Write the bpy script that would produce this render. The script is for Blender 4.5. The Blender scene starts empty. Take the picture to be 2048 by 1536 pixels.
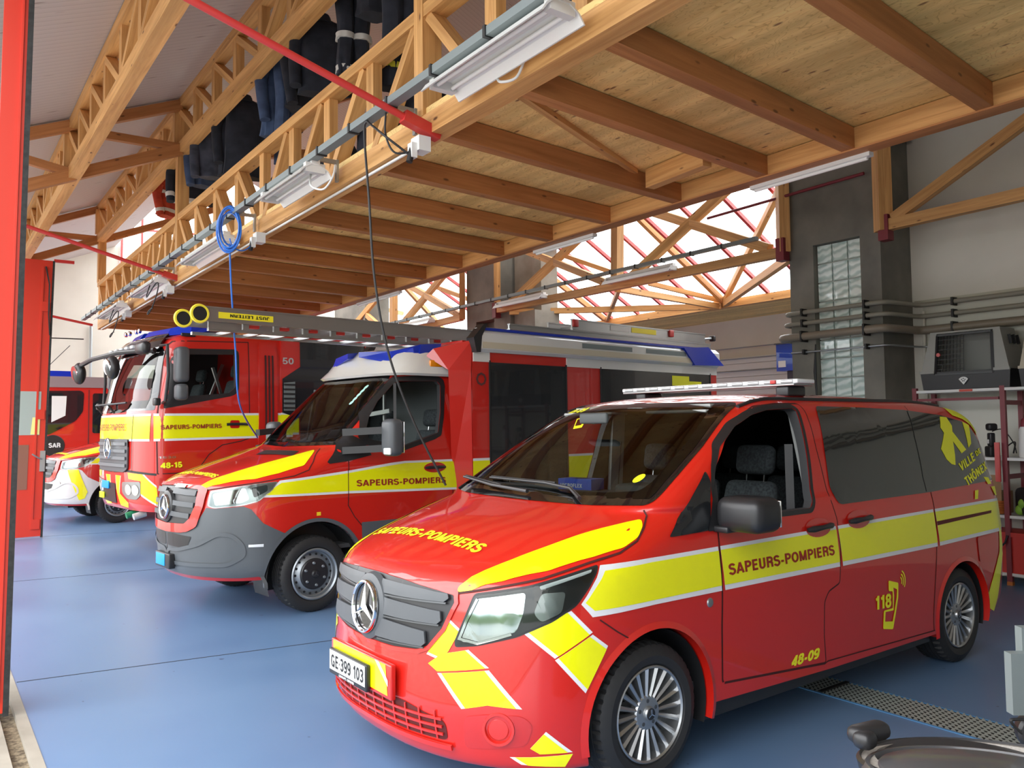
import bpy, bmesh, math, random
import numpy as np
from mathutils import Vector, Matrix
from mathutils.bvhtree import BVHTree
random.seed(7)
R = math.radians
PI = math.pi
scn = bpy.context.scene
COL = scn.collection

# ---------------------------------------------------------------- camera, sky, exposure
cam_data = bpy.data.cameras.new('camera')
cam_data.sensor_width = 36.0
cam_data.lens = 1610 / 2048 * 36.0
cam_data.clip_start = 0.05
cam_data.clip_end = 500
cam = bpy.data.objects.new('camera', cam_data)
COL.objects.link(cam)
cam.location = (0, 0, 1.76)
_p, _r = R(2.95), R(-0.64)
_fwd = Vector((0, math.cos(_p), math.sin(_p)))
_up0 = Vector((0, -math.sin(_p), math.cos(_p)))
_rt0 = Vector((1, 0, 0))
_rt = _rt0 * math.cos(_r) + _up0 * math.sin(_r)
_up = _up0 * math.cos(_r) - _rt0 * math.sin(_r)
cam.rotation_euler = Matrix((_rt, _up, -_fwd)).transposed().to_euler()
scn.camera = cam

scn.view_settings.view_transform = 'Standard'
scn.view_settings.look = 'None'
scn.view_settings.gamma = 1.0
scn.view_settings.use_curve_mapping = False
scn.view_settings.exposure = 0.85

world = bpy.data.worlds.new('overcast_sky')
scn.world = world
world.use_nodes = True
_nt = world.node_tree
_nt.nodes.clear()
_o = _nt.nodes.new('ShaderNodeOutputWorld')
_bg = _nt.nodes.new('ShaderNodeBackground')
_tc = _nt.nodes.new('ShaderNodeTexCoord')
_sx = _nt.nodes.new('ShaderNodeSeparateXYZ')
_cr = _nt.nodes.new('ShaderNodeValToRGB')
_nz = _nt.nodes.new('ShaderNodeTexNoise')
_nz.inputs['Scale'].default_value = 3.0
_nz.inputs['Detail'].default_value = 5
_mx = _nt.nodes.new('ShaderNodeMixRGB')
_mx.blend_type = 'MULTIPLY'
_mx.inputs[0].default_value = 1.0
_cr2 = _nt.nodes.new('ShaderNodeValToRGB')
_nt.links.new(_tc.outputs['Generated'], _sx.inputs[0])
_nt.links.new(_sx.outputs['Z'], _cr.inputs[0])
_nt.links.new(_tc.outputs['Generated'], _nz.inputs['Vector'])
_nt.links.new(_nz.outputs['Fac'], _cr2.inputs[0])
# pale ground / tree line / bright cloud
e = _cr.color_ramp.elements
e[0].position = 0.0; e[0].color = (0.38, 0.38, 0.38, 1)
e[1].position = 1.0; e[1].color = (0.97, 0.98, 1.0, 1)
for pos, c in ((0.499, (0.38, 0.38, 0.38)), (0.502, (0.10, 0.13, 0.07)), (0.53, (0.12, 0.16, 0.09)), (0.545, (0.92, 0.96, 1.0)), (0.7, (1.0, 1.0, 1.0))):
    q = e.new(pos); q.color = (*c, 1)
e2 = _cr2.color_ramp.elements
e2[0].position = 0.35; e2[0].color = (0.80, 0.83, 0.88, 1)
e2[1].position = 0.62; e2[1].color = (1.15, 1.13, 1.1, 1)
_mp = _nt.nodes.new('ShaderNodeMapRange')
_mp.inputs['From Min'].default_value = -1
_mp.inputs['From Max'].default_value = 1
_nt.links.new(_sx.outputs['Z'], _mp.inputs['Value'])
_nt.links.new(_mp.outputs[0], _cr.inputs[0])
_nt.links.new(_cr.outputs[0], _mx.inputs[1])
_nt.links.new(_cr2.outputs[0], _mx.inputs[2])
_nt.links.new(_mx.outputs[0], _bg.inputs['Color'])
_bg.inputs['Strength'].default_value = 3.2
_nt.links.new(_bg.outputs[0], _o.inputs[0])

# ---------------------------------------------------------------- hall axes (metres): b along the doors, n into the hall
_a = R(-36.2)
BV = Vector((math.sin(_a), math.cos(_a), 0))
NV = Vector((math.cos(_a), -math.sin(_a), 0))
def P(b, n, z=0.0):
    return BV * b + NV * n + Vector((0, 0, z))

# ---------------------------------------------------------------- materials
MATS = {}
def mat(name, col=(0.5, 0.5, 0.5), rough=0.5, metal=0.0, coat=0.0, spec=0.5, trans=0.0, emit=None, alpha=1.0):
    if name in MATS: return MATS[name]
    m = bpy.data.materials.new(name); m.use_nodes = True
    b = m.node_tree.nodes['Principled BSDF']
    b.inputs['Base Color'].default_value = (*col, 1)
    b.inputs['Roughness'].default_value = rough
    b.inputs['Metallic'].default_value = metal
    b.inputs['Coat Weight'].default_value = coat
    b.inputs['Coat Roughness'].default_value = 0.03
    b.inputs['Specular IOR Level'].default_value = spec
    b.inputs['Transmission Weight'].default_value = trans
    MATS[name] = m
    return m
def nodes(m):
    nt = m.node_tree
    return nt, nt.nodes['Principled BSDF']
def add(nt, kind, **kw):
    n = nt.nodes.new(kind)
    for k, v in kw.items():
        if k in n.inputs: n.inputs[k].default_value = v
        else: setattr(n, k, v)
    return n
def ramp(nt, src, stops):
    r = nt.nodes.new('ShaderNodeValToRGB')
    el = r.color_ramp.elements
    el[0].position, el[0].color = stops[0][0], (*stops[0][1], 1)
    el[1].position, el[1].color = stops[-1][0], (*stops[-1][1], 1)
    for p, c in stops[1:-1]:
        q = el.new(p); q.color = (*c, 1)
    nt.links.new(src, r.inputs[0])
    return r
def bump(nt, b, src, strength, dist=0.01):
    bn = add(nt, 'ShaderNodeBump', Strength=strength, Distance=dist)
    nt.links.new(src, bn.inputs['Height'])
    nt.links.new(bn.outputs[0], b.inputs['Normal'])

def wood(name, light, dark, knots=True, sx=1.2, sy=22, rough=0.55, knotcol=(0.16, 0.06, 0.02)):
    m = mat(name, light, rough)
    nt, b = nodes(m)
    uv = add(nt, 'ShaderNodeUVMap')
    mp = add(nt, 'ShaderNodeMapping'); mp.inputs['Scale'].default_value = (sx, sy, 1)
    nt.links.new(uv.outputs[0], mp.inputs[0])
    nz = add(nt, 'ShaderNodeTexNoise', Scale=1.0, Detail=6, Roughness=0.6, Distortion=0.6)
    nt.links.new(mp.outputs[0], nz.inputs['Vector'])
    r = ramp(nt, nz.outputs['Fac'], [(0.3, dark), (0.62, light)])
    out = r.outputs[0]
    mp3 = add(nt, 'ShaderNodeMapping'); mp3.inputs['Scale'].default_value = (0.35, 6, 1)
    nt.links.new(uv.outputs[0], mp3.inputs[0])
    n3 = add(nt, 'ShaderNodeTexNoise', Scale=1.0, Detail=1)
    nt.links.new(mp3.outputs[0], n3.inputs['Vector'])
    r3 = ramp(nt, n3.outputs['Fac'], [(0.35, (0.82, 0.8, 0.76)), (0.65, (1.12, 1.12, 1.12))])
    mm = add(nt, 'ShaderNodeMixRGB', blend_type='MULTIPLY'); mm.inputs[0].default_value = 1
    nt.links.new(out, mm.inputs[1]); nt.links.new(r3.outputs[0], mm.inputs[2])
    out = mm.outputs[0]
    if knots:
        mp2 = add(nt, 'ShaderNodeMapping'); mp2.inputs['Scale'].default_value = (3.2, 9, 1)
        nt.links.new(uv.outputs[0], mp2.inputs[0])
        vo = add(nt, 'ShaderNodeTexVoronoi', Scale=1.0)
        nt.links.new(mp2.outputs[0], vo.inputs['Vector'])
        k = ramp(nt, vo.outputs['Distance'], [(0.06, (1, 1, 1)), (0.12, (0, 0, 0))])
        mk = add(nt, 'ShaderNodeMixRGB'); mk.inputs[2].default_value = (*knotcol, 1)
        nt.links.new(k.outputs[0], mk.inputs[0]); nt.links.new(out, mk.inputs[1])
        out = mk.outputs[0]
    nt.links.new(out, b.inputs['Base Color'])
    bump(nt, b, nz.outputs['Fac'], 0.15, 0.004)
    return m

def noise_mat(name, c1, c2, scale, rough=0.7, detail=5, bstr=0.0, lo=0.35, hi=0.65, metal=0.0):
    m = mat(name, c1, rough, metal)
    nt, b = nodes(m)
    tc = add(nt, 'ShaderNodeTexCoord')
    nz = add(nt, 'ShaderNodeTexNoise', Scale=scale, Detail=detail)
    nt.links.new(tc.outputs['Object'], nz.inputs['Vector'])
    r = ramp(nt, nz.outputs['Fac'], [(lo, c1), (hi, c2)])
    nt.links.new(r.outputs[0], b.inputs['Base Color'])
    if bstr: bump(nt, b, nz.outputs['Fac'], bstr, 0.01)
    return m

# ---------------------------------------------------------------- mesh building
class MB:
    """collects shapes; build() links them as one mesh object. flip=True: coordinates are (back, left, up) of a vehicle"""
    def __init__(s, flip=False):
        s.v = []; s.f = []; s.uv = []; s.mi = []; s.flip = flip
    def add(s, vs, fs, uvs=None, mi=0):
        o = len(s.v)
        s.v += [tuple(v) for v in vs]
        for k, f in enumerate(fs):
            s.f.append([i + o for i in f])
            s.uv.append(uvs[k] if uvs else None)
            s.mi.append(mi)
        return s
    def bar(s, p, q, w, h, up=(0, 0, 1), mi=0, u0=None):
        """rectangular member from p to q: w across, h along up"""
        p, q = Vector(p), Vector(q)
        d = q - p; L = d.length
        if L < 1e-6: return s
        d.normalize()
        upv = Vector(up)
        side = d.cross(upv)
        if side.length < 1e-4: side = d.cross(Vector((1, 0, 0)))
        side.normalize(); upv = side.cross(d).normalized()
        vs = []
        for e in (p, q):
            for a, c in ((-1, -1), (1, -1), (1, 1), (-1, 1)):
                vs.append(e + side * (a * w / 2) + upv * (c * h / 2))
        fs = [(3, 2, 1, 0), (4, 5, 6, 7), (0, 1, 5, 4), (1, 2, 6, 5), (2, 3, 7, 6), (3, 0, 4, 7)]
        if u0 is None: u0 = random.random() * 20
        uvs = [[(u0, 0), (u0 + w, 0), (u0 + w, h), (u0, h)]] * 2
        off = 0
        for width in (w, h, w, h):
            uvs = uvs + [[(u0, off), (u0, off + width), (u0 + L, off + width), (u0 + L, off)]]
            off += width + .37
        return s.add(vs, fs, uvs, mi)
    def box(s, x0, x1, y0, y1, z0, z1, mi=0, fr=None):
        """axis box; fr maps (a,b,c)->Vector (e.g. P)"""
        c = [(x0, y0, z0), (x1, y0, z0), (x1, y1, z0), (x0, y1, z0), (x0, y0, z1), (x1, y0, z1), (x1, y1, z1), (x0, y1, z1)]
        if fr: c = [fr(*k) for k in c]
        fs = [(3, 2, 1, 0), (4, 5, 6, 7), (0, 1, 5, 4), (1, 2, 6, 5), (2, 3, 7, 6), (3, 0, 4, 7)]
        A, Bq, Cq = x1 - x0, y1 - y0, z1 - z0
        def r(a, b): return [(0, 0), (a, 0), (a, b), (0, b)]
        return s.add(c, fs, [r(A, Bq), r(A, Bq), r(A, Cq), r(Bq, Cq), r(A, Cq), r(Bq, Cq)], mi)
    def tube(s, pts, r, seg=10, mi=0, caps=True):
        pts = [Vector(p) for p in pts]
        rs = r if isinstance(r, (list, tuple)) else [r] * len(pts)
        rings = []; prev = None
        for i, p in enumerate(pts):
            t = (pts[min(i + 1, len(pts) - 1)] - pts[max(i - 1, 0)])
            t = t.normalized() if t.length > 1e-9 else Vector((0, 0, 1))
            if prev is None:
                a = Vector((0, 0, 1)) if abs(t.z) < .9 else Vector((1, 0, 0))
                u = t.cross(a).normalized()
            else:
                u = prev - t * prev.dot(t)
                u = u.normalized() if u.length > 1e-6 else t.orthogonal().normalized()
            prev = u; w = t.cross(u)
            rings.append([p + (u * math.cos(2 * PI * k / seg) + w * math.sin(2 * PI * k / seg)) * rs[i] for k in range(seg)])
        vs = [v for ring in rings for v in ring]
        fs = []
        for i in range(len(rings) - 1):
            for k in range(seg):
                a, b = i * seg + k, i * seg + (k + 1) % seg
                fs.append((a, b, b + seg, a + seg))
        if caps:
            fs.append(tuple(range(seg))[::-1]); fs.append(tuple(range((len(rings) - 1) * seg, len(rings) * seg)))
        return s.add(vs, fs, None, mi)
    def cyl(s, p, q, r, seg=20, mi=0):
        return s.tube([p, q], r, seg, mi)
    def lathe(s, prof, origin, axis, seg=40, mi=0, close=False, ref=None):
        """prof: list of (radius, distance along axis)"""
        o = Vector(origin); ax = Vector(axis).normalized()
        u = ax.orthogonal().normalized() if ref is None else Vector(ref).normalized()
        w = ax.cross(u)
        vs = []
        for (r, h) in prof:
            for k in range(seg):
                t = 2 * PI * k / seg
                vs.append(o + ax * h + (u * math.cos(t) + w * math.sin(t)) * r)
        fs = []
        n = len(prof)
        for i in range(n - 1 if not close else n):
            j = (i + 1) % n
            for k in range(seg):
                fs.append((i * seg + k, i * seg + (k + 1) % seg, j * seg + (k + 1) % seg, j * seg + k))
        return s.add(vs, fs, None, mi)
    def prism(s, poly, a, b, mi=0):
        """poly: list of 3D points for one end, shifted by vector (a->b) : a,b vectors"""
        n = len(poly); a, b = Vector(a), Vector(b)
        vs = [Vector(p) + a for p in poly] + [Vector(p) + b for p in poly]
        fs = [tuple(range(n))[::-1], tuple(range(n, 2 * n))] + [(i, (i + 1) % n, n + (i + 1) % n, n + i) for i in range(n)]
        return s.add(vs, fs, None, mi)
    def ell(s, c, rx, ry, rz, seg=16, rings=10, mi=0, rot=None):
        c = Vector(c); vs = []; fs = []
        for i in range(rings + 1):
            th = PI * i / rings
            for k in range(seg):
                ph = 2 * PI * k / seg
                v = Vector((rx * math.sin(th) * math.cos(ph), ry * math.sin(th) * math.sin(ph), rz * math.cos(th)))
                if rot is not None: v = rot @ v
                vs.append(c + v)
        for i in range(rings):
            for k in range(seg):
                fs.append((i * seg + k, (i + 1) * seg + k, (i + 1) * seg + (k + 1) % seg, i * seg + (k + 1) % seg))
        return s.add(vs, fs, None, mi)
    def rbox(s, c, sx, sy, sz, r=0.02, mi=0, rot=None, seg=3, taper=1.0):
        """rounded box"""
        bm = bmesh.new(); bmesh.ops.create_cube(bm, size=1)
        for v in bm.verts:
            k = taper if v.co.z > 0 else 1
            v.co = Vector((v.co.x * sx * k, v.co.y * sy * k, v.co.z * sz))
        bmesh.ops.bevel(bm, geom=list(bm.edges), offset=r, segments=seg, profile=.5, affect='EDGES')
        bm.verts.ensure_lookup_table(); bm.verts.index_update()
        M = rot if rot is not None else Matrix.Identity(3)
        vs = [Vector(c) + M @ v.co for v in bm.verts]
        fs = [[v.index for v in f.verts] for f in bm.faces]
        bm.free()
        return s.add(vs, fs, None, mi)
    def build(s, name, mats, parent=None, smooth=35, recalc=True, merge=1e-5):
        me = bpy.data.meshes.new(name)
        vs = [(-v[0], v[1], v[2]) for v in s.v] if s.flip else s.v
        bm = bmesh.new()
        bv = [bm.verts.new(v) for v in vs]
        uvl = bm.loops.layers.uv.new('UVMap')
        for f, uv, mi in zip(s.f, s.uv, s.mi):
            idx = []
            for i in f:
                if i not in idx: idx.append(i)
            if len(idx) < 3: continue
            try: bf = bm.faces.new([bv[i] for i in idx])
            except ValueError: continue
            bf.material_index = mi; bf.smooth = bool(smooth)
            if uv and len(uv) == len(idx):
                for l, c in zip(bf.loops, uv): l[uvl].uv = c
        if merge: bmesh.ops.remove_doubles(bm, verts=bm.verts, dist=merge)
        if recalc: bmesh.ops.recalc_face_normals(bm, faces=bm.faces)
        bm.to_mesh(me); bm.free()
        if smooth: me.set_sharp_from_angle(angle=R(smooth))
        if not isinstance(mats, (list, tuple)): mats = [mats]
        for m in mats: me.materials.append(m)
        o = bpy.data.objects.new(name, me); COL.objects.link(o)
        if parent is not None: o.parent = parent
        return o

def tag(o, label=None, cat=None, group=None, kind=None):
    if label: o['label'] = label
    if cat: o['category'] = cat
    if group: o['group'] = group
    if kind: o['kind'] = kind
    return o
def empty(name, loc=(0, 0, 0), rz=0.0, label=None, cat=None, group=None):
    o = bpy.data.objects.new(name, None); COL.objects.link(o)
    o.location = loc; o.rotation_euler = (0, 0, rz); o.empty_display_size = .1
    return tag(o, label, cat, group)
def struct(o): o['kind'] = 'structure'; return o
def dup(root, loc=None, rz=None, label=None, group=None):
    def cp(o, par):
        c = o.copy(); COL.objects.link(c)
        if par is not None: c.parent = par
        for ch in [k for k in bpy.data.objects if k.parent == o]: cp(ch, c)
        return c
    c = cp(root, None)
    if loc is not None: c.location = loc
    if rz is not None: c.rotation_euler = (0, 0, rz)
    if label: c['label'] = label
    if group: c['group'] = group
    return c

# ---------------------------------------------------------------- skins laid on a curved body
def frame_side(sgn=1):    # u = back, v = up, looking at the left (sgn 1) or right side
    return (Vector((0, 3.0 * sgn, 0)), Vector((1, 0, 0)), Vector((0, 0, 1)), Vector((0, -sgn, 0)))
def frame_front():        # u = left(+Y), v = up
    return (Vector((-4.0, 0, 0)), Vector((0, 1, 0)), Vector((0, 0, 1)), Vector((1, 0, 0)))
def frame_top():          # u = back, v = left
    return (Vector((0, 0, 5.0)), Vector((1, 0, 0)), Vector((0, 1, 0)), Vector((0, 0, -1)))
def frame_diag(ang, sgn=1, tilt=0):   # ang from the front (0) to the side (90)
    a = R(ang); t = R(tilt)
    h = Vector((-math.cos(a), math.sin(a) * sgn, 0))
    u = Vector((math.sin(a), math.cos(a) * sgn, 0))
    out = (h * math.cos(t) + Vector((0, 0, 1)) * math.sin(t)).normalized()
    v = (Vector((0, 0, 1)) * math.cos(t) - h * math.sin(t)).normalized()
    return (out * 5.0, u, v, -out)
def to_uv(fr, pts3):
    o, u, v, d = fr
    return [((Vector(p) - o).dot(u), (Vector(p) - o).dot(v)) for p in pts3]
def skin_bm(bm, fr, bvh, step, offset):
    o, u, v, d = fr
    us = [w.co.x for w in bm.verts]; vv = [w.co.y for w in bm.verts]
    if not us: return bm
    if step:
        for lo, hi, nrm in ((min(us), max(us), Vector((1, 0, 0))), (min(vv), max(vv), Vector((0, 1, 0)))):
            k = math.floor(lo / step) + 1
            while k * step < hi - 1e-6:
                bmesh.ops.bisect_plane(bm, geom=list(bm.verts) + list(bm.edges) + list(bm.faces), plane_co=nrm * (k * step), plane_no=nrm, dist=1e-6)
                k += 1
    dead = []
    for w in bm.verts:
        src = o + u * w.co.x + v * w.co.y
        hit = bvh.ray_cast(src, d)
        if hit[0] is None:
            hit = bvh.find_nearest(src - d * 0 + d * 3)
            p, nrm = hit[0], hit[1]
        else:
            p, nrm = hit[0], hit[1]
        if nrm.dot(d) > 0: nrm = -nrm
        nrm = (nrm * .7 - d * .3).normalized()
        w.co = p + nrm * offset
    return bm
def poly_bm(rings):
    bm = bmesh.new()
    es = []
    for ring in rings:
        vs = [bm.verts.new((p[0], p[1], 0)) for p in ring]
        es += [bm.edges.new((vs[i], vs[(i + 1) % len(vs)])) for i in range(len(vs))]
    bmesh.ops.triangle_fill(bm, use_beauty=True, use_dissolve=False, edges=es, normal=(0, 0, 1))
    return bm
def bm_obj(bm, name, m, parent, thick=0.0, smooth=True, ref=None):
    for w in bm.verts: w.co.x = -w.co.x
    bmesh.ops.recalc_face_normals(bm, faces=bm.faces)
    if ref is not None:      # outward = away from body axis
        c = Vector((0, 0, 0)); nn = Vector((0, 0, 0))
        for f in bm.faces: nn += f.normal * f.calc_area()
        rr = Vector((-ref[0], ref[1], ref[2]))
        if nn.dot(rr) > 0: bmesh.ops.reverse_faces(bm, faces=bm.faces)
    if thick: bmesh.ops.solidify(bm, geom=list(bm.faces), thickness=thick)
    for f in bm.faces: f.smooth = smooth
    me = bpy.data.meshes.new(name); bm.to_mesh(me); bm.free()
    if thick: me.set_sharp_from_angle(angle=R(40))
    me.materials.append(m)
    o = bpy.data.objects.new(name, me); COL.objects.link(o)
    if parent is not None: o.parent = parent
    return o
def rnd_poly(pts, r=0.02, n=4):
    """round the corners of a polygon; r a number or one per corner"""
    out = []; N = len(pts)
    for i in range(N):
        a, b, c = Vector(pts[i - 1][:2]), Vector(pts[i][:2]), Vector(pts[(i + 1) % N][:2])
        rr = r[i] if isinstance(r, (list, tuple)) else r
        d1, d2 = (a - b), (c - b)
        l = min(rr, d1.length * .45, d2.length * .45)
        if l < 1e-4: out.append((b.x, b.y)); continue
        p0, p1 = b + d1.normalized() * l, b + d2.normalized() * l
        for k in range(n + 1):
            t = k / n
            q = p0 * (1 - t) ** 2 + b * 2 * t * (1 - t) + p1 * t * t
            out.append((q.x, q.y))
    return out
def skin(name, rings, fr, bvh, m, parent, off=0.003, step=0.08, thick=0.0):
    if rings and not isinstance(rings[0][0], (list, tuple)): rings = [rings]
    bm = poly_bm(rings)
    skin_bm(bm, fr, bvh, step, off)
    return bm_obj(bm, name, m, parent, thick, ref=fr[3])
def ribbon_poly(pts, w):
    pts = [Vector(p[:2]) for p in pts]; L = []; Rr = []
    for i, p in enumerate(pts):
        t0 = (p - pts[i - 1]).normalized() if i else None
        t1 = (pts[i + 1] - p).normalized() if i < len(pts) - 1 else None
        if t0 is None or t0.length < .5: t0 = t1
        if t1 is None or t1.length < .5: t1 = t0
        t = (t0 + t1).normalized() if (t0 + t1).length > 1e-3 else t1
        nn = Vector((-t.y, t.x)) / max(.45, t.dot(t1))
        L.append(p + nn * w / 2); Rr.append(p - nn * w / 2)
    return [tuple(p) for p in L + Rr[::-1]]
def seam(name, pts, fr, bvh, m, parent, w=0.006, off=0.002, step=0.08):
    return skin(name, ribbon_poly(pts, w), fr, bvh, m, parent, off, step)
# ---------------------------------------------------------------- plain grotesque lettering drawn from strokes (cap height 1)
def _arc(cx, cy, rx, ry, a0, a1, n=10):
    return [(cx + rx * math.cos(R(a0 + (a1 - a0) * k / n)), cy + ry * math.sin(R(a0 + (a1 - a0) * k / n))) for k in range(n + 1)]
_w = .085   # half stroke
def _glyphs():
    t, b, m = 1 - _w, _w, .5
    G = {}
    def S(x): return _arc(.31, .735, .22, .18, 20, 180, 8) + _arc(.31, .715, .22, .19, 180, 270, 4)[1:] + _arc(.31, .29, .24, .235, 90, -90, 8)[0:] + _arc(.31, .29, .24, .205, -90, -165, 5)[1:]
    G['S'] = (.63, [_arc(.31, .73, .215, .185, 15, 180, 9) + _arc(.31, .73, .215, .20, 180, 262, 5)[1:] + _arc(.31, .285, .235, .235, 82, -90, 10) + _arc(.31, .265, .235, .18, -90, -168, 6)[1:]])
    G['A'] = (.68, [[(.06, 0), (.34, .97)], [(.34, .97), (.62, 0)], [(.16, .29), (.52, .29)]])
    G['P'] = (.62, [[(.13, 0), (.13, 1)], [(.05, t), (.34, t)] + _arc(.34, .70, .20, .215, 90, -90, 8) + [(.13, .485)]])
    G['R'] = (.65, [[(.13, 0), (.13, 1)], [(.05, t), (.36, t)] + _arc(.36, .71, .19, .205, 90, -90, 8) + [(.13, .505)], [(.36, .50), (.53, .40), (.56, 0)]])
    G['E'] = (.58, [[(.13, 0), (.13, 1)], [(.05, t), (.54, t)], [(.13, .52), (.50, .52)], [(.05, b), (.55, b)]])
    G['F'] = (.55, [[(.13, 0), (.13, 1)], [(.05, t), (.53, t)], [(.13, .52), (.48, .52)]])
    G['L'] = (.54, [[(.13, 0), (.13, 1)], [(.05, b), (.53, b)]])
    G['T'] = (.58, [[(.29, 0), (.29, 1)], [(.02, t), (.56, t)]])
    G['I'] = (.26, [[(.13, 0), (.13, 1)]])
    G['U'] = (.67, [[(.13, 1), (.13, .31)] + _arc(.335, .30, .205, .215, 180, 360, 10) + [(.54, 1)]])
    G['J'] = (.52, [[(.40, 1), (.40, .27)] + _arc(.225, .27, .175, .185, 0, -180, 9)])
    G['O'] = (.74, [_arc(.37, .5, .27, .415, 90, 450, 22)])
    G['G'] = (.73, [_arc(.37, .5, .26, .415, 40, 335, 18), [(.40, .44), (.64, .44)], [(.60, .44), (.60, 0)]])
    G['C'] = (.70, [_arc(.37, .5, .26, .415, 42, 318, 18)])
    G['D'] = (.68, [[(.13, 0), (.13, 1)], [(.05, t), (.30, t)] + _arc(.30, .5, .27, .415, 90, -90, 12) + [(.05, b)]])
    G['M'] = (.82, [[(.12, 0), (.12, 1)], [(.70, 0), (.70, 1)], [(.12, .96), (.41, .06)], [(.70, .96), (.41, .06)]])
    G['N'] = (.68, [[(.12, 0), (.12, 1)], [(.56, 0), (.56, 1)], [(.12, .95), (.56, .05)]])
    G['H'] = (.68, [[(.12, 0), (.12, 1)], [(.56, 0), (.56, 1)], [(.12, .51), (.56, .51)]])
    G['X'] = (.66, [[(.07, 0), (.59, 1)], [(.59, 0), (.07, 1)]])
    G['V'] = (.66, [[(.06, 1), (.33, .03)], [(.60, 1), (.33, .03)]])
    G['\u00d4'] = (.74, [_arc(.37, .5, .27, .415, 90, 450, 22), [(.22, 1.10), (.37, 1.22), (.52, 1.10)]])
    G['-'] = (.36, [[(.04, .37), (.32, .37)]])
    G['\u00b7'] = (.26, [[(.08, .45), (.18, .45)]])
    G[' '] = (.3, [])
    G['0'] = (.58, [_arc(.29, .5, .205, .415, 90, 450, 20)])
    G['1'] = (.46, [[(.30, 0), (.30, 1)], [(.30, .94), (.23, .80), (.06, .73)]])
    G['3'] = (.58, [_arc(.28, .73, .20, .185, 160, -80, 10) + _arc(.28, .285, .215, .215, 80, -160, 11)])
    G['4'] = (.60, [[(.43, 0), (.43, 1)], [(.43, .93), (.07, .30)], [(.02, .26), (.58, .26)]])
    G['5'] = (.58, [[(.50, t), (.15, t), (.10, .46)] + _arc(.28, .315, .215, .235, 125, -155, 12)])
    G['8'] = (.58, [_arc(.29, .73, .185, .19, 90, 450, 16), _arc(.29, .29, .21, .215, 90, 450, 16)])
    G['9'] = (.58, [_arc(.28, .665, .20, .25, 90, 450, 18), [(.48, .665), (.48, .45)] + _arc(.27, .33, .21, .25, 0, -140, 9)])
    return G
_GL = _glyphs()
def text_bm(s, size=1.0, bold=0.0, sx=1.0, shear=0.0, align='LEFT', space=1.0):
    bm = bmesh.new(); x = 0
    h0 = _w * (1 + bold * 12)
    for ch in s:
        wd, strokes = _GL.get(ch, _GL[' '])
        for st in strokes:
            poly = ribbon_poly([(p[0] + x, p[1]) for p in st], h0 * 2)
            n = len(st); L, Rr = poly[:n], poly[n:][::-1]
            va = [bm.verts.new((p[0] + shear * p[1], p[1], 0)) for p in L]; vb = [bm.verts.new((p[0] + shear * p[1], p[1], 0)) for p in Rr]
            for i in range(n - 1):
                try: bm.faces.new((va[i], vb[i], vb[i + 1], va[i + 1]))
                except ValueError: pass
        x += wd + .07
    return bm
def fit_text(s, p0, p1, height, bold=0.0, shear=0.0):
    """text in 2D running from p0 to p1 (baseline), cap height given"""
    bm = text_bm(s, 1.0, bold, 1.0, shear)
    x0 = min(v.co.x for v in bm.verts); x1 = max(v.co.x for v in bm.verts)
    y0 = min(v.co.y for v in bm.verts); y1 = max(v.co.y for v in bm.verts)
    d = Vector((p1[0] - p0[0], p1[1] - p0[1])); L = d.length; d.normalize(); nn = Vector((-d.y, d.x))
    for v in bm.verts:
        a = (v.co.x - x0) / (x1 - x0) * L; c = (v.co.y - y0) / (y1 - y0) * height
        q = Vector(p0[:2]) + d * a + nn * c
        v.co = Vector((q.x, q.y, 0))
    bmesh.ops.triangulate(bm, faces=bm.faces)
    return bm
def skin_text(name, s, p0, p1, h, fr, bvh, m, parent, off=0.005, bold=0.02, shear=0.0, step=0.08):
    bm = fit_text(s, p0, p1, h, bold, shear)
    skin_bm(bm, fr, bvh, step, off)
    return bm_obj(bm, name, m, parent, ref=fr[3])
def flat_text(name, s, org, udir, vdir, w, h, m, parent, bold=0.02, shear=0.0, x0=0, y0=0):
    """lettering on a flat face: org + u*udir + v*vdir (vehicle or world axes as the parent uses)"""
    bm = fit_text(s, (x0, y0), (x0 + w, y0), h, bold, shear)
    o, u, v = Vector(org), Vector(udir).normalized(), Vector(vdir).normalized()
    for q in bm.verts: q.co = o + u * q.co.x + v * q.co.y
    me = bpy.data.meshes.new(name); bm.to_mesh(me); bm.free(); me.materials.append(m)
    ob = bpy.data.objects.new(name, me); COL.objects.link(ob)
    if parent is not None: ob.parent = parent
    return ob

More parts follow.
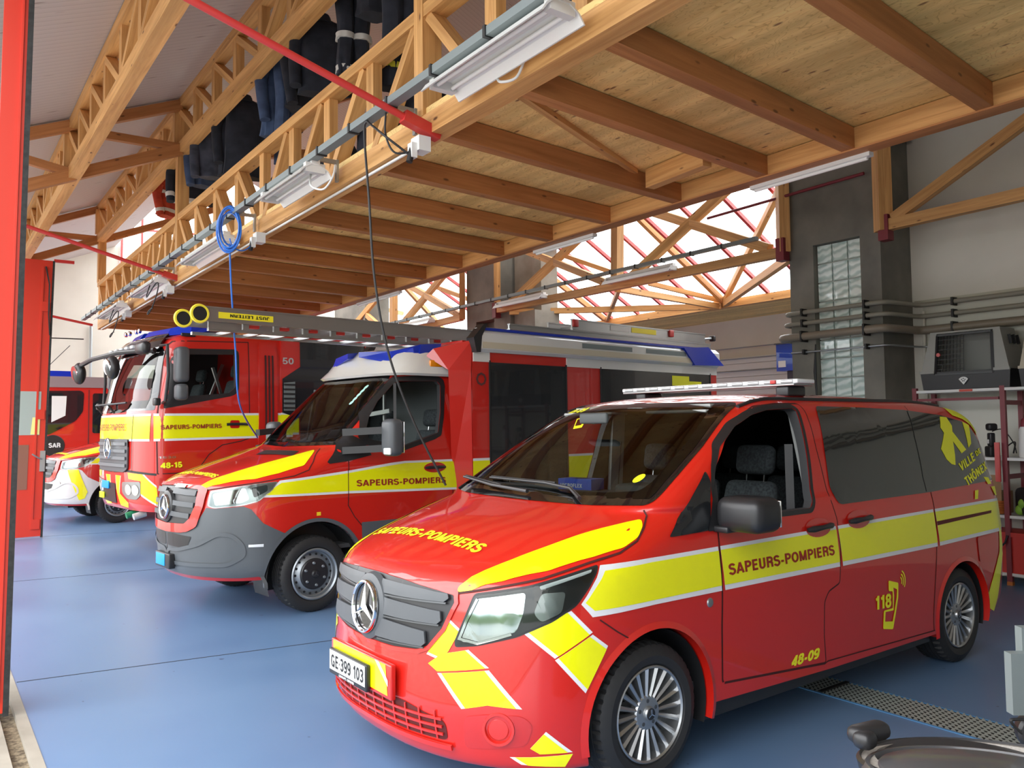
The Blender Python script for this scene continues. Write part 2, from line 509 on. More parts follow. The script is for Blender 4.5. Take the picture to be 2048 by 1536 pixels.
# ---------------------------------------------------------------- vehicle bodies
def pchip(xs, ys, x):
    xs = np.asarray(xs, float); ys = np.asarray(ys, float); h = np.diff(xs); d = np.diff(ys) / h
    m = np.zeros_like(ys); m[0] = d[0]; m[-1] = d[-1]
    for i in range(1, len(xs) - 1):
        if d[i - 1] * d[i] > 0:
            w1 = 2 * h[i] + h[i - 1]; w2 = h[i] + 2 * h[i - 1]
            m[i] = (w1 + w2) / (w1 / d[i - 1] + w2 / d[i])
    x = np.asarray(x, float); k = np.clip(np.searchsorted(xs, x) - 1, 0, len(h) - 1)
    t = (x - xs[k]) / h[k]
    return (2 * t**3 - 3 * t**2 + 1) * ys[k] + (t**3 - 2 * t**2 + t) * h[k] * m[k] + (-2 * t**3 + 3 * t**2) * ys[k + 1] + (t**3 - t**2) * h[k] * m[k + 1]
def loft_body(levels, inset=0.0, nf=16, ns=14, nr=10, sub=5, zmin=None, zmax=None):
    """levels: (z, x_front, x_rear, half_width, nose_length, nose_power, tail_length, tail_power). Rings of constant height."""
    Lv = np.array(levels, float)
    s = np.arange(len(Lv)); t = np.linspace(0, len(Lv) - 1, (len(Lv) - 1) * sub + 1)
    C = [pchip(s, Lv[:, k], t) for k in range(Lv.shape[1])]
    z, xf, xr, w, Lf, pf, Lr, pr = C
    xf = xf + inset; xr = xr - inset; w = np.maximum(w - inset, 0.001); z = z.copy()
    if inset:
        z = np.where(z > (z.max() + z.min()) / 2, z - inset * (z - z.min()) / (z.max() - z.min()), z)
        if zmin is not None: z = np.maximum(z, zmin)
    vs = []; fs = []; n = 0
    for i in range(len(t)):
        half = []
        for k in range(nf):
            a = (PI / 2) * k / nf
            half.append((xf[i] + Lf[i] * (1 - math.cos(a) ** (2 / pf[i])), w[i] * math.sin(a) ** (2 / pf[i])))
        xa, xb = xf[i] + Lf[i], xr[i] - Lr[i]
        if xb < xa: xb = xa
        for k in range(ns): half.append((xa + (xb - xa) * k / ns, w[i]))
        for k in range(nr + 1):
            a = (PI / 2) * (1 - k / nr)
            c = max(math.cos(a), 0); s_ = max(math.sin(a), 0)
            half.append((xb + (xr[i] - xb) * (c ** (2 / pr[i])), w[i] * (s_ ** (2 / pr[i]))))
        ring = half + [(x, -y) for x, y in half[-2:0:-1]]
        n = len(ring)
        vs += [(x, y, z[i]) for x, y in ring]
    for i in range(len(t) - 1):
        for k in range(n):
            a, b = i * n + k, i * n + (k + 1) % n
            fs.append((a, b, b + n, a + n))
    m = nf + ns + nr      # index of the tail centre; close bottom and top with strips across
    for base in (0, (len(t) - 1) * n):
        for k in range(m):
            a, b = k, k + 1
            c, d = (n - k) % n, (n - k - 1) % n
            f = [base + a, base + b, base + d, base + c]
            fs.append(tuple(dict.fromkeys(f)))
    return vs, [f for f in fs if len(f) >= 3]
def solid(name, vs, fs, mi=0, flip=True):
    me = bpy.data.meshes.new(name); bm = bmesh.new()
    bv = [bm.verts.new(v) for v in vs]
    for f in fs:
        try: bf = bm.faces.new([bv[i] for i in f]); bf.material_index = mi; bf.smooth = True
        except ValueError: pass
    bmesh.ops.remove_doubles(bm, verts=bm.verts, dist=1e-4)
    bmesh.ops.dissolve_degenerate(bm, dist=1e-5, edges=bm.edges)
    bmesh.ops.recalc_face_normals(bm, faces=bm.faces)
    if flip:
        for v in bm.verts: v.co.x = -v.co.x
        bmesh.ops.reverse_faces(bm, faces=bm.faces)
    bm.to_mesh(me); bm.free()
    o = bpy.data.objects.new(name, me); COL.objects.link(o)
    return o
def carve(body, cutters):
    for c in cutters:
        md = body.modifiers.new('cut', 'BOOLEAN'); md.operation = 'DIFFERENCE'; md.solver = 'EXACT'; md.object = c
    dg = bpy.context.evaluated_depsgraph_get(); dg.update()
    me = bpy.data.meshes.new_from_object(body.evaluated_get(dg))
    body.modifiers.clear()
    body.data = me
    for c in cutters: bpy.data.objects.remove(c)
    me.set_sharp_from_angle(angle=R(38))
    return body
def cutter(poly, axis, a, b, mi=1):
    """poly 2D: axis 'y' -> (x,z), 'x' -> (y,z), 'z' -> (x,y); returns a solid object in vehicle axes"""
    def to3(p, t):
        return {'y': (p[0], t, p[1]), 'x': (t, p[0], p[1]), 'z': (p[0], p[1], t)}[axis]
    n = len(poly)
    vs = [to3(p, a) for p in poly] + [to3(p, b) for p in poly]
    fs = [tuple(range(n))[::-1], tuple(range(n, 2 * n))] + [(i, (i + 1) % n, n + (i + 1) % n, n + i) for i in range(n)]
    o = solid('cut', vs, fs, mi)
    return o
def body_bvh(vs, fs): return BVHTree.FromPolygons([Vector(v) for v in vs], [list(f) for f in fs])
# ================================================================= HALL
timber = wood('spruce_timber', (0.72, 0.40, 0.15), (0.52, 0.25, 0.08), True, 1.3, 26)
timber_dark = wood('glulam_joist', (0.50, 0.215, 0.075), (0.37, 0.145, 0.045), True, 1.2, 22)
ply = wood('plywood', (0.96, 0.69, 0.28), (0.86, 0.57, 0.21), True, 2.2, 13, knotcol=(0.30, 0.14, 0.05))
nt, b_ = nodes(ply)
for n_ in nt.nodes:
    if n_.type == 'TEX_NOISE': n_.inputs['Distortion'].default_value = 1.2 if n_.inputs['Detail'].default_value > 3 else 0
uvp = add(nt, 'ShaderNodeUVMap'); mpp = add(nt, 'ShaderNodeMapping'); mpp.inputs['Scale'].default_value = (1.0, 3.2, 1)   # contour-like rotary cut grain
nt.links.new(uvp.outputs[0], mpp.inputs[0])
np_ = add(nt, 'ShaderNodeTexNoise', Scale=1.3, Detail=3.5, Roughness=0.55, Distortion=0.5); nt.links.new(mpp.outputs[0], np_.inputs['Vector'])
mu = add(nt, 'ShaderNodeMath', operation='MULTIPLY'); mu.inputs[1].default_value = 26; nt.links.new(np_.outputs['Fac'], mu.inputs[0])
fr0 = add(nt, 'ShaderNodeMath', operation='FRACT'); nt.links.new(mu.outputs[0], fr0.inputs[0])
rg = ramp(nt, fr0.outputs[0], [(0.0, (0.66, 0.56, 0.45)), (0.22, (1, 1, 1)), (0.95, (1, 1, 1))])
mmp = add(nt, 'ShaderNodeMixRGB', blend_type='MULTIPLY'); mmp.inputs[0].default_value = 0.85
src_ = b_.inputs['Base Color'].links[0].from_socket
nt.links.new(src_, mmp.inputs[1]); nt.links.new(rg.outputs[0], mmp.inputs[2]); nt.links.new(mmp.outputs[0], b_.inputs['Base Color'])
boards = mat('whitewashed_boards', (0.5, 0.44, 0.42), 0.6)
nt, b_ = nodes(boards)
uvn = add(nt, 'ShaderNodeUVMap'); sp = add(nt, 'ShaderNodeSeparateXYZ'); nt.links.new(uvn.outputs[0], sp.inputs[0])
m1 = add(nt, 'ShaderNodeMath', operation='MULTIPLY'); m1.inputs[1].default_value = 1 / 0.095
m2 = add(nt, 'ShaderNodeMath', operation='FRACT'); nt.links.new(sp.outputs['Y'], m1.inputs[0]); nt.links.new(m1.outputs[0], m2.inputs[0])
rr = ramp(nt, m2.outputs[0], [(0.0, (0.30, 0.26, 0.25)), (0.07, (0.60, 0.545, 0.53)), (0.95, (0.56, 0.505, 0.49))])
mp = add(nt, 'ShaderNodeMapping'); mp.inputs['Scale'].default_value = (1.6, 10, 1); nt.links.new(uvn.outputs[0], mp.inputs[0])
vo = add(nt, 'ShaderNodeTexVoronoi', Scale=1.0); nt.links.new(mp.outputs[0], vo.inputs['Vector'])
kk = ramp(nt, vo.outputs['Distance'], [(0.05, (1, 1, 1)), (0.14, (0, 0, 0))])
mk = add(nt, 'ShaderNodeMixRGB'); mk.inputs[2].default_value = (0.26, 0.2, 0.19, 1)
nt.links.new(kk.outputs[0], mk.inputs[0]); nt.links.new(rr.outputs[0], mk.inputs[1]); nt.links.new(mk.outputs[0], b_.inputs['Base Color'])
plaster = noise_mat('cream_plaster', (0.66, 0.63, 0.545), (0.72, 0.69, 0.60), 1.3, 0.85)
concrete = noise_mat('bare_concrete', (0.14, 0.135, 0.115), (0.23, 0.215, 0.18), 1.7, 0.8, 8, 0.25)
concrete_pale = noise_mat('pale_concrete', (0.24, 0.22, 0.18), (0.34, 0.31, 0.26), 2.5, 0.8, 8, 0.2)
steel = mat('galvanised_steel', (0.42, 0.44, 0.45), 0.38, 0.85)
tray_m = mat('grey_cable_tray', (0.20, 0.235, 0.24), 0.45, 0.3)
red_metal = mat('red_painted_steel', (0.55, 0.035, 0.03), 0.4, coat=0.2)
dark_red = mat('burgundy_paint', (0.20, 0.02, 0.03), 0.45)
black = mat('black_plastic', (0.012, 0.012, 0.013), 0.5)
rubber = noise_mat('black_rubber', (0.014, 0.014, 0.014), (0.03, 0.03, 0.03), 30, 0.75)
white_enamel = mat('white_enamel', (0.78, 0.78, 0.76), 0.3, coat=0.3)
white_plastic = mat('white_plastic', (0.72, 0.72, 0.70), 0.45)
chrome = mat('chrome', (0.85, 0.86, 0.88), 0.08, 1.0)
alu = mat('brushed_aluminium', (0.44, 0.44, 0.44), 0.33, 0.9)
grey_m = mat('dark_grey_plastic', (0.075, 0.082, 0.09), 0.45)

floor_m = mat('blue_floor_paint', (0.12, 0.24, 0.55), 0.3)
nt, b_ = nodes(floor_m)
tc = add(nt, 'ShaderNodeTexCoord')
nz = add(nt, 'ShaderNodeTexNoise', Scale=0.7, Detail=6); nt.links.new(tc.outputs['Object'], nz.inputs['Vector'])
r1 = ramp(nt, nz.outputs['Fac'], [(0.35, (0.105, 0.19, 0.34)), (0.65, (0.13, 0.22, 0.37))])
n2 = add(nt, 'ShaderNodeTexNoise', Scale=14.0, Detail=1); nt.links.new(tc.outputs['Object'], n2.inputs['Vector'])
k2 = ramp(nt, n2.outputs['Fac'], [(0.20, (1, 1, 1)), (0.22, (0, 0, 0))])
mk = add(nt, 'ShaderNodeMixRGB'); mk.inputs[2].default_value = (0.06, 0.09, 0.17, 1)
nt.links.new(k2.outputs[0], mk.inputs[0]); nt.links.new(r1.outputs[0], mk.inputs[1]); nt.links.new(mk.outputs[0], b_.inputs['Base Color'])
r2 = ramp(nt, nz.outputs['Fac'], [(0.3, (0.30, 0.30, 0.30)), (0.7, (0.40, 0.40, 0.40))]); nt.links.new(r2.outputs[0], b_.inputs['Roughness'])

def bbox(name, b0, b1, n0, n1, z0, z1, m, parent=None):
    return MB().box(b0, b1, n0, n1, z0, z1, fr=P).build(name, m, parent, smooth=0)

# ---- floor, apron, walls
struct(bbox('floor', -3.0, 24.5, 0.56, 14.2, -0.2, 0.0, floor_m))
asph = noise_mat('paved_apron', (0.20, 0.19, 0.17), (0.36, 0.34, 0.30), 6, 0.9, 8, 0.3)
struct(bbox('floor_apron', -6.0, 30, -12.0, 0.30, -0.25, -0.02, asph))
trk = MB()
trk.box(-3, 24, 0.30, 0.42, -0.2, -0.004, fr=P); trk.box(-3, 24, 0.50, 0.56, -0.2, 0.003, fr=P); trk.box(-3, 24, 0.42, 0.50, -0.2, -0.035, mi=1, fr=P)
struct(trk.build('trim_threshold', [concrete_pale, noise_mat('gravel_in_track', (0.07, 0.05, 0.03), (0.25, 0.2, 0.13), 40, 0.9)], smooth=0))
joint_m = mat('dark_floor_joint', (0.012, 0.014, 0.018), 0.8)
def floor_joint(name, a, c, w=0.012):
    struct(MB().bar(P(*a, 0.0005), P(*c, 0.0005), w, 0.002).build(name, joint_m, smooth=0))
floor_joint('trim_1', (6.70, 0.57), (6.36, 2.72)); floor_joint('trim_2', (6.36, 2.72), (5.6, 8.9))
floor_joint('trim_3', (15.75, 0.57), (15.2, 3.4)); floor_joint('trim_4', (15.2, 3.4), (14.3, 9.0)); floor_joint('trim_5', (11.2, 0.57), (10.0, 9.0))

struct(bbox('wall_back', -3.0, 6.33, 9.9, 10.1, 0, 6.5, plaster))
struct(bbox('wall_rear_bay', 6.2, 24.5, 14.1, 14.3, 0, 4.1, plaster))
struct(bbox('wall_bay_side', 6.1, 6.3, 9.9, 14.2, 0, 4.0, plaster))
struct(MB().box(-3, 4.95, 9.895, 9.9, 0.0, 3.16, fr=P).build('trim_wall_dado', noise_mat('cream_gloss_paint', (0.55, 0.54, 0.46), (0.60, 0.585, 0.50), 1.1, 0.35), smooth=0))
struct(MB().box(-3, 5.05, 9.888, 9.9, 3.16, 3.24, fr=P).build('trim_wall_rail', mat('rail_cream', (0.50, 0.48, 0.38), 0.6), smooth=0))
# far wall with a tall window under the glazed roof
fw = MB()
poly = lambda pts, b: [P(b, n, z) for n, z in pts]
for pts in ([(0.5, 0), (4.33, 0), (4.33, 9.2), (0.5, 9.2)], [(4.33, 0), (14.2, 0), (14.2, 4.2), (9.5, 6.3), (4.33, 6.3)]):
    fw.prism(poly(pts, 24.3), (0, 0, 0), BV * 0.2)
struct(fw.build('wall_far', plaster, smooth=0))
wf = MB()
for n in (4.36, 4.88, 5.5, 6.4): wf.bar(P(24.25, n, 6.3), P(24.25, n, 9.2), .06, .05, BV)
wf.bar(P(24.25, 4.33, 7.35), P(24.25, 9, 7.6), .06, .05)
struct(wf.build('window_1', red_metal, smooth=0))
struct(bbox('wall_right', -3.2, -3.0, 0.6, 10.0, 0, 7.5, plaster))

# ---- roof
def zr(n): return 5.03 + 0.433 * n
rf = MB()
up = Vector((0, 0, .12))
for b0_, b1_, n1_ in ((-3, 17.6, 5.4), (17.6, 24.5, 4.2)):
    vs = [P(b0_, 0.0, zr(0)), P(b1_, 0.0, zr(0)), P(b1_, n1_, zr(n1_)), P(b0_, n1_, zr(n1_))]
    L_, W_ = b1_ - b0_, n1_ * 1.09
    rf.add(vs + [v + up for v in vs], [(0, 1, 2, 3), (7, 6, 5, 4), (0, 4, 5, 1), (1, 5, 6, 2), (2, 6, 7, 3), (3, 7, 4, 0)],
       [[(0, 0), (0, L_), (W_, L_), (W_, 0)]] * 6)
struct(rf.build('ceiling', boards, smooth=0, recalc=False))
rr2 = MB()
vs = [P(-3, 5.4, zr(5.4)), P(17.6, 5.4, zr(5.4)), P(17.6, 9.0, 5.75), P(-3, 9.0, 5.75)]
rr2.add(vs + [v + up for v in vs], [(0, 1, 2, 3), (7, 6, 5, 4), (0, 4, 5, 1), (1, 5, 6, 2), (2, 6, 7, 3), (3, 7, 4, 0)], [[(0, 0), (0, 27.5), (5.9, 27.5), (5.9, 0)]] * 6)
struct(rr2.build('ceiling_rear_slope', boards, smooth=0, recalc=False))

struct(bbox('ceiling_leak_block', -3.0, 6.4, 8.9, 10.1, 5.74, 5.84, boards))  # unseen slab added to stop light leaking in above the back wall
# sloping rooflight behind the columns: red glazing bars and clear panes
GLS = mat('window_glass', (0.9, 0.95, 0.95), 0.02)
nt, b_ = nodes(GLS)
gl = add(nt, 'ShaderNodeBsdfGlossy', Roughness=0.02); tr = add(nt, 'ShaderNodeBsdfTransparent'); mxs = add(nt, 'ShaderNodeMixShader')
fr_ = add(nt, 'ShaderNodeFresnel', IOR=1.45)
nt.links.new(fr_.outputs[0], mxs.inputs[0]); nt.links.new(tr.outputs[0], mxs.inputs[1]); nt.links.new(gl.outputs[0], mxs.inputs[2])
nt.links.new(mxs.outputs[0], nt.nodes['Material Output'].inputs['Surface'])
tr.inputs['Color'].default_value = (0.93, 0.96, 0.96, 1)
zg = lambda n: 4.05 + 0.54 * (12 - n)
win = empty('window_2'); struct(win)
for k in range(-1, 15):
    b = 5.5 + 0.8 * k + 0.0
    if b < 5: continue
    MB().bar(P(b, 9.72, zg(9.72)), P(b, 12.0, zg(12.0)), .055, .06).build('glazing_bar', red_metal, win, smooth=0)
MB().bar(P(5, 9.76, zg(9.76) + .02), P(24.2, 9.76, zg(9.76) + .02), .08, .09).build('top_rail', red_metal, win, smooth=0)
g = MB(); vs = [P(5, 9.78, zg(9.78) + .04), P(24.2, 9.78, zg(9.78) + .04), P(24.2, 12.1, zg(12.1) + .04), P(5, 12.1, zg(12.1) + .04)]
g.add(vs, [(0, 1, 2, 3)]).build('pane', GLS, win, smooth=0, recalc=False)
struct(MB().bar(P(6.3, 12.03, 3.97), P(24.2, 12.03, 3.97), .14, .14).build('trim_glazing_sill', timber, smooth=0))
struct(bbox('ceiling_rear_bay', 6.3, 24.3, 12.1, 14.1, 3.98, 4.04, ply))
struct(bbox('trim_gutter', 3.0, 24.2, 9.5, 9.74, 5.30, 5.34, steel))

# ---- concrete columns
c1 = MB()
c1.box(5.98, 6.33, 9.2, 9.9, 0, 6.2, fr=P); c1.box(5.08, 5.34, 9.2, 9.9, 0, 6.2, fr=P); c1.box(5.34, 5.98, 9.2, 9.9, 4.03, 6.2, fr=P); c1.box(5.34, 5.98, 9.2, 9.9, 0, .6, fr=P)
struct(c1.build('wall_column_near', concrete, smooth=0))
c2 = MB()
c2.box(12.95, 14.15, 9.2, 9.9, 3.9, 6.2, fr=P); c2.box(13.8, 14.15, 9.2, 9.9, 0, 3.9, fr=P); c2.box(12.6, 13.15, 9.2, 9.9, 0, 3.98, fr=P); c2.box(13.15, 13.8, 9.5, 9.9, 0, 3.9, fr=P)
struct(c2.build('wall_column_middle', concrete, smooth=0))
c3 = MB(); c3.box(12.0, 12.85, 9.5, 9.9, 0, 6.2, fr=P); c3.box(11.95, 12.6, 9.3, 9.9, 0, 3.95, fr=P)
struct(c3.build('wall_column_pale', concrete_pale, smooth=0))
c4 = MB(); c4.box(19.0, 20.9, 9.2, 9.9, 0, 6.2, fr=P)
struct(c4.build('wall_column_far', concrete, smooth=0))
# glass block window
gb = empty('window_3'); struct(gb)
gbm = mat('ribbed_glass_block', (0.72, 0.84, 0.80), 0.15, coat=1.0)
nt, b_ = nodes(gbm)
tc = add(nt, 'ShaderNodeTexCoord'); wv_ = add(nt, 'ShaderNodeTexWave', Scale=7.0, Distortion=4.0, Detail=1.0); wv_.bands_direction = 'DIAGONAL'
nt.links.new(tc.outputs['Object'], wv_.inputs['Vector']); bump(nt, b_, wv_.outputs['Fac'], 0.35, 0.012)
rw = ramp(nt, wv_.outputs['Fac'], [(0.1, (0.50, 0.64, 0.59)), (0.8, (0.82, 0.92, 0.87))]); nt.links.new(rw.outputs[0], b_.inputs['Base Color'])  # pale tones stand in for daylight glowing through the blocks
MB().box(5.34, 5.98, 9.32, 9.5, 0.6, 4.03, fr=P).build('mortar', mat('pale_mortar', (0.45, 0.47, 0.43), 0.8), gb, smooth=0)
bw = 0.64 / 3; rows = int(3.43 / 0.23)
for i in range(3):
    for j in range(rows):
        z0 = 0.6 + 3.43 * j / rows; hgt = 3.43 / rows
        if z0 < 1.6: continue
        bm = bmesh.new(); bmesh.ops.create_cube(bm, size=1)
        for v in bm.verts: v.co = Vector((v.co.x * (bw - .016), v.co.y * .05, v.co.z * (hgt - .016)))
        fb = [f for f in bm.faces if f.normal.y < -.5]
        r_ = bmesh.ops.inset_region(bm, faces=fb, thickness=.022, depth=-0.012)
        bm.verts.index_update()
        vs = [P(5.34 + bw * (i + .5) + v.co.x, 9.31 + v.co.y, z0 + hgt / 2 + v.co.z) for v in bm.verts]
        m_ = MB(); m_.add(vs, [[v.index for v in f.verts] for f in bm.faces]); bm.free()
        m_.build('glass_block', gbm, gb, smooth=0)

# ---- roof lattice beams
def lattice(name, n, zl, zh, b0, b1, label, supports, cw=.10, ch=.13, pw=.09, wide=(), step=.82, m=timber, extra=None, grp=None):
    root = empty(name, P(b0, n, 0), 0, label, 'roof beam' if name != 'mezzanine' else None, grp)
    off = P(b0, n, 0)
    Q = lambda b, z, dn=0: P(b, n + dn, z) - off
    MB().bar(Q(b0, zl + ch / 2), Q(b1, zl + ch / 2), cw, ch).build('bottom_chord', m, root, smooth=0)
    MB().bar(Q(b0, zh - ch / 2 + .015), Q(b1, zh - ch / 2 + .015), cw, ch - .03).build('top_chord', m, root, smooth=0)
    for s0, s1 in zip(supports[:-1], supports[1:]):
        k = max(1, round((s1 - s0) / step)); st = (s1 - s0) / k; mid = (s0 + s1) / 2
        for i in range(k + 1):
            b = s0 + st * i
            if b < b0 + .02 or b > b1 - .02: continue
            if i == k and s1 != supports[-1]: continue
            w = pw * (2.2 if i in (0, k) else 1)
            MB().bar(Q(b, zl + ch), Q(b, zh - ch + .03), w, cw * .9, BV).build('web_post', m, root, smooth=0)
        for i in range(k):
            a, c = s0 + st * i, s0 + st * (i + 1)
            if c < b0 or c > b1 or a < b0: continue
            e = .05
            if (a + c) / 2 < mid: p, q = (a + e + .03, zh - ch), (c - e, zl + ch)
            else: p, q = (c - e - .03, zh - ch), (a + e, zl + ch)
            MB().bar(Q(*p), Q(*q), pw * .85, cw * .8, NV).build('web_diagonal', m, root, smooth=0)
    return root, Q
SUP = [-1.8, 4.73, 11.3, 17.38]
lattice('roof_truss', 2.75, 5.45, 6.2, 2.0, 17.6, 'long timber lattice roof beam directly above the loft rail, coats hanging beneath it', SUP, .13, .15, grp=None)
lattice('roof_truss', 1.45, 4.87, 5.62, 4.0, 17.6, 'long timber lattice roof beam nearest the red folding doors', SUP, .13, .15)
# cross frames between them
for bb, lab in ((11.15, 'brown timber cross frame linking the two lattice roof beams, nearer the camera'), (17.45, 'brown timber cross frame in front of the far cream wall')):
    root = empty('cross_frame', P(bb, 1.45, 0), 0, lab, 'roof frame')
    off = P(bb, 1.45, 0); Q = lambda n, z: P(bb, n, z) - off
    MB().bar(Q(.55, 4.53), Q(2.7, 5.49), .10, .14).build('lower_strut', timber_dark, root, smooth=0)
    MB().bar(Q(.55, 5.17), Q(2.7, 6.1), .10, .13).build('upper_strut', timber_dark, root, smooth=0)
    MB().bar(Q(1.5, 5.5), Q(2.7, 5.52), .08, .10).build('brace', timber_dark, root, smooth=0)
    MB().bar(Q(.5, 5.1), Q(1.4, 4.95), .08, .10).build('brace', timber_dark, root, smooth=0)
    if bb > 15:
        MB().bar(Q(2.78, 4.66), Q(2.78, 5.5), .14, .14, BV).build('post', timber, root, smooth=0)
        MB().bar(Q(2.78, 5.5), Q(5.3, 6.6), .10, .13).build('lower_strut', timber_dark, root, smooth=0)
    else:
        MB().bar(Q(2.85, 5.6), Q(5.3, 6.9), .10, .13).build('upper_strut', timber_dark, root, smooth=0)
        MB().bar(Q(2.85, 5.5), Q(5.3, 5.9), .10, .13).build('lower_strut', timber_dark, root, smooth=0)

# ---- mezzanine (loft)
mez = empty('mezzanine', P(4.7, 4.1, 3.72), 0, 'timber loft floor with lattice guard rail over the parked vehicles', 'loft')
off = P(4.7, 4.1, 3.72)
Q = lambda b, n, z: P(b, n, z) - off
MB().bar(Q(0.2, 2.77, 3.795), Q(17.3, 2.77, 3.795), .14, .15).build('edge_beam', timber, mez, smooth=0)
MB().bar(Q(0.2, 2.77, 4.60), Q(17.4, 2.77, 4.60), .14, .09).build('top_chord', timber, mez, smooth=0)
for s0, s1 in zip(SUP[:-1], SUP[1:]):
    k = 8; st = (s1 - s0) / k; mid = (s0 + s1) / 2
    for i in range(k):
        b = s0 + st * i
        if b > .3:
            wd = .15 if i == 0 else .075
            MB().bar(Q(b, 2.77, 3.87), Q(b, 2.77, 4.555 if i else 5.45), wd, .12, BV).build('web_post' if i else 'main_post', timber, mez, smooth=0)
        a, c = b, b + st
        if a < .3: continue
        if (a + c) / 2 < mid: p, q = (a + .09, 4.56), (c - .09, 3.86)
        else: p, q = (c - .09, 4.56), (a + .09, 3.86)
        MB().bar(Q(p[0], 2.77, p[1]), Q(q[0], 2.77, q[1]), .075, .11, NV).build('web_diagonal', timber, mez, smooth=0)
MB().bar(Q(17.33, 2.77, 3.72), Q(17.33, 2.77, 4.7), .1, .16, BV).build('main_post', timber, mez, smooth=0)
MB().bar(Q(-1.5, 5.43, 3.80), Q(17.3, 5.43, 3.80), .12, .155).build('rear_beam', timber, mez, smooth=0)
MB().bar(Q(-1.5, 5.43, 3.715), Q(17.3, 5.43, 3.715), .15, .012).build('rear_beam_flange', timber_dark, mez, smooth=0)
bj = [2.98 - 2 * .95, 2.98 - .93, 2.98, 3.72, 4.62, 5.53, 6.42] + [6.42 + .89 * k for k in range(1, 13)]
for b in bj:
    MB().bar(Q(b, 2.84, 3.80), Q(b + .20, 5.37, 3.80), .10, .155).build('joist', timber_dark, mez, smooth=0)
dk = MB(); dk.box(-1.5, 17.3, 2.72, 5.5, 3.885, 3.925, fr=lambda b, n, z: Q(b, n, z))
dk.uv = [[(u / 1.0, v) for u, v in f] for f in dk.uv]
dk.build('plywood_deck', ply, mez, smooth=0)
# framed hatch between two joists
for a, c in (((4.15, 4.66), (5.05, 4.62)),):
    MB().bar(Q(4.0, 4.80, 3.80), Q(4.66, 4.86, 3.80), .09, .155).build('hatch_trimmer', timber, mez, smooth=0)
MB().bar(Q(4.0, 3.0, 3.865), Q(4.72, 4.75, 3.865), .05, .04).build('hatch_trimmer', timber, mez, smooth=0)
MB().bar(Q(4.68, 2.95, 3.865), Q(4.78, 4.75, 3.865), .05, .04).build('hatch_trimmer', timber, mez, smooth=0)
# bolted end shoes on the rear and white strip lights are separate things below

# ---- trusses in front of the rear rooflight
WB = [
 ('rear_truss', 'timber truss framing the bright rooflight between the two concrete columns', [
  ('bottom_chord', (12.85,9.10,4.04), (6.34,9.10,4.00), .13), ('post', (9.46,9.10,5.2), (9.50,9.10,4.10), .15), ('tie', (9.57,9.20,3.97), (12.86,12.0,4.03), .08),
  ('diagonal', (7.2,9.40,5.3), (9.18,9.10,4.1), .13), ('diagonal', (10.5,9.40,5.2), (12.48,9.10,4.1), .13), ('diagonal', (9.2,9.40,5.27), (6.56,9.10,4.08), .13),
  ('diagonal', (12.45,9.40,5.2), (9.69,9.10,4.08), .12), ('diagonal', (9.65,9.76,5.28), (9.67,11.95,4.03), .10), ('diagonal', (12.99,9.76,5.26), (12.88,11.95,4.05), .10),
  ('diagonal', (6.6,9.60,5.2), (9.62,11.95,4.03), .10), ('diagonal', (6.33,9.20,3.93), (9.62,11.95,3.97), .11), ('diagonal', (9.63,9.20,4.00), (9.75,11.95,3.93), .10),
  ('diagonal', (12.62,9.20,3.97), (9.71,11.95,3.93), .11), ('diagonal', (10.14,10.50,4.29), (9.75,11.95,4.05), .08), ('diagonal', (11.96,10.00,5.07), (10.60,10.00,4.52), .08),
  ('post', (6.36,9.12,4.0), (6.36,9.12,6.1), .14)]),
 ('rear_truss', 'timber truss before the rooflight left of the middle concrete column', [
  ('bottom_chord', (14.2,9.10,4.04), (18.9,9.10,3.96), .13), ('post', (17.22,9.10,5.2), (17.23,9.10,4.1), .15), ('diagonal', (15.3,9.40,5.2), (16.95,9.10,4.1), .13),
  ('diagonal', (17.2,9.40,5.25), (14.24,9.10,4.08), .13), ('diagonal', (18.4,9.40,5.2), (19.5,9.10,4.4), .12), ('diagonal', (20.2,9.40,5.2), (17.7,9.10,4.1), .12),
  ('diagonal', (20.44,9.70,5.22), (20.25,11.00,4.98), .1), ('diagonal', (16.9,10.00,5.2), (15.3,10.00,4.65), .1), ('diagonal', (17.73,9.70,5.25), (19.0,11.95,4.1), .1), ('post', (14.2,9.12,4.0), (14.2,9.12,6.0), .12)]),
 ('rear_truss', 'timber truss beside the glass block column, top right', [
  ('post', (4.98,9.10,6.1), (4.98,9.10,4.0), .16), ('bottom_chord', (4.9,9.10,4.06), (0.5,9.10,4.12), .13), ('diagonal', (4.85,9.10,4.12), (2.2,9.10,5.45), .12), ('top_chord', (4.9,9.05,5.45), (0.5,9.05,5.35), .12), ('diagonal', (2.2, 9.1, 5.4), (0.6, 9.1, 4.2), .12)]),
 ('rear_post', 'timber post standing between the middle column and its pale neighbour', [('post', (12.92,9.12,4.0), (12.92,9.12,6.1), .13)]),
]
for nm, lab, mem in WB:
    root = empty(nm, P(mem[0][1][0], mem[0][1][1], 0), 0, lab, 'roof truss' if nm == 'rear_truss' else 'post')
    off = P(mem[0][1][0], mem[0][1][1], 0)
    for pn, a, c, w in mem:
        MB().bar(P(*a) - off, P(*c) - off, w * .8 if pn != 'post' else w, w, (0, 0, 1)).build(pn, timber, root, smooth=0)
shoe = MB()
for p in ((6.36, 9.06, 4.0), (12.92, 9.06, 4.0), (4.95, 9.06, 4.0)): shoe.box(p[0] - .06, p[0] + .06, p[1] - .03, p[1] + .1, p[2] - .12, p[2] + .18, fr=P)
struct(shoe.build('trim_truss_shoes', dark_red, smooth=0))

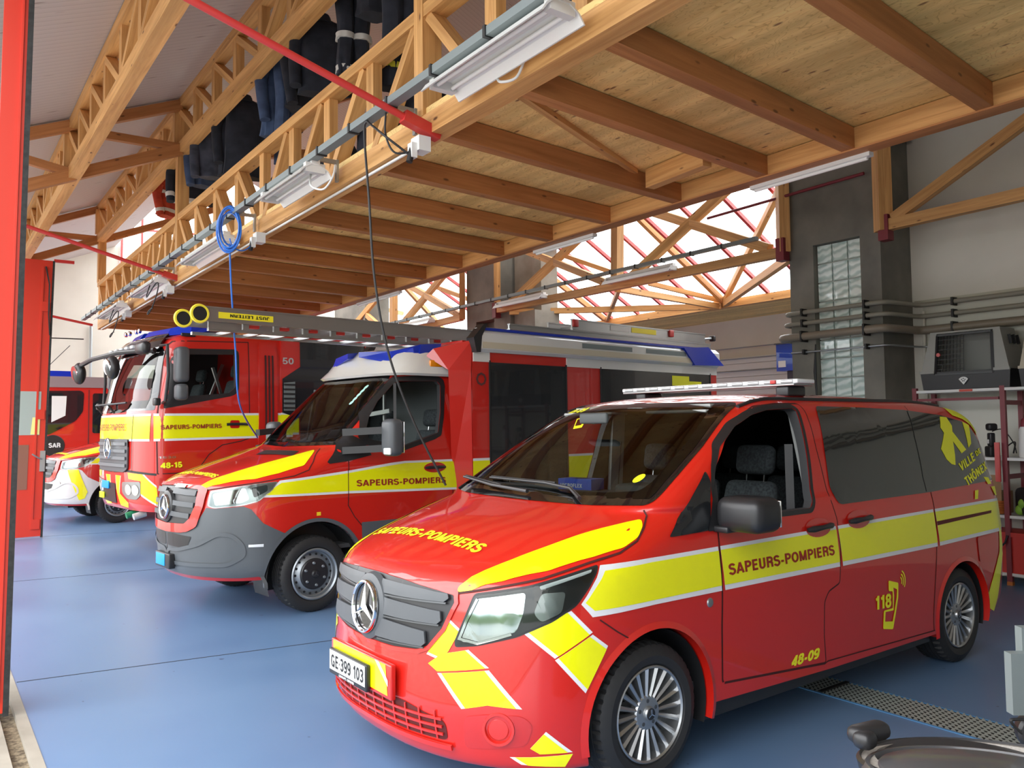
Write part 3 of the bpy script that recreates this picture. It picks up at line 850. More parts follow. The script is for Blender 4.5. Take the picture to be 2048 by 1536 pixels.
# ---- red tie rods
def rod(a, c, r, lab, head=True, m=red_metal):
    off = P(*a); root = empty('tie_rod', off, 0, lab, 'tie rod', None)
    MB().cyl((0, 0, 0), P(*c) - off, r, 14).build('rod', m, root)
    d = (P(*a) - P(*c)).normalized()
    if head:
        MB().bar(d * -.12, d * .16, .075, .075).build('end_shoe', red_metal, root, smooth=0)
    return root
rod((4.6, 2.62, 3.765), (4.62, 0.75, 4.29), .024, 'long red steel tie rod crossing in front of the loft rail, nearest the camera')
rod((11.25, 2.64, 3.79), (11.2, 0.7, 4.30), .024, 'red steel tie rod meeting the loft edge beam near its middle')
rod((17.2, 2.60, 3.78), (17.2, 0.7, 4.12), .024, 'red steel tie rod at the far end of the loft edge beam', False)
rod((5.2, 9.1, 4.75), (7.6, 9.1, 4.72), .02, 'thin dark red tie rod between the loft edge and the glass block column', False, dark_red)

# ---- cable trays
def tray(a, c, lab):
    off = P(*a); root = empty('cable_tray', off, 0, lab, 'cable tray')
    e = P(*c) - off
    MB().bar((0, 0, 0), e, .07, .05).build('rail', tray_m, root, smooth=0)
    L = e.length; k = int(L / .55); cl = MB()
    for i in range(1, k):
        p = e * (i / k); cl.bar(p - e.normalized() * .012, p + e.normalized() * .012, .085, .065)
    cl.build('clips', black, root, smooth=0)
    return root
t1 = tray((1.2, 2.42, 3.87), (17.1, 2.42, 3.87), 'long grey cable tray running along the loft edge')
for b in (4.72, 6.0, 8.0, 11.25, 13.0, 15.0):
    br = MB(); o = P(1.2, 2.42, 3.87)
    br.bar(P(b, 2.42, 3.90) - o, P(b, 2.66, 3.90) - o, .03, .03); br.bar(P(b, 2.66, 3.74) - o, P(b, 2.66, 3.92) - o, .035, .02, NV)
    br.build('bracket', steel, t1, smooth=0)
tray((6.65, 8.95, 4.22), (18.5, 8.95, 4.22), 'grey cable tray hung in front of the rear rooflight trusses')

# ---- strip lights
tube_m = mat('fluorescent_tube', (0.85, 0.85, 0.83), 0.25)
def strip_light(b0, b1, n, z, lab, grp, scale=1.0):
    L = b1 - b0; off = P((b0 + b1) / 2, n, z); root = empty('strip_light', off, 0, lab, 'ceiling light', grp)
    q = lambda b, m_, z_: BV * b + NV * m_ + Vector((0, 0, z_))
    h = L / 2
    MB().box(-h, h, -.035, .035, -.02, .03, fr=q).build('housing', white_enamel, root, smooth=0)
    for s in (-1, 1):
        rf_ = MB(); prof = [(.03, -.015), (.06, -.03), (.095, -.055), (.13, -.10), (.14, -.10), (.105, -.05), (.065, -.022), (.03, -.008)]
        rf_.prism([q(-h, s * a, c) for a, c in prof], (0, 0, 0), BV * L)
        rf_.build('reflector', white_enamel, root, smooth=0)
        MB().cyl(q(-h + .06, s * .05, -.055), q(h - .06, s * .05, -.055), .013, 12).build('tube', tube_m, root)
    for e in (-h + .03, h - .03):
        MB().box(e - .025, e + .025, -.08, .08, -.075, 0, fr=q).build('end_cap', white_plastic, root, smooth=0)
    return root
strip_light(2.95, 4.12, 2.50, 3.86, 'large white twin strip light with open reflectors, nearest the camera', 'strip lights along the loft edge')
strip_light(5.9, 6.95, 2.44, 3.83, 'white strip light between the two red tie rods with a looped flex', 'strip lights along the loft edge')
strip_light(8.45, 10.0, 2.52, 3.79, 'white strip light just left of the coiled blue hose', 'strip lights along the loft edge')
strip_light(11.35, 12.9, 2.52, 3.79, 'white strip light beyond the red tie rod at the loft middle', 'strip lights along the loft edge')
strip_light(13.95, 15.7, 2.52, 3.79, 'farthest white strip light at the end of the loft edge', 'strip lights along the loft edge')
strip_light(8.15, 9.6, 8.98, 4.12, 'white strip light below the tray against the rooflight, right one', 'strip lights below the rear tray')
strip_light(11.25, 12.7, 8.98, 4.12, 'white strip light below the rear tray beside the middle column', 'strip lights below the rear tray')
strip_light(15.2, 16.6, 8.98, 4.12, 'white strip light below the rear tray left of the middle column', 'strip lights below the rear tray')
for b0, b1, lab in ((3.08, 4.12, 'white strip light under the loft rear beam, in front of the glass block column'), (6.05, 7.05, 'white strip light under the loft rear beam before the rooflight'), (10.2, 11.6, 'white strip light under the loft rear beam near the middle column'), (14.6, 15.6, 'farthest white strip light under the loft rear beam')):
    off = P((b0 + b1) / 2, 5.5, 3.70); root = empty('tube_light', off, 0, lab, 'ceiling light', 'tube lights under the loft rear beam')
    q = lambda b, n, z: BV * b + NV * n + Vector((0, 0, z)); h = (b1 - b0) / 2
    MB().box(-h, h, -.03, .03, -.02, .012, fr=q).build('housing', white_enamel, root, smooth=0)
    MB().cyl(q(-h + .03, 0, -.03), q(h - .03, 0, -.03), .013, 10).build('tube', tube_m, root)

# ---- wall pipes on the right
pipe_m = mat('grey_painted_pipe', (0.28, 0.265, 0.215), 0.5)
def pipe(pts, r, lab, m=pipe_m):
    off = P(*pts[0]); root = empty('wall_pipe', off, 0, lab, 'pipe')
    ps = [P(*p) - off for p in pts]
    sm = []
    for i, p in enumerate(ps):
        if 0 < i < len(ps) - 1:
            a = (ps[i - 1] - p).normalized() * .12; c = (ps[i + 1] - p).normalized() * .12
            for t in (0, .25, .5, .75, 1): sm.append(p + a * (1 - t) ** 2 + c * t ** 2)
        else: sm.append(p)
    MB().tube(sm, r, 12).build('tube', m, root)
    for b, n in ((6.1, 9.12), (5.25, 9.12), (4.55, 9.82), (2.6, 9.82)):
        cl = MB(); cl.box(b - .012, b + .012, n - r - .02, n + r + .04, -r - .02, r + .02, fr=lambda x, y, z: P(x, y, pts[0][2] + z) - off)
        cl.build('clamp', black, root, smooth=0)
pipe([(6.38, 9.7, 3.17), (6.38, 9.12, 3.17), (5.0, 9.12, 3.17), (4.95, 9.82, 3.17), (0, 9.82, 3.17)], .028, 'upper of two thin grey pipes wrapping the glass block column')
pipe([(6.40, 9.7, 3.03), (6.40, 9.12, 3.03), (5.0, 9.12, 3.03), (4.95, 9.82, 3.03), (0, 9.82, 3.03)], .028, 'lower of two thin grey pipes wrapping the glass block column')
pipe([(6.45, 9.7, 2.86), (6.45, 9.10, 2.86), (5.0, 9.10, 2.86), (4.95, 9.80, 2.86), (0, 9.80, 2.86)], .05, 'thick grey drain pipe below the two thin pipes', mat('taupe_pipe', (0.24, 0.20, 0.15), 0.4))
pipe([(6.30, 9.14, 2.66), (5.0, 9.14, 2.66), (4.95, 9.84, 2.66), (3.9, 9.84, 2.66)], .012, 'thin dark conduit just below the thick drain pipe', steel)
MB_cable = MB().tube([P(5.96, 9.16, 2.75), P(5.97, 9.15, 2.4), P(5.96, 9.16, 2.0)], [.008, .02, .008], 8)
tag(MB_cable.build('hanging_cable', black), 'short black cable hanging beside the glass blocks', 'cable')
cd = MB().tube([P(4.93, 9.86, 3.1), P(4.93, 9.86, 0.2)], .02, 8)
tag(cd.build('conduit', plaster), 'cream vertical conduit in the corner beside the column', 'conduit')
# rear bay: horizontal panelling of the roller shutter
sh = empty('roller_shutter', P(10.3, 14.05, 0), 0, 'cream roller shutter with horizontal guide rails at the rear', 'shutter'); off = P(10.3, 14.05, 0)
q = lambda b, n, z: P(b, n, z) - off
s_ = MB()
for k in range(14): s_.box(7.0, 12.5, 14.0, 14.06, 1.2 + .14 * k, 1.2 + .14 * k + .132, fr=q)
s_.build('slats', white_plastic, sh, smooth=0)
for z in (3.12, 3.35): MB().cyl(q(7.0, 13.95, z), q(12.5, 13.95, z), .012, 8).build('guide_rail', steel, sh)
MB().cyl(q(7.0, 13.9, 2.85), q(12.5, 13.9, 2.85), .012, 8).build('guide_rail', steel, sh)
for z in (3.12, 3.35, 2.85): MB().box(9.4, 9.44, 13.85, 13.95, z - .05, z + .05, fr=q).build('clamp', steel, sh, smooth=0)
# blue box on the rear bay side
bx = empty('wall_cabinet', P(7.65, 10.9, 2.5), 0, 'blue metal box fixed near the column above the van roof', 'box'); off = P(7.65, 10.9, 2.5)
q = lambda b, n, z: P(b, n, z) - off
MB().box(7.40, 7.72, 10.8, 11.1, 2.56, 2.98, fr=q).build('body', mat('blue_metal', (0.01, 0.06, 0.42), 0.35, coat=.5), bx, smooth=0)
MB().box(7.38, 7.74, 10.78, 11.12, 2.98, 3.0, fr=q).build('lid', grey_m, bx, smooth=0)
MB().box(7.55, 7.68, 10.79, 10.8, 2.62, 2.72, fr=q).build('sticker', white_plastic, bx, smooth=0)
MB().box(7.45, 7.6, 10.9, 11.0, 0, 2.56, fr=q).build('stand', grey_m, bx, smooth=0)

# ---- drain grate
gr = empty('drain_grate', P(2.5, 4.91, 0), 0, 'galvanised diamond mesh drain channel in the blue floor', 'drain'); off = P(2.5, 4.91, 0)
q = lambda b, n, z: P(b, n, z) - off
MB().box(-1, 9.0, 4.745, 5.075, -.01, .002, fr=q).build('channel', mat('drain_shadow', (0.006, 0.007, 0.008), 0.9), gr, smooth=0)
g = MB(); db = .036; dn = .036
nb, nn_ = int(6.2 / db), 9
for i in range(nb):
    for j in range(nn_):
        b = -1 + db * i; n = 4.752 + dn * j
        g.add([q(b, n, .003), q(b + db, n, .003), q(b + db, n + dn * .95, .011)], [(0, 1, 2)])
g.build('mesh', mat('zinc_mesh', (0.30, 0.33, 0.31), 0.55, 0.3), gr, smooth=0, recalc=False)
for nn2 in (4.74, 5.08): MB().box(-1, 9.0, nn2 - .008, nn2 + .008, -.01, .006, fr=q).build('frame', mat('blue_edge', (0.08, 0.22, 0.42), 0.4), gr, smooth=0)
for bb in (3.12, -.2): MB().box(bb, bb + .03, 4.75, 5.07, 0, .013, fr=q).build('cross_bar', black, gr, smooth=0)
# ================================================================= VEHICLES
paint = mat('red_vehicle_paint', (0.54, 0.009, 0.003), 0.45, coat=1.0)
paint_in = mat('dark_interior_trim', (0.045, 0.047, 0.05), 0.7)
yellow = mat('fluorescent_yellow_film', (0.80, 0.80, 0.0), 0.35, coat=0.5)
white_film = mat('white_reflective_film', (0.72, 0.73, 0.76), 0.35, coat=0.3)
letter_red = mat('brown_red_lettering', (0.30, 0.02, 0.01), 0.5)
letter_yel = mat('yellow_lettering', (0.88, 0.88, 0.02), 0.4)
seam_m = mat('dark_gap', (0.05, 0.004, 0.004), 0.7)
privacy = mat('dark_privacy_glass', (0.012, 0.014, 0.016), 0.04, coat=1.0)
frit = mat('black_glass_border', (0.008, 0.008, 0.009), 0.08, coat=1.0)
satin_black = mat('satin_black_plastic', (0.018, 0.018, 0.02), 0.38)
white_paint = mat('white_vehicle_paint', (0.75, 0.75, 0.72), 0.3, coat=1.0)
blue_lens = mat('blue_beacon_lens', (0.0, 0.025, 0.42), 0.3, coat=0.35)
amber = mat('amber_lens', (0.9, 0.28, 0.0), 0.2, coat=1.0)
clear_lens = mat('clear_lens', (0.75, 0.78, 0.8), 0.1, coat=1.0)
rim_m = mat('alloy_rim', (0.42, 0.43, 0.44), 0.3, 0.85)
rim_dark = mat('dark_steel_rim', (0.10, 0.105, 0.11), 0.42, 0.6)
rim_grey = mat('silver_steel_rim', (0.30, 0.33, 0.36), 0.4, 0.7)
seat_m = noise_mat('dark_seat_fabric', (0.018, 0.022, 0.026), (0.05, 0.06, 0.065), 60, 0.9)
dash_m = mat('grey_dashboard', (0.06, 0.068, 0.07), 0.6)
tint = mat('tinted_glass', (0.5, 0.5, 0.5), 0.02)
nt, b_ = nodes(tint)
gl = add(nt, 'ShaderNodeBsdfGlossy', Roughness=0.015); tr = add(nt, 'ShaderNodeBsdfTransparent'); mxs = add(nt, 'ShaderNodeMixShader')
fr_ = add(nt, 'ShaderNodeFresnel', IOR=1.5)
nt.links.new(fr_.outputs[0], mxs.inputs[0]); nt.links.new(tr.outputs[0], mxs.inputs[1]); nt.links.new(gl.outputs[0], mxs.inputs[2])
nt.links.new(mxs.outputs[0], nt.nodes['Material Output'].inputs['Surface'])
tr.inputs['Color'].default_value = (0.62, 0.68, 0.66, 1)
tyre_m = mat('tyre_rubber', (0.016, 0.016, 0.017), 0.62)

def arch_liner_shape(mb, X, y, z, r, s, depth=.30):
    n = 28; a0 = [(X + r * math.cos(R(-18) + (PI + R(36)) * k / n), z + r * math.sin(R(-18) + (PI + R(36)) * k / n)) for k in range(n + 1)]
    o = [(x, y * s, zz) for x, zz in a0]; i = [(x, (y - depth) * s, zz) for x, zz in a0]
    mb.add(o + i, [(k, k + 1, n + 2 + k, n + 1 + k) for k in range(n)] + [tuple(range(n + 1, 2 * n + 2))])
def mirror_y(pts): return [(p[0], -p[1], p[2]) for p in pts]
def wheel(root, X, Y, sgn, r, rim_r, width, style, steer=0.0, name='wheel', tyre_wall=True):
    """centre of the outer face at (X, Y); sgn +1 = vehicle's left side"""
    w = empty(name); w.parent = root
    w.location = (-X, Y, r); w.rotation_euler = (0, 0, steer)
    s = sgn
    ax = Vector((0, s, 0))
    t = MB()
    prof = [(rim_r, -.012), (rim_r + .012, 0.004), (rim_r + (r - rim_r) * .45, .012), (r - .025, 0.0), (r - .008, -.012), (r, -.03)]
    gv = 5; ww = width - .06
    for k in range(gv):
        a = -.03 - ww * k / gv; c = -.03 - ww * (k + 1) / gv
        prof += [(r, a - ww / gv * .1), (r, c + ww / gv * .15), (r - .009, c + ww / gv * .1), (r - .009, c)]
    prof += [(r, -width + .03), (r - .01, -width + .012), (r - .03, -width), (rim_r + .01, -width), (rim_r, -width + .01)]
    sg_ = 180
    t.lathe(prof, (0, 0, 0), ax, sg_)
    for i_, (pr_, ph_) in enumerate(prof):          # shoulder sipes
        if r - .012 < pr_ <= r and (ph_ > -.05 or ph_ < -width + .05):
            for k in range(sg_):
                if k % 4 < 1:
                    v_ = Vector(t.v[i_ * sg_ + k]); y_ = v_.y; v_.y = 0; v_ *= (r - .014) / max(v_.length, 1e-6); v_.y = y_; t.v[i_ * sg_ + k] = tuple(v_)
    t.build('tyre', tyre_m, w, smooth=30)
    if style == 'multi':
        rm = MB(); rm.lathe([(rim_r, -.10), (rim_r, 0.0), (rim_r - .006, .004), (rim_r - .014, -.004), (rim_r - .016, -.10)], (0, 0, 0), ax, 64)
        rm.build('rim', rim_m, w, smooth=30)
        bk = MB(); bk.lathe([(rim_r - .015, -.09), (.05, -.11), (.0, -.11)], (0, 0, 0), ax, 32); bk.build('brake_disc', rim_dark, w)
        for k in range(20):
            a = 2 * PI * k / 20
            c, s_ = math.cos(a), math.sin(a)
            m_ = MB()
            p0 = Vector((c * .055, -.03 * s, s_ * .055)); p1 = Vector((c * (rim_r - .012), -.022 * s, s_ * (rim_r - .012)))
            tn = Vector((-s_, 0, c))
            wa, wb = .0075, .013; dp = Vector((0, -.03 * s, 0)); tp = Vector((0, .012 * s, 0))
            m_.add([p0 - tn * wa, p0 + tn * wa, p1 + tn * wb, p1 - tn * wb, p0 + tp * .6, p1 + tp,
                    p0 - tn * wa + dp, p0 + tn * wa + dp, p1 + tn * wb + dp * 2, p1 - tn * wb + dp * 2],
                   [(0, 4, 5, 3), (4, 1, 2, 5), (0, 3, 9, 6), (1, 7, 8, 2), (6, 9, 8, 7), (3, 5, 2, 8, 9), (0, 6, 7, 1, 4)])
            m_.build('spoke', rim_m, w, smooth=0)
        MB().lathe([(0, .0), (.03, -.001), (.034, -.006), (.036, -.018), (.078, -.022), (.084, -.03), (.084, -.06)], (0, 0, 0), ax, 40).build('hub', rim_m, w, smooth=30)
        MB().lathe([(0, .003), (.027, .002), (.029, -.002)], (0, 0, 0), ax, 32).build('hub_cap', satin_black, w)
        st = MB()
        for k in range(3):
            a = PI / 2 + 2 * PI * k / 3; st.bar((0, .004 * s, 0), (math.cos(a) * .024, .004 * s, math.sin(a) * .024), .005, .004, (0, 1, 0))
        st.build('hub_star', chrome, w, smooth=0)
        for k in range(5):
            a = 2 * PI * k / 5 + .3; c, s_ = math.cos(a) * .058, math.sin(a) * .058
            MB().cyl((c, -.03 * s, s_), (c, -.019 * s, s_), .010, 10).build('wheel_bolt', rim_dark, w)
    else:
        dark = style == 'dark'
        MB().lathe([(rim_r, 0.0), (rim_r - .012, .008), (rim_r - .026, -.004), (rim_r - .03, -.05), (rim_r - .04, -.055)], (0, 0, 0), ax, 64).build('rim', rim_dark if dark else rim_grey, w, smooth=30)
        bm_m = MB(); ro = rim_r - .038; ri = rim_r * .60
        bm_m.lathe([(ro, -.058), (ro - .02, -.05), (ri + .02, -.03), (ri, -.02)], (0, 0, 0), ax, 64)
        bm_m.build('wheel_disc', rim_grey, w, smooth=30)
        for k in range(18):
            a = 2 * PI * k / 18; rr_ = (ro + ri) / 2 + .008
            c, s_ = math.cos(a), math.sin(a)
            MB().lathe([(0, -.0385), (.011, -.0385), (.012, -.045)], (c * rr_, 0, s_ * rr_), ax, 12).build('vent_hole', black, w)
        MB().lathe([(0, .022), (.03, .02), (.036, .012), (.04, .004), (ri * .93, -.002), (ri, -.012), (ri + .004, -.03)], (0, 0, 0), ax, 48).build('hub_cap', satin_black, w, smooth=30)
        for k in range(6):
            a = 2 * PI * k / 6 + .4; rr_ = ri * .72; c, s_ = math.cos(a) * rr_, math.sin(a) * rr_
            MB().lathe([(0, .022), (.008, .02), (.012, .006), (.016, .0)], (c, 0, s_), ax, 8).build('wheel_nut', rim_grey, w, smooth=0)
        st = MB()
        for k in range(3):
            a = PI / 2 + 2 * PI * k / 3; st.bar((0, .024 * s, 0), (math.cos(a) * .026, .024 * s, math.sin(a) * .026), .005, .003, (0, 1, 0))
        st.build('hub_star', rim_dark, w, smooth=0)
    return w
def star_emblem(root, c, r, nrm=(-1, 0, 0), up=(0, 0, 1), name='star_emblem'):
    e = MB(flip=True); c = Vector(c); n = Vector(nrm).normalized(); u = Vector(up); s = u.cross(n).normalized(); u = n.cross(s).normalized()
    ring = [(r, 0), (r - .004, .010), (r - .012, .012), (r - .018, .006), (r - .018, -.006), (r, -.008)]
    e.lathe(ring, c, n, 48, close=True)
    for k in range(3):
        a = PI / 2 + 2 * PI * k / 3
        d = s * math.cos(a) + u * math.sin(a); t = n.cross(d)
        tip = c + d * (r - .014) + n * .004; b0 = c + t * (r * .13) - d * (r * .06); b1 = c - t * (r * .13) - d * (r * .06)
        top = c + n * .022
        e.add([tip, b0, b1, top], [(0, 1, 3), (0, 3, 2), (0, 2, 1), (1, 2, 3)])
    return e.build(name, chrome, root, smooth=25)
def inset2(poly, d):
    """inset a 2D polygon by d on every edge (simple, convex-ish shapes); d may be a list per edge"""
    A = sum(poly[i - 1][0] * poly[i][1] - poly[i][0] * poly[i - 1][1] for i in range(len(poly)))
    sg = 1 if A > 0 else -1; N = len(poly); lines = []
    for i in range(N):
        p, q = Vector(poly[i]), Vector(poly[(i + 1) % N]); t = (q - p).normalized(); nn = Vector((-t.y, t.x)) * sg
        dd = d[i] if isinstance(d, (list, tuple)) else d
        lines.append((p + nn * dd, t))
    out = []
    for i in range(N):
        (p, t), (q, s) = lines[i - 1], lines[i]
        den = t.x * s.y - t.y * s.x
        if abs(den) < 1e-6: out.append(tuple(q)); continue
        k = ((q.x - p.x) * s.y - (q.y - p.y) * s.x) / den
        out.append(tuple(p + t * k))
    return out
def chevron(pts3, fr, bvh, root, ins, step=.06, name='yellow_marking', off=.002):
    uv = to_uv(fr, pts3)
    o = skin('white_marking_edge', uv, fr, bvh, white_film, root, off, step)
    skin(name, inset2(uv, ins), fr, bvh, yellow, root, off + .0015, step)
def veh_root(name, O, yaw, label, cat):
    """O ground point, yaw = heading of the tail (degrees clockwise from +Y)"""
    r = empty(name, (O[0], O[1], 0), 0, label, cat)
    a = R(yaw); back = Vector((math.sin(a), math.cos(a), 0)); left = Vector((back.y, -back.x, 0))
    M = Matrix((-back, left, Vector((0, 0, 1)))).transposed()
    r.rotation_euler = M.to_euler()
    return r
def seat(root, X, Y, z, w=.48, hr=True, name='seat', h=.62, m=None):
    m = m or seat_m
    s = empty(name); s.parent = root; s.location = (-X, Y, z)
    MB().rbox((-.0, 0, .08), .50, w, .16, .05, rot=Matrix.Rotation(R(-6), 3, 'Y')).build('seat_cushion', m, s)
    MB().rbox((-.30, 0, .10 + h / 2), .13, w, h, .055, rot=Matrix.Rotation(R(-14), 3, 'Y'), taper=.85).build('backrest', m, s)
    if hr:
        MB().rbox((-.42, 0, .23 + h), .11, w * .62, .20, .05, rot=Matrix.Rotation(R(-10), 3, 'Y')).build('headrest', m, s)
        b = MB()
        for q in (-.07, .07): b.cyl((-.40, q, .05 + h), (-.42, q, .16 + h), .007, 8)
        b.build('headrest_post', chrome, s)
    return s

# ---------------------------------------------------------------- the near red van
VITO_LEV = [(.15,-.78,3.80,1.00,.80,2.4,.4,3),(.20,-.96,3.92,1.05,.85,2.4,.4,3),(.30,-1.00,4.0,1.06,.88,2.4,.35,3),(.45,-1.02,4.10,1.063,.88,2.4,.3,3),(.62,-1.01,4.13,1.066,.88,2.4,.3,3),(.82,-.99,4.13,1.069,.88,2.4,.3,3),(.97,-.96,4.13,1.062,.88,2.4,.3,3),(1.03,-.91,4.13,1.056,.85,2.4,.3,3),
(1.09,-.80,4.13,1.05,.85,2.4,.3,3),(1.16,-.62,4.13,1.042,.85,2.4,.3,3),(1.23,-.40,4.13,1.03,.8,2.5,.3,3),(1.29,-.16,4.13,1.017,.7,2.7,.3,3),(1.34,.02,4.12,1.0,.42,3.2,.3,3),(1.45,.22,4.11,.978,.40,3.4,.3,3),(1.6,.47,4.09,.945,.40,3.4,.3,3),(1.72,.68,4.06,.912,.40,3.4,.3,3),(1.80,.82,3.99,.88,.4,3.4,.35,3),(1.86,.94,3.82,.845,.4,3.2,.4,2.8),(1.90,1.04,3.50,.79,.4,3.0,.5,2.5),(1.935,1.2,2.95,.70,.5,3,.6,2.5),(1.955,1.45,2.4,.52,.3,2.5,.4,2.5),(1.96,1.7,2.1,.2,.1,2.5,.1,2.5)]
def make_body(root, LEV, zfloor, inset, windows_side, windows_front, wheels, wheel_r, paint_mats, hw):
    vs, fs = loft_body(LEV); bvh = body_bvh(vs, fs)
    body = solid('body', vs, fs)
    for m in paint_mats: body.data.materials.append(m)
    iv, if_ = loft_body(LEV, inset=inset, zmin=zfloor)
    cut = [solid('cut', [(max(x, -.35) if z < 1.25 else x, y, z) for x, y, z in iv], if_, 1)]
    for poly, a, b in windows_side: cut.append(cutter(poly, 'y', a, b, 1))
    for poly, a, b in windows_front: cut.append(cutter(poly, 'x', a, b, 1))
    for X, z, r in wheels:
        c = [(X + r * math.cos(2 * PI * k / 40), z + r * math.sin(2 * PI * k / 40)) for k in range(40)]
        for s in (1, -1): cut.append(cutter(c, 'y', s * (hw - .34), s * (hw + .3), 1))
    carve(body, cut)
    body.parent = root
    return body, bvh
vito = veh_root('crew_van', (0.045, 4.845), 53.1, 'low red crew van with yellow stripes and star grille, nearest the camera', 'van')
rt = vito
door_open = [(.57,1.245),(.56,1.40),(.60,1.50),(.706,1.62),(.902,1.739),(1.072,1.806),(1.228,1.836),(1.50,1.848),(1.525,1.83),(1.508,1.74),(1.484,1.541),(1.435,1.285),(1.40,1.245)]
ws_open = [(-.76,1.40),(-.60,1.385),(0,1.375),(.60,1.385),(.78,1.40),(.80,1.44),(.755,1.64),(.67,1.82),(.62,1.845),(0,1.865),(-.62,1.845),(-.67,1.82),(-.755,1.64),(-.79,1.44)]
q_open = [(.24,1.215),(.45,1.225),(.50,1.44)]
body, BV1 = make_body(rt, VITO_LEV, .36, .045, [(door_open, -1.5, 1.5), ([(.36,.05),(.36,.315),(1.5,.285),(3.0,.275),(3.0,.05)], -1.5, 1.5), ([(3.4,.05),(3.4,.30),(3.75,.315),(4.4,.40),(4.4,.05)], -1.5, 1.5)], [(ws_open, -1.3, 1.25)], [(0, .34, .425), (3.24, .34, .40)], .34, [paint, paint_in], 1.06)
SL, SRt, FF, FT = frame_side(1), frame_side(-1), frame_front(), frame_top()
D45 = frame_diag(45); D45r = frame_diag(45, -1)
D60 = frame_diag(60)
for s, fr in ((1, SL), (-1, SRt)):
    skin('rear_side_glass', rnd_poly([(1.765,1.862),(2.29,1.856),(2.874,1.84),(3.387,1.80),(3.70,1.745),(3.80,1.68),(3.92,1.50),(3.93,1.29),(2.875,1.255),(1.70,1.245),(1.655,1.35),(1.69,1.595),(1.735,1.80)], .05), fr, BV1, privacy, rt, .004)
    seam('glass_divider', [(2.905,1.832),(2.86,1.65),(2.845,1.45),(2.82,1.262)], fr, BV1, black, rt, .008, .0055)
    # front door skin with its window opening
    outline = rnd_poly([(.505,.40),(.505,.70),(.520,.99),(.525,1.19),(.545,1.36),(.60,1.51),(.765,1.66),(.981,1.795),(1.154,1.858),(1.355,1.875),(1.60,1.878),(1.62,1.83),(1.605,1.60),(1.62,1.33),(1.655,1.16),(1.655,1.0),(1.635,.88),(1.62,.78),(1.50,.745),(1.455,.69),(1.445,.5),(1.46,.33)], .02)
    seam('door_gap', outline + [outline[0]], fr, BV1, seam_m, rt, .012, .001, .06)
    skin('front_door', [inset2(outline, .005), rnd_poly(door_open, .03)], fr, BV1, paint, rt, .0025, .05)
    frm = rnd_poly(inset2(door_open, -.028), .04)
    skin('window_frame', [frm, rnd_poly(door_open, .03)], fr, BV1, satin_black, rt, .006, .05)
    skin('quarter_glass', rnd_poly([(.15,1.185),(.46,1.195),(.545,1.44),(.535,1.50)], .015), fr, BV1, privacy, rt, .006, .05)
    seam('sliding_door_gap', [(2.93,1.87),(2.885,1.25),(2.888,1.165),(2.881,1.04),(2.855,.88),(2.785,.42),(2.785,.31)], fr, BV1, seam_m, rt, .009, .0015)
    seam('sill_gap', [(.52,.395),(1.45,.325),(1.48,.335),(2.8,.305)], fr, BV1, seam_m, rt, .008, .0015)
    # side band, broken at the door gaps
    zt = lambda x: 1.107 + (x - .5) * .0125
    zb = lambda x: .878 + max(0, x - 2.8) * .02
    for k, (a, c) in enumerate(((-.30, .508), (.525, 1.628), (1.650, 2.862), (2.885, 4.00))):
        if k == 0:
            wp = [(-.295,1.09),(a + .3, zt(0)),(c, zt(c)),(c, zb(c)),(a + .3, zb(0)),(-.385,.868),(-.435,.93)]
            yp = [(-.285,1.066),(0, 1.080),(c, zt(c) - .022),(c, zb(c) + .027),(0, .900),(-.372,.896),(-.415,.935)]
        else:
            wp = [(a + .01, zb(a)), (c, zb(c)), (c, zt(c)), (a, zt(a))]
            yp = [(a + .008, zb(a) + .027), (c, zb(c) + .027), (c, zt(c) - .020), (a, zt(a) - .020)]
            if k in (1, 2):
                pass
        skin('white_band', wp, fr, BV1, white_film, rt, .0045, .08)
        skin('yellow_band', yp, fr, BV1, yellow, rt, .006, .08)
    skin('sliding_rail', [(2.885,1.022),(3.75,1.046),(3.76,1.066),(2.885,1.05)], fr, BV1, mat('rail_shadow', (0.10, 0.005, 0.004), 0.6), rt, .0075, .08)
    # handles
    for hx, hz in ((1.44, 1.128), (1.89, 1.142)):
        cup = [(hx + .135 * math.cos(t) * (1 if abs(math.cos(t)) < .9 else .97), hz + .056 * math.sin(t)) for t in [2 * PI * k / 24 for k in range(24)]]
        skin('handle_recess', cup, fr, BV1, mat('recess_red', (0.50, 0.012, 0.008), 0.25, coat=1), rt, .007, .05)
        h = MB(flip=True)
        yy = 1.062 * s
        h.tube([(hx - .125, yy, hz - .005), (hx - .09, yy + .018 * s, hz), (hx, yy + .026 * s, hz + .004), (hx + .09, yy + .02 * s, hz + .008), (hx + .13, yy + .004 * s, hz + .008)], [.012, .019, .014, .018, .012], 10)
        h.build('door_handle', satin_black, rt)
    # wheel arch lips
    for X, r_ in ((0, .425), (3.24, .40)):
        lip = MB(flip=True); prof = []
        N_ = 36; ring_i = []; ring_o = []
        for k in range(N_ + 1):
            t = R(-14) + (PI + R(28)) * k / N_
            for rr_, lst in ((r_ - .004, ring_i), (r_ + .028, ring_o)):
                x, z = X + rr_ * math.cos(t), .34 + rr_ * math.sin(t)
                hit = BV1.ray_cast(Vector((x, 3 * s, z)), Vector((0, -s, 0)))
                lst.append((x, (hit[0].y if hit[0] else s * 1.06) + .010 * s * (1 if lst is ring_i else .0) + .001 * s, z))
        back = [(x, y - .09 * s, z) for x, y, z in ring_i]
        nq = len(ring_i)
        lip.add(ring_o + ring_i + back, [(k, k + 1, nq + k + 1, nq + k) for k in range(nq - 1)] + [(nq + k, nq + k + 1, 2 * nq + k + 1, 2 * nq + k) for k in range(nq - 1)])
        lip.build('arch_lip', paint, rt, smooth=60)
        ln = MB(flip=True)
        pr = [(r_ - .02, 0), (r_ - .02, -.33)]
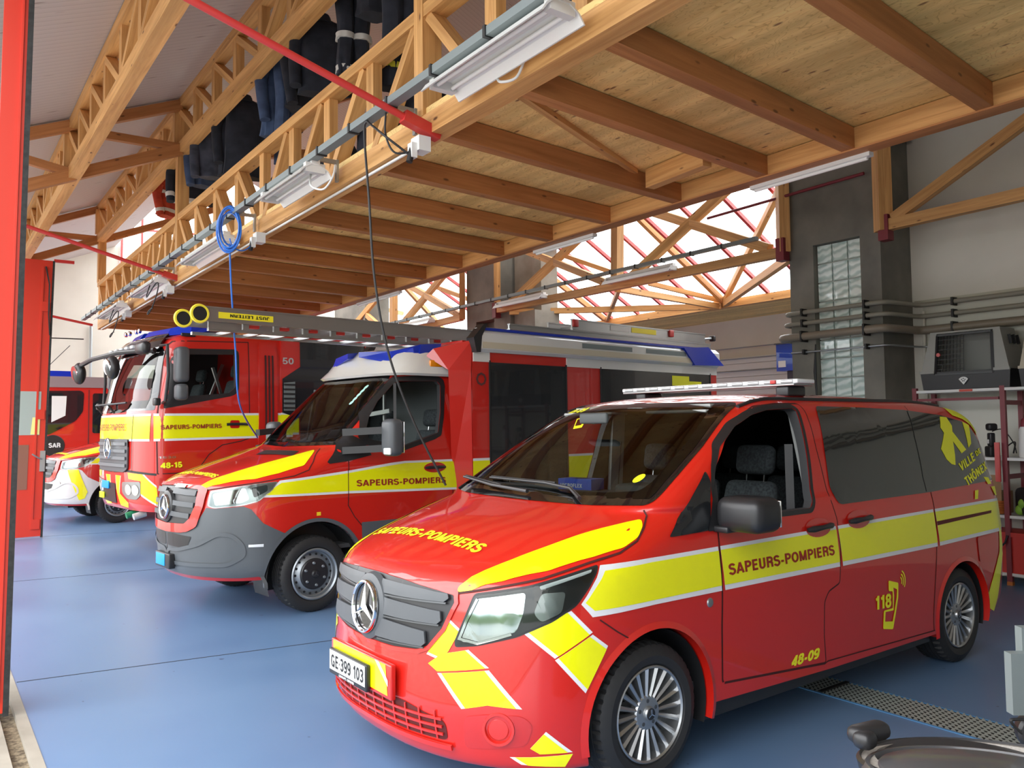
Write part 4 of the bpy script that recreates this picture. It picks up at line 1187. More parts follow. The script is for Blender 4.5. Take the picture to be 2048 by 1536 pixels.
        arch_liner_shape(ln, X, 1.03, .34, r_ - .015, s)
        lo = ln.build('arch_liner', black, rt)
    FD = frame_diag(45, s); F3 = frame_diag(62, s)
    mir = (lambda p: p) if s > 0 else mirror_y
    # headlamp
    hl = mir([(-.812,.695,.978),(-.60,.86,1.02),(-.30,.992,1.095),(-.325,1.01,1.06),(-.385,1.02,1.0),(-.46,1.015,.925),(-.569,.971,.86),(-.704,.88,.796),(-.83,.738,.748),(-.885,.640,.733),(-.885,.636,.76),(-.863,.663,.84)])
    uv = rnd_poly(to_uv(FD, hl), .02)
    lamp = skin('headlamp', uv, FD, BV1, satin_black, rt, .004, .05)
    for inner, mm, of in (([(-.80,.70,.955),(-.62,.85,.99),(-.645,.86,.90),(-.70,.87,.82),(-.82,.74,.765),(-.865,.66,.76),(-.845,.68,.84)], chrome, .006), ([(-.57,.90,.985),(-.47,.955,.99),(-.50,.96,.90),(-.60,.93,.86),(-.62,.90,.90)], rim_m, .006), ([(-.56,.875,1.015),(-.335,.985,1.075),(-.345,.99,1.062),(-.56,.885,1.0)], clear_lens, .007)):
        skin('reflector', rnd_poly(to_uv(FD, mir(inner)), .02), FD, BV1, mm, lamp, of, .05)
    uvi = inset2(uv, .012)
    lens = skin('lens', uvi, FD, BV1, tint, lamp, .016, .05)
    # bright chrome strip down the inner edge of the lamp
    skin('daytime_strip', ribbon_poly(to_uv(FD, mir([(-.795,.705,.955),(-.835,.675,.86),(-.865,.655,.775),(-.82,.735,.762),(-.72,.86,.81)])), .012), FD, BV1, chrome, lamp, .012, .04)
    # fluorescent chevrons round the bumper
    chevron(mir([(-.688,.893,.820),(-.485,1.007,.905),(-.384,1.035,.80),(-.566,.982,.697)]), F3, BV1, rt, [0, .018, 0, .018])
    chevron(mir([(-.566,.982,.690),(-.384,1.035,.79),(-.307,1.057,.728),(-.428,1.03,.529)]), F3, BV1, rt, [0, .016, 0, .018])
    chevron(mir([(-.89,.60,.855),(-.867,.659,.813),(-.893,.60,.71),(-.921,.56,.665),(-.947,.487,.68)]), FD, BV1, rt, [.012, 0, 0, .012, 0])
    chevron(mir([(-.945,.50,.640),(-.919,.574,.694),(-.85,.70,.728),(-.80,.79,.655),(-.93,.555,.612)]), FD, BV1, rt, [0, 0, .012, 0, 0])
    chevron(mir([(-.93,.555,.604),(-.80,.79,.645),(-.695,.90,.478),(-.80,.78,.49),(-.873,.674,.461)]), FD, BV1, rt, [0, .018, 0, 0, .018])
    chevron(mir([(-.600,.952,.375),(-.484,1.0,.27),(-.62,.93,.272),(-.66,.91,.30)]), FD, BV1, rt, [.014, 0, 0, 0])
    chevron(mir([(-.724,.84,.258),(-.484,1.0,.262),(-.51,.975,.204),(-.68,.87,.222)]), FD, BV1, rt, [0, 0, 0, .014])
    # fog lamp recess
    rec = skin('fog_lamp_recess', rnd_poly(to_uv(FD, mir([(-.866,.683,.428),(-.80,.78,.45),(-.691,.895,.448),(-.647,.921,.406),(-.653,.88,.311),(-.77,.75,.29),(-.83,.65,.28)])), .03), FD, BV1, mat('recess_red'), rt, .003, .05)
    c0 = Vector(mir([(-.765,.815,.385)])[0]); nn_ = Vector((-.72, .69 * s, -.02)).normalized()
    MB(flip=True).lathe([(0, .016), (.045, .014), (.055, .004), (.062, .018), (.074, .018), (.078, -.01)], c0, nn_, 32).build('fog_lamp', paint, rec, smooth=30)
    # rear side marking and lamp edge
    skin('yellow_band', [(3.64,.45),(3.64,.34),(3.74,.30),(3.80,.40),(3.93,.75),(3.93,1.0),(3.86,.92),(3.845,.748),(3.77,.63)], fr, BV1, yellow, rt, .004, .06)
    skin('fuel_flap' if s > 0 else 'rear_panel', rnd_poly([(3.47,.885),(3.80,.885),(3.78,.67),(3.50,.70)], .03), fr, BV1, paint, rt, .006, .06) if s > 0 else None
    # mirror
    mr = MB(flip=True)
    mr.rbox((.60, 1.185 * s, 1.282), .23, .29, .185, .06, seg=4)
    mo = mr.build('door_mirror', satin_black, rt)
    MB(flip=True).rbox((.60, 1.05 * s, 1.20), .22, .16, .035, .012).build('mirror_foot', satin_black, mo)
    MB(flip=True).rbox((.712, 1.185 * s, 1.282), .012, .24, .14, .005).build('mirror_glass', chrome, mo)
    skin('mirror_base', rnd_poly([(.44,1.19),(.56,1.19),(.585,1.45)], .01), fr, BV1, satin_black, rt, .009, .04)
    # roof rails
    ps = []
    for k in range(20):
        x = 1.06 + 2.5 * k / 19; y = (.775 + .03 * math.sin(PI * k / 19) * .3) * s
        hit = BV1.ray_cast(Vector((x, y, 4)), Vector((0, 0, -1)))
        ps.append((x, y, hit[0].z + .004))
    MB(flip=True).tube(ps, .014, 8).build('roof_rail', satin_black, rt)
    skin('hood_marking', rnd_poly([tuple(p[:2]) for p in mir([(-.852,.601,0),(-.60,.70,0),(-.25,.80,0),(.075,.915,0),(.045,.955,0),(-.02,.985,0),(-.13,.99,0),(-.30,.955,0),(-.52,.888,0),(-.70,.78,0),(-.835,.650,0)])], .02), FT, BV1, yellow, rt, .003, .06)
    seam('bonnet_gap', to_uv(FD, mir([(-.87,.60,.968),(-.80,.70,.99),(-.55,.88,1.045),(-.334,.972,1.103),(-.166,1.003,1.135),(-.05,1.005,1.18),(.03,.975,1.235),(.11,.92,1.285),(.14,.87,1.315)])), FD, BV1, seam_m, rt, .009, .0045, .04)
    seam('bumper_gap', to_uv(F3, mir([(-.349,1.051,.852),(-.251,1.064,.785),(-.181,1.065,.745)])), F3, BV1, seam_m, rt, .007, .003, .05)
MB(flip=True).lathe([(0, .008), (.02, .006), (.026, 0)], (.413, 1.068, .829), (0, 1, 0), 24).build('round_badge', alu, rt)
# lettering on the visible side
skin_text('lettering', 'SAPEURS-POMPIERS', (.57, .948), (1.578, .952), .062, SL, BV1, letter_red, rt, .008, .015)
skin_text('lettering', '48-09', (1.11, .367), (1.395, .370), .062, SL, BV1, letter_yel, rt, .004, .03, .2)
skin_text('lettering', '118', (2.02, .555), (2.215, .548), .092, SL, BV1, letter_yel, rt, .0045, .02)
ph = rnd_poly([(2.186,.725),(2.31,.695),(2.305,.60),(2.27,.50),(2.232,.404),(2.108,.425),(2.118,.49),(2.135,.53)], .012)
ph_in = [(2.20,.675),(2.292,.652),(2.285,.60),(2.255,.52),(2.228,.455),(2.135,.468),(2.155,.54),(2.222,.545),(2.235,.65),(2.20,.655)]
skin('phone_symbol', [rnd_poly([(2.186,.725),(2.31,.695),(2.305,.60),(2.27,.50),(2.232,.404),(2.108,.425),(2.122,.54),(2.235,.54),(2.235,.65),(2.186,.655)], .012), rnd_poly([(2.245,.672),(2.29,.655),(2.283,.60),(2.255,.52),(2.228,.455),(2.135,.468),(2.143,.528),(2.242,.525),(2.252,.62)], .004)], SL, BV1, letter_yel, rt, .004, .06)
for k, rr_ in enumerate((.03, .052, .074)):
    seam('signal_wave', [(2.325 + rr_ * math.cos(t), .70 + rr_ * math.sin(t)) for t in [R(-35 + 100 * j / 8) for j in range(9)]], SL, BV1, letter_yel, rt, .010, .004, 0)
# town emblem on the rear glass
for pl in ([(3.351,1.79),(3.449,1.785),(3.479,1.719),(3.419,1.612),(3.39,1.50),(3.358,1.425),(3.30,1.435),(3.242,1.473),(3.197,1.552),(3.27,1.62),(3.314,1.667),(3.287,1.707)],
           [(3.455,1.675),(3.594,1.535),(3.502,1.508),(3.405,1.615)], [(3.675,1.75),(3.765,1.722),(3.704,1.579),(3.64,1.547)], [(3.76,1.319),(3.834,1.312),(3.857,1.263),(3.79,1.262)],
           [(3.832,1.242),(3.92,1.240),(3.95,1.19),(3.93,1.172),(3.885,1.171)], [(3.55,1.227),(3.61,1.229),(3.568,1.164),(3.516,1.164)]):
    skin('emblem', pl, SL, BV1, letter_yel, rt, .006, .06)
skin('emblem', [(3.50,1.86),(3.68,1.83),(3.86,1.77),(3.93,1.62),(3.85,1.66),(3.80,1.72),(3.70,1.77),(3.56,1.80)], SL, BV1, letter_yel, rt, .006, .05)
skin_text('lettering', 'VILLE', (3.422, 1.372), (3.70, 1.450), .066, SL, BV1, letter_yel, rt, .0065, .02)
skin_text('lettering', 'DE', (3.735, 1.477), (3.835, 1.505), .040, SL, BV1, letter_yel, rt, .0065, .02)
skin_text('lettering', 'TH\u00d4NEX', (3.45, 1.262), (3.88, 1.375), .085, SL, BV1, letter_yel, rt, .0065, .02)
# bonnet lettering
bmh = fit_text('SAPEURS-POMPIERS', (0, 0), (1.13, 0), .075, .02)
for v in bmh.verts: v.co = Vector((-.665 + v.co.y * 1.15, -.64 + v.co.x, 0))
skin_bm(bmh, FT, BV1, .06, .004); bm_obj(bmh, 'lettering', letter_yel, rt, ref=FT[3])
seam('windscreen_gap', [(.14,-.87),(.03,-.60),(.005,-.3),(0,0),(.005,.3),(.03,.60),(.14,.87)], FT, BV1, frit, rt, .03, .003, .06)
# windscreen: glass, black border
ws_out = [(-.90,1.335),(-.6,1.325),(0,1.322),(.6,1.325),(.90,1.335),(.90,1.40),(.855,1.62),(.76,1.86),(.72,1.885),(0,1.90),(-.72,1.885),(-.76,1.86),(-.855,1.62),(-.90,1.40)]
skin('windscreen_border', [rnd_poly(ws_out, .03), rnd_poly(ws_open, .03)], FF, BV1, frit, rt, .003, .06)
skin('windscreen', inset2(ws_out, .03), FF, BV1, tint, rt, .005, .08)
for Y0, pts in ((0, [(.021,.527,1.334),(.10,.36,1.375),(.125,.1,1.392),(.137,-.483,1.398)]), (1, [(.03,.05,1.345),(.06,-.35,1.36),(.09,-.72,1.395)])):
    wp = MB(flip=True); pp = [Vector(p) + Vector((-.02, 0, .025)) for p in pts]
    wp.tube(pp, [.012, .010, .008, .006], 8); wp.bar(pp[-1] + Vector((.03, -.02, .0)), pp[-2] + Vector((.0, .1, .0)), .012, .02)
    wp.build('wiper', satin_black, rt)
skin('round_sticker', [(.712 + .026 * math.cos(t), 1.457 + .022 * math.sin(t)) for t in [2 * PI * k / 20 for k in range(20)]], FF, BV1, letter_yel, rt, .009, 0)
skin('green_sticker', [(-.17,1.79),(-.11,1.796),(-.09,1.765),(-.16,1.757)], FF, BV1, mat('green_sticker', (0.02, 0.5, 0.3), .5), rt, .009, 0)
skin('phone_symbol', [[(-.402,1.794),(-.314,1.812),(-.23,1.735),(-.30,1.725)], [(-.385,1.79),(-.325,1.803),(-.268,1.752),(-.32,1.745)]], FF, BV1, letter_yel, rt, .009, 0)
skin_text('lettering', '48-09', (-.66, 1.83), (-.46, 1.845), .035, FF, BV1, letter_yel, rt, .008, .03)
# grille: dark opening, slats, emblem
gr_o = [(-.50,.978),(-.25,.995),(0,1.0),(.25,.995),(.50,.975),(.60,.962),(.61,.93),(.60,.905),(.565,.81),(.49,.72),(.43,.695),(.25,.678),(0,.672),(-.25,.678),(-.43,.695),(-.49,.72),(-.565,.81),(-.60,.905),(-.61,.93),(-.60,.962)]
grl = skin('grille', rnd_poly(gr_o, .02), FF, BV1, satin_black, rt, .004, .05)
seam('grille_surround', inset2(gr_o, -.012) + [inset2(gr_o, -.012)[0]], FF, BV1, paint, rt, .02, .008, .05)
def hw_at(z): return float(np.interp(z, [.67, .695, .72, .81, .905, .96, 1.0], [.25, .43, .49, .565, .60, .60, .3]))
for z0, z1, k0 in ((.917,.978,.0), (.815,.898,.0), (.703,.797,.0)):
    for s in (1, -1):
        w_ = hw_at(z0 + .03) - .012
        slat = [(s * .10, z0), (s * w_ * .6, z0 + .005), (s * (w_ - .02), z0 + .012), (s * w_, z0 + .03), (s * (w_ - .01), z1 - .012), (s * w_ * .6, z1 - .004), (s * .10, z1)]
        skin('slat', slat, FF, BV1, grey_m, grl, .022, .05, .012)
        skin('slat_edge', [(s * .12, z0 - .014), (s * (w_ - .01), z0 + .004), (s * (w_ - .01), z0 + .011), (s * .12, z0 - .006)], FF, BV1, rim_dark, grl, .020, .05, .008)
MB(flip=True).lathe([(0, .03), (.145, .03), (.165, .02), (.175, -.01)], (-.985, 0, .832), (-1, 0, .08), 40).build('emblem_plinth', grey_m, grl, smooth=30)
MB(flip=True).lathe([(0, .036), (.125, .034), (.128, .03)], (-.985, 0, .832), (-1, 0, .08), 40).build('emblem_disc', frit, grl)
star_emblem(rt, (-1.030, 0, .834), .135, (-1, 0, .08))
# lower intake with bars, plate
ik = skin('lower_intake', rnd_poly([(-.62,.445),(-.36,.44),(0,.44),(.36,.44),(.60,.39),(.60,.30),(.36,.30),(0,.305),(-.36,.30),(-.62,.30)], .03), FF, BV1, mat('intake_dark_red', (0.09, 0.006, 0.005), 0.6), rt, .003, .05)
for z in (.33, .365, .40):
    skin('intake_bar', [(-.60, z - .005), (.585, z - .005), (.585, z + .006), (-.60, z + .006)], FF, BV1, paint, ik, .014, .06, .008)
for k in range(13):
    y = -.55 + .0917 * k
    skin('intake_bar', [(y - .004, .305), (y + .004, .305), (y + .004, .435), (y - .004, .435)], FF, BV1, paint, ik, .012, .06, .006)
skin('bumper_lip', [(-.80,.262),(0,.27),(.62,.262),(.62,.285),(0,.295),(-.80,.285)], FF, BV1, paint, rt, .02, .06, .012)
br = MB(flip=True)
br.rbox((-1.035, -.02, .52), .03, .68, .17, .008); bro = br.build('plate_bracket', paint, rt)
bx0 = -1.052
m_ = MB(flip=True); m_.add([(bx0, -.33, .455), (bx0, .29, .455), (bx0, .27, .60), (bx0, -.33, .60)], [(0, 1, 2, 3)]); m_.build('yellow_marking', yellow, bro, smooth=0)
for y0, y1 in ((.25, .29),):
    m_ = MB(flip=True); m_.add([(bx0 - .001, .16, .602), (bx0 - .001, .20, .602), (bx0 - .001, .295, .53), (bx0 - .001, .295, .50)], [(0, 1, 2, 3)]); m_.build('white_marking_edge', white_film, bro, smooth=0)
pl_ = MB(flip=True).rbox((-1.066, -.105, .497), .026, .44, .135, .008).build('licence_plate', satin_black, rt)
m_ = MB(flip=True); m_.add([(-1.0805, -.315, .455), (-1.0805, .105, .455), (-1.0805, .105, .558), (-1.0805, -.315, .558)], [(0, 1, 2, 3)]); m_.build('plate_face', white_plastic, pl_, smooth=0)
flat_text('plate_number', 'GE\u00b7399 103', (1.0815, -.295, .470), (0, 1, 0), (0, 0, 1), .385, .068, black, pl_, .005)
flat_text('plate_holder_text', 'GROUPE GIROUD', (1.0800, -.20, .436), (0, 1, 0), (0, 0, 1), .18, .013, white_plastic, pl_, .01)
# light bar on the roof
MB(flip=True).box(.42, 2.84, -1.0, 1.0, .21, .33).build('under_sill', satin_black, rt, smooth=0)
lb = MB(flip=True).rbox((1.75, 0, 2.028), .20, 1.60, .030, .010); lbo = lb.build('light_bar', clear_lens, rt)
MB(flip=True).rbox((1.75, 0, 2.006), .22, 1.56, .014, .005).build('light_bar_base', alu, lbo)
for y in (-.6, .68): MB(flip=True).rbox((1.75, y, 1.965), .20, .10, .07, .015).build('light_bar_foot', satin_black, lbo)
for k in range(12): MB(flip=True).rbox((1.66, -.72 + .131 * k, 2.028), .03, .09, .02, .004).build('light_module', rim_m, lbo)
MB(flip=True).rbox((1.652, .62, 2.028), .03, .04, .024, .004).build('red_badge', red_metal, lbo)
# cabin
fl = MB(flip=True).box(-.2, 3.9, -.95, .95, .36, .40).build('cabin_floor', paint_in, rt, smooth=0)
dd = MB(flip=True); dd.prism([(.12, -.90, 1.18), (.12, -.90, 1.30), (.42, -.90, 1.348), (.64, -.90, 1.345), (.74, -.90, 1.27), (.70, -.90, .85), (.2, -.90, .8)], (0, 0, 0), (0, 1.80, 0)); do = dd.build('dashboard', dash_m, rt, smooth=0)
MB(flip=True).rbox((.62, .45, 1.36), .24, .36, .08, .03).build('instrument_hood', dash_m, do)
sw = MB(flip=True); sw.lathe([(.185, 0), (.178, .012), (.166, .0), (.178, -.012)], (.88, .45, 1.20), (-.9, 0, -.45), 32, close=True)
sw.bar((.88, .28, 1.20), (.88, .62, 1.20), .03, .03); sw.build('steering_wheel', satin_black, rt)
for Y in (.45, -.42, -.02): seat(rt, 1.25, Y, .62, .46 if Y else .36, h=.66)
for X in (2.35, 3.15):
    for Y in (-.55, 0, .55): seat(rt, X, Y, .62, .46, h=.62)
MB(flip=True).rbox((.62, -.02, 1.80), .03, .26, .07, .015).build('rear_view_mirror', dash_m, rt)
pale = mat('pale_grey_trim', (0.35, 0.36, 0.35), .7)
for y in (-.42, .40): MB(flip=True).rbox((1.00, y, 1.835), .16, .50, .02, .008).build('sun_visor', pale, rt)
for s in (1, -1):
    MB(flip=True).bar((1.60, .80 * s, 1.85), (1.66, .93 * s, 1.0), .10, .07).build('inner_pillar', pale, rt, smooth=0)
    MB(flip=True).bar((.42, .84 * s, 1.40), (.95, .76 * s, 1.78), .05, .05).build('inner_pillar', pale, rt, smooth=0)
    MB(flip=True).bar((1.59, .76 * s, 1.62), (1.54, .80 * s, .9), .05, .006).build('seat_belt', satin_black, rt, smooth=0)
MB(flip=True).box(1.0, 3.6, -.62, .62, 1.86, 1.88).build('headliner', pale, rt, smooth=0)
gb_ = empty('glove_box_carton', vito.matrix_basis @ Vector((-.50, -.02, 1.384)), vito.rotation_euler.z + R(12), 'blue carton of disposable gloves lying on the near van dashboard', 'box')
MB().rbox((0, 0, 0), .14, .26, .07, .003).build('carton', mat('blue_carton', (0.02, 0.10, 0.55), .4), gb_)
MB().lathe([(0, .037), (.045, .037)], (0, 0, 0), (0, 0, 1), 20).build('opening', satin_black, gb_)
flat_text('carton_text', 'MICROFLEX', (.0715, -.11, -.02), (0, 1, 0), (0, 0, 1), .17, .026, white_plastic, gb_, .01)
for X, Y, s in ((0, 1.03, 1), (3.24, 1.03, 1), (0, -1.03, -1), (3.24, -1.03, -1)):
    wheel(rt, X, Y, s, .34, .232, .225, 'multi')
# ---------------------------------------------------------------- rescue vehicle on a large van cab
SPR_LEV = [(.36,-.97,1.9,.95,.8,2.4,.05,6),(.42,-1.01,1.9,.975,.8,2.4,.05,6),(.50,-1.03,1.9,.985,.8,2.4,.05,6),(.80,-1.05,1.9,.995,.8,2.4,.05,6),(1.05,-1.03,1.9,1.0,.8,2.4,.05,6),(1.20,-.99,1.9,.995,.8,2.4,.05,6),(1.27,-.90,1.9,.99,.8,2.4,.05,6),(1.35,-.66,1.9,.985,.75,2.5,.05,6),(1.44,-.34,1.9,.975,.7,2.6,.05,6),(1.52,-.02,1.9,.965,.5,3,.05,6),(1.57,.17,1.9,.955,.42,3.4,.05,6),(1.75,.36,1.9,.925,.4,3.5,.05,6),(2.0,.62,1.9,.885,.4,3.5,.05,6),(2.2,.83,1.9,.85,.4,3.5,.05,6),(2.32,.97,1.9,.82,.4,3.5,.05,6),(2.42,1.08,1.9,.79,.4,3.2,.05,6),(2.50,1.18,1.9,.75,.4,3,.05,6),(2.58,1.30,1.9,.64,.3,2.6,.05,6),(2.62,1.5,1.9,.3,.1,2.5,.05,6)]
def van_cab(root, bumper_mat, door_text=None, detail=True):
    d_open = [(.62,1.64),(.60,1.74),(.66,1.86),(.80,2.03),(1.0,2.21),(1.07,2.25),(1.30,2.255),(1.56,2.262),(1.60,2.22),(1.56,1.92),(1.50,1.69),(1.04,1.555),(.80,1.60)]
    w_open = [(-.76,1.64),(0,1.62),(.76,1.64),(.79,1.68),(.74,1.95),(.66,2.24),(.60,2.28),(0,2.29),(-.60,2.28),(-.66,2.24),(-.74,1.95),(-.79,1.68)]
    body, bv = make_body(root, SPR_LEV, .55, .05, [(d_open, -1.5, 1.5)], [(w_open, -1.3, 1.45)], [(0, .36, .50)], .36, [paint, paint_in], 1.0)
    D = frame_diag(45); D62 = frame_diag(62); Dr = frame_diag(45, -1)
    for s, fr, FD, F6 in ((1, SL, D, D62), (-1, SRt, Dr, frame_diag(62, -1))):
        mir = (lambda p: p) if s > 0 else mirror_y
        # bumper cover
        arch = [(0 + .50 * math.cos(R(t)), .36 + .50 * math.sin(R(t))) for t in range(125, 184, 8)]
        apts = []
        for x, z in arch:
            h = bv.ray_cast(Vector((x - .012, 3 * s, z)), Vector((0, -s, 0))); apts.append((x - .012, h[0].y if h[0] else s, z))
        top = mir([(-1.05,.0,.80),(-1.03,.31,.79),(-.985,.50,.84),(-.913,.622,1.035),(-.87,.696,1.028),(-.676,.888,1.047),(-.617,.924,1.018),(-.522,.964,.889),(-.479,.974,.864)])
        bot = mir([(-.56,.93,.40),(-.697,.85,.395),(-.886,.614,.40),(-1.01,.128,.40),(-1.02,0,.40)])
        skin('bumper_cover', to_uv(FD, top + apts + bot), FD, bv, bumper_mat, root, .006, .05, .0)
        skin('lower_intake', rnd_poly(to_uv(FD, mir([(-1.045,.02,.775),(-1.045,.154,.777),(-.989,.474,.765),(-1.005,.398,.651),(-1.038,.189,.655),(-1.04,.02,.655)])), .02), FD, bv, satin_black, root, .009, .05)
        sh_ = to_uv(FD, mir([(-1.045,.02,.62),(-1.03,.25,.63),(-.958,.558,.70),(-.85,.74,.80),(-.76,.84,.79),(-.68,.89,.70),(-.665,.891,.60),(-.779,.796,.52),(-1.025,.157,.50),(-1.035,.02,.50)]))
        seam('bumper_crease', rnd_poly(sh_, .05), FD, bv, bumper_mat, root, .035, .016, .05)
        # lamp
        lp = rnd_poly(to_uv(FD, mir([(-.878,.624,1.185),(-.55,.88,1.245),(-.375,.965,1.262),(-.432,.972,1.187),(-.553,.947,1.09),(-.675,.888,1.056),(-.87,.696,1.031),(-.906,.627,1.05)])), .025)
        lamp = skin('headlamp', lp, FD, bv, rim_m, root, .007, .05)
        skin('reflector', rnd_poly(to_uv(FD, mir([(-.86,.65,1.16),(-.62,.84,1.21),(-.60,.88,1.11),(-.68,.87,1.08),(-.86,.70,1.055)])), .02), FD, bv, chrome, lamp, .010, .05)
        skin('reflector', rnd_poly(to_uv(FD, mir([(-.58,.87,1.21),(-.46,.935,1.235),(-.47,.955,1.18),(-.58,.915,1.12)])), .02), FD, bv, dash_m, lamp, .010, .05)
        skin('lens', inset2(lp, .008), FD, bv, tint, lamp, .018, .05)
        # seams and windows
        if detail:
            seam('door_gap', [(1.04,2.29),(.87,2.17),(.458,1.76),(.365,1.47),(.345,.99),(.42,.87),(.52,.76)], fr, bv, seam_m, root, .01, .003)
            seam('door_gap', [(1.04,2.29),(1.10,2.325),(1.40,2.35),(1.76,2.355),(1.74,1.85),(1.66,1.20),(1.62,.5)], fr, bv, seam_m, root, .01, .003)
        glass = rnd_poly([(.60,1.90),(1.0,2.26),(1.06,2.295),(1.30,2.315),(1.60,2.315),(1.655,2.28),(1.66,2.2),(1.60,1.86),(1.54,1.66),(1.45,1.62),(1.034,1.51),(.56,1.58),(.50,1.66)], .02)
        skin('window_frame', [glass, rnd_poly(d_open, .02)], fr, bv, satin_black, root, .007, .03)
        MB(flip=True).bar((.93, .955 * s, 1.56), (.99, .86 * s, 2.22), .03, .035).build('window_post', satin_black, root, smooth=0)
        skin('door_window', inset2(d_open, -.01), fr, bv, tint, root, .003, .08) if s < 0 or not detail else None
        skin('mirror_base', [(.422,1.70),(.13,1.42),(.15,1.405),(.36,1.425),(.63,1.475),(.56,1.61)], fr, bv, satin_black, root, .008, .05)
        skin('sill_cover', [(.50,.81),(1.9,.80),(1.9,.38),(.52,.38)], fr, bv, bumper_mat, root, .004, .08)
        lip = MB(flip=True); ri, ro = [], []
        for k in range(33):
            t = R(-8) + (PI + R(16)) * k / 32
            for rr_, lst in ((.50, ri), (.535, ro)):
                x, z = rr_ * math.cos(t), .36 + rr_ * math.sin(t)
                h = bv.ray_cast(Vector((x, 3 * s, z)), Vector((0, -s, 0))); lst.append((x, (h[0].y if h[0] else s) + .012 * s, z))
        n_ = len(ri); back = [(x, y - .1 * s, z) for x, y, z in ri]
        lip.add(ro + ri + back, [(k, k + 1, n_ + k + 1, n_ + k) for k in range(n_ - 1)] + [(n_ + k, n_ + k + 1, 2 * n_ + k + 1, 2 * n_ + k) for k in range(n_ - 1)])
        lip.build('arch_lip', satin_black if bumper_mat is grey_m else bumper_mat, root, smooth=60)
        al_ = MB(flip=True); arch_liner_shape(al_, 0, .97, .36, .488, s); al_.build('arch_liner', black, root)
        # mirror on two arms
        mr = MB(flip=True).rbox((.665, 1.30 * s, 1.655), .16, .22, .37, .06, seg=4).build('door_mirror', grey_m, root)
        for zz in (1.73, 1.55): MB(flip=True).bar((.30, .97 * s, zz - .02), (.66, 1.25 * s, zz), .05, .07).build('mirror_arm', satin_black, mr)
        MB(flip=True).rbox((.59, 1.33 * s, 1.52), .03, .12, .07, .015).build('indicator', clear_lens, mr)
        MB(flip=True).rbox((.75, 1.30 * s, 1.655), .012, .18, .31, .005).build('mirror_glass', chrome, mr)
        # markings
        skin('hood_marking', rnd_poly([tuple(p[:2]) for p in mir([(-.928,.464,0),(-.67,.519,0),(-.311,.589,0),(.126,.713,0),(.10,.77,0),(.046,.823,0),(-.092,.928,0),(-.346,.905,0),(-.553,.851,0),(-.80,.66,0),(-.915,.527,0)])], .02), FT, bv, yellow, root, .003, .06)
        skin('white_band', [(-.36,1.268),(.345,1.330),(.36,1.331),(.86,1.388),(1.03,1.401),(1.62,1.398),(1.9,1.392),(1.9,1.058),(.36,1.106),(-.52,1.122),(-.47,1.18)], fr, bv, white_film, root, .005, .08)
        skin('yellow_band', [(-.35,1.246),(.345,1.306),(.86,1.362),(1.03,1.378),(1.62,1.375),(1.9,1.370),(1.9,1.082),(.36,1.130),(-.50,1.142),(-.45,1.19)], fr, bv, yellow, root, .0065, .08)
        seam('door_gap', [(.35,1.34),(.345,1.10)], fr, bv, seam_m, root, .008, .008)
        seam('bonnet_gap', to_uv(FD, mir([(-.935,.60,1.19),(-.75,.76,1.225),(-.534,.904,1.258),(-.217,.972,1.305),(-.066,.972,1.355),(.02,.91,1.43),(.08,.84,1.49),(.15,.77,1.55)])), FD, bv, seam_m, root, .009, .0045, .04)
        cup = [(1.415 + .145 * math.cos(2 * PI * k / 24), 1.318 + .055 * math.sin(2 * PI * k / 24)) for k in range(24)]
        skin('handle_recess', cup, fr, bv, MATS['recess_red'], root, .008, .05)
        MB(flip=True).tube([(1.29, .99 * s, 1.318), (1.33, 1.013 * s, 1.32), (1.48, 1.018 * s, 1.32), (1.55, 1.0 * s, 1.318)], [.012, .017, .017, .012], 8).build('door_handle', satin_black, root)
    skin('windscreen_border', [rnd_poly([(-.86,1.585),(0,1.56),(.86,1.585),(.84,1.80),(.76,2.20),(.70,2.31),(.64,2.325),(0,2.335),(-.64,2.325),(-.70,2.31),(-.76,2.20),(-.84,1.80)], .02), rnd_poly(w_open, .03)], FF, bv, frit, root, .003, .06)
    skin('windscreen', inset2(w_open, -.02), FF, bv, tint, root, .006, .08)
    # grille
    gs = [(-.605,1.20),(-.50,1.225),(0,1.235),(.50,1.225),(.605,1.20),(.60,1.05),(.545,.86),(.43,.81),(.31,.795),(0,.785),(-.31,.795),(-.43,.81),(-.545,.86),(-.60,1.05)]
    gi = [(-.50,1.195),(0,1.215),(.50,1.195),(.508,1.052),(.45,.93),(.38,.88),(0,.865),(-.38,.88),(-.45,.93),(-.508,1.052)]
    skin('grille_surround', [rnd_poly(gs, .03), rnd_poly(gi, .02)], FF, bv, paint, root, .02, .05)
    g = skin('grille', rnd_poly(gi, .02), FF, bv, satin_black, root, .008, .05)
    for z0, z1 in ((1.135, 1.19), (1.03, 1.085), (.93, .985)):
        for s in (1, -1):
            w_ = float(np.interp(z0, [.87, .93, 1.05, 1.2], [.38, .45, .50, .49]))
            skin('slat', [(s * .10, z0 + .01), (s * w_, z0), (s * w_, z1 - .01), (s * .10, z1)], FF, bv, grey_m, g, .03, .06, .014)
    MB(flip=True).lathe([(0, .03), (.125, .03), (.15, .02), (.16, -.01)], (-1.04, 0, 1.02), (-1, 0, .04), 36).build('emblem_plinth', satin_black, g, smooth=30)
    star_emblem(root, (-1.083, 0, 1.02), .118, (-1, 0, .04))
    return body, bv
spr = veh_root('rescue_truck', (-2.559, 8.524), 48, 'red rescue vehicle with grey bumper, white cab roof and a long ladder on top', 'fire truck')
body, BV2 = van_cab(spr, mat('grey_bumper_plastic', (0.085, 0.095, 0.105), 0.42))
skin_text('lettering', 'SAPEURS-POMPIERS', (.437, 1.168), (1.552, 1.142), .066, SL, BV2, letter_red, spr, .009, .015)
bmh = fit_text('SAPEURS-POMPIERS', (0, 0), (1.12, 0), .07, .02)
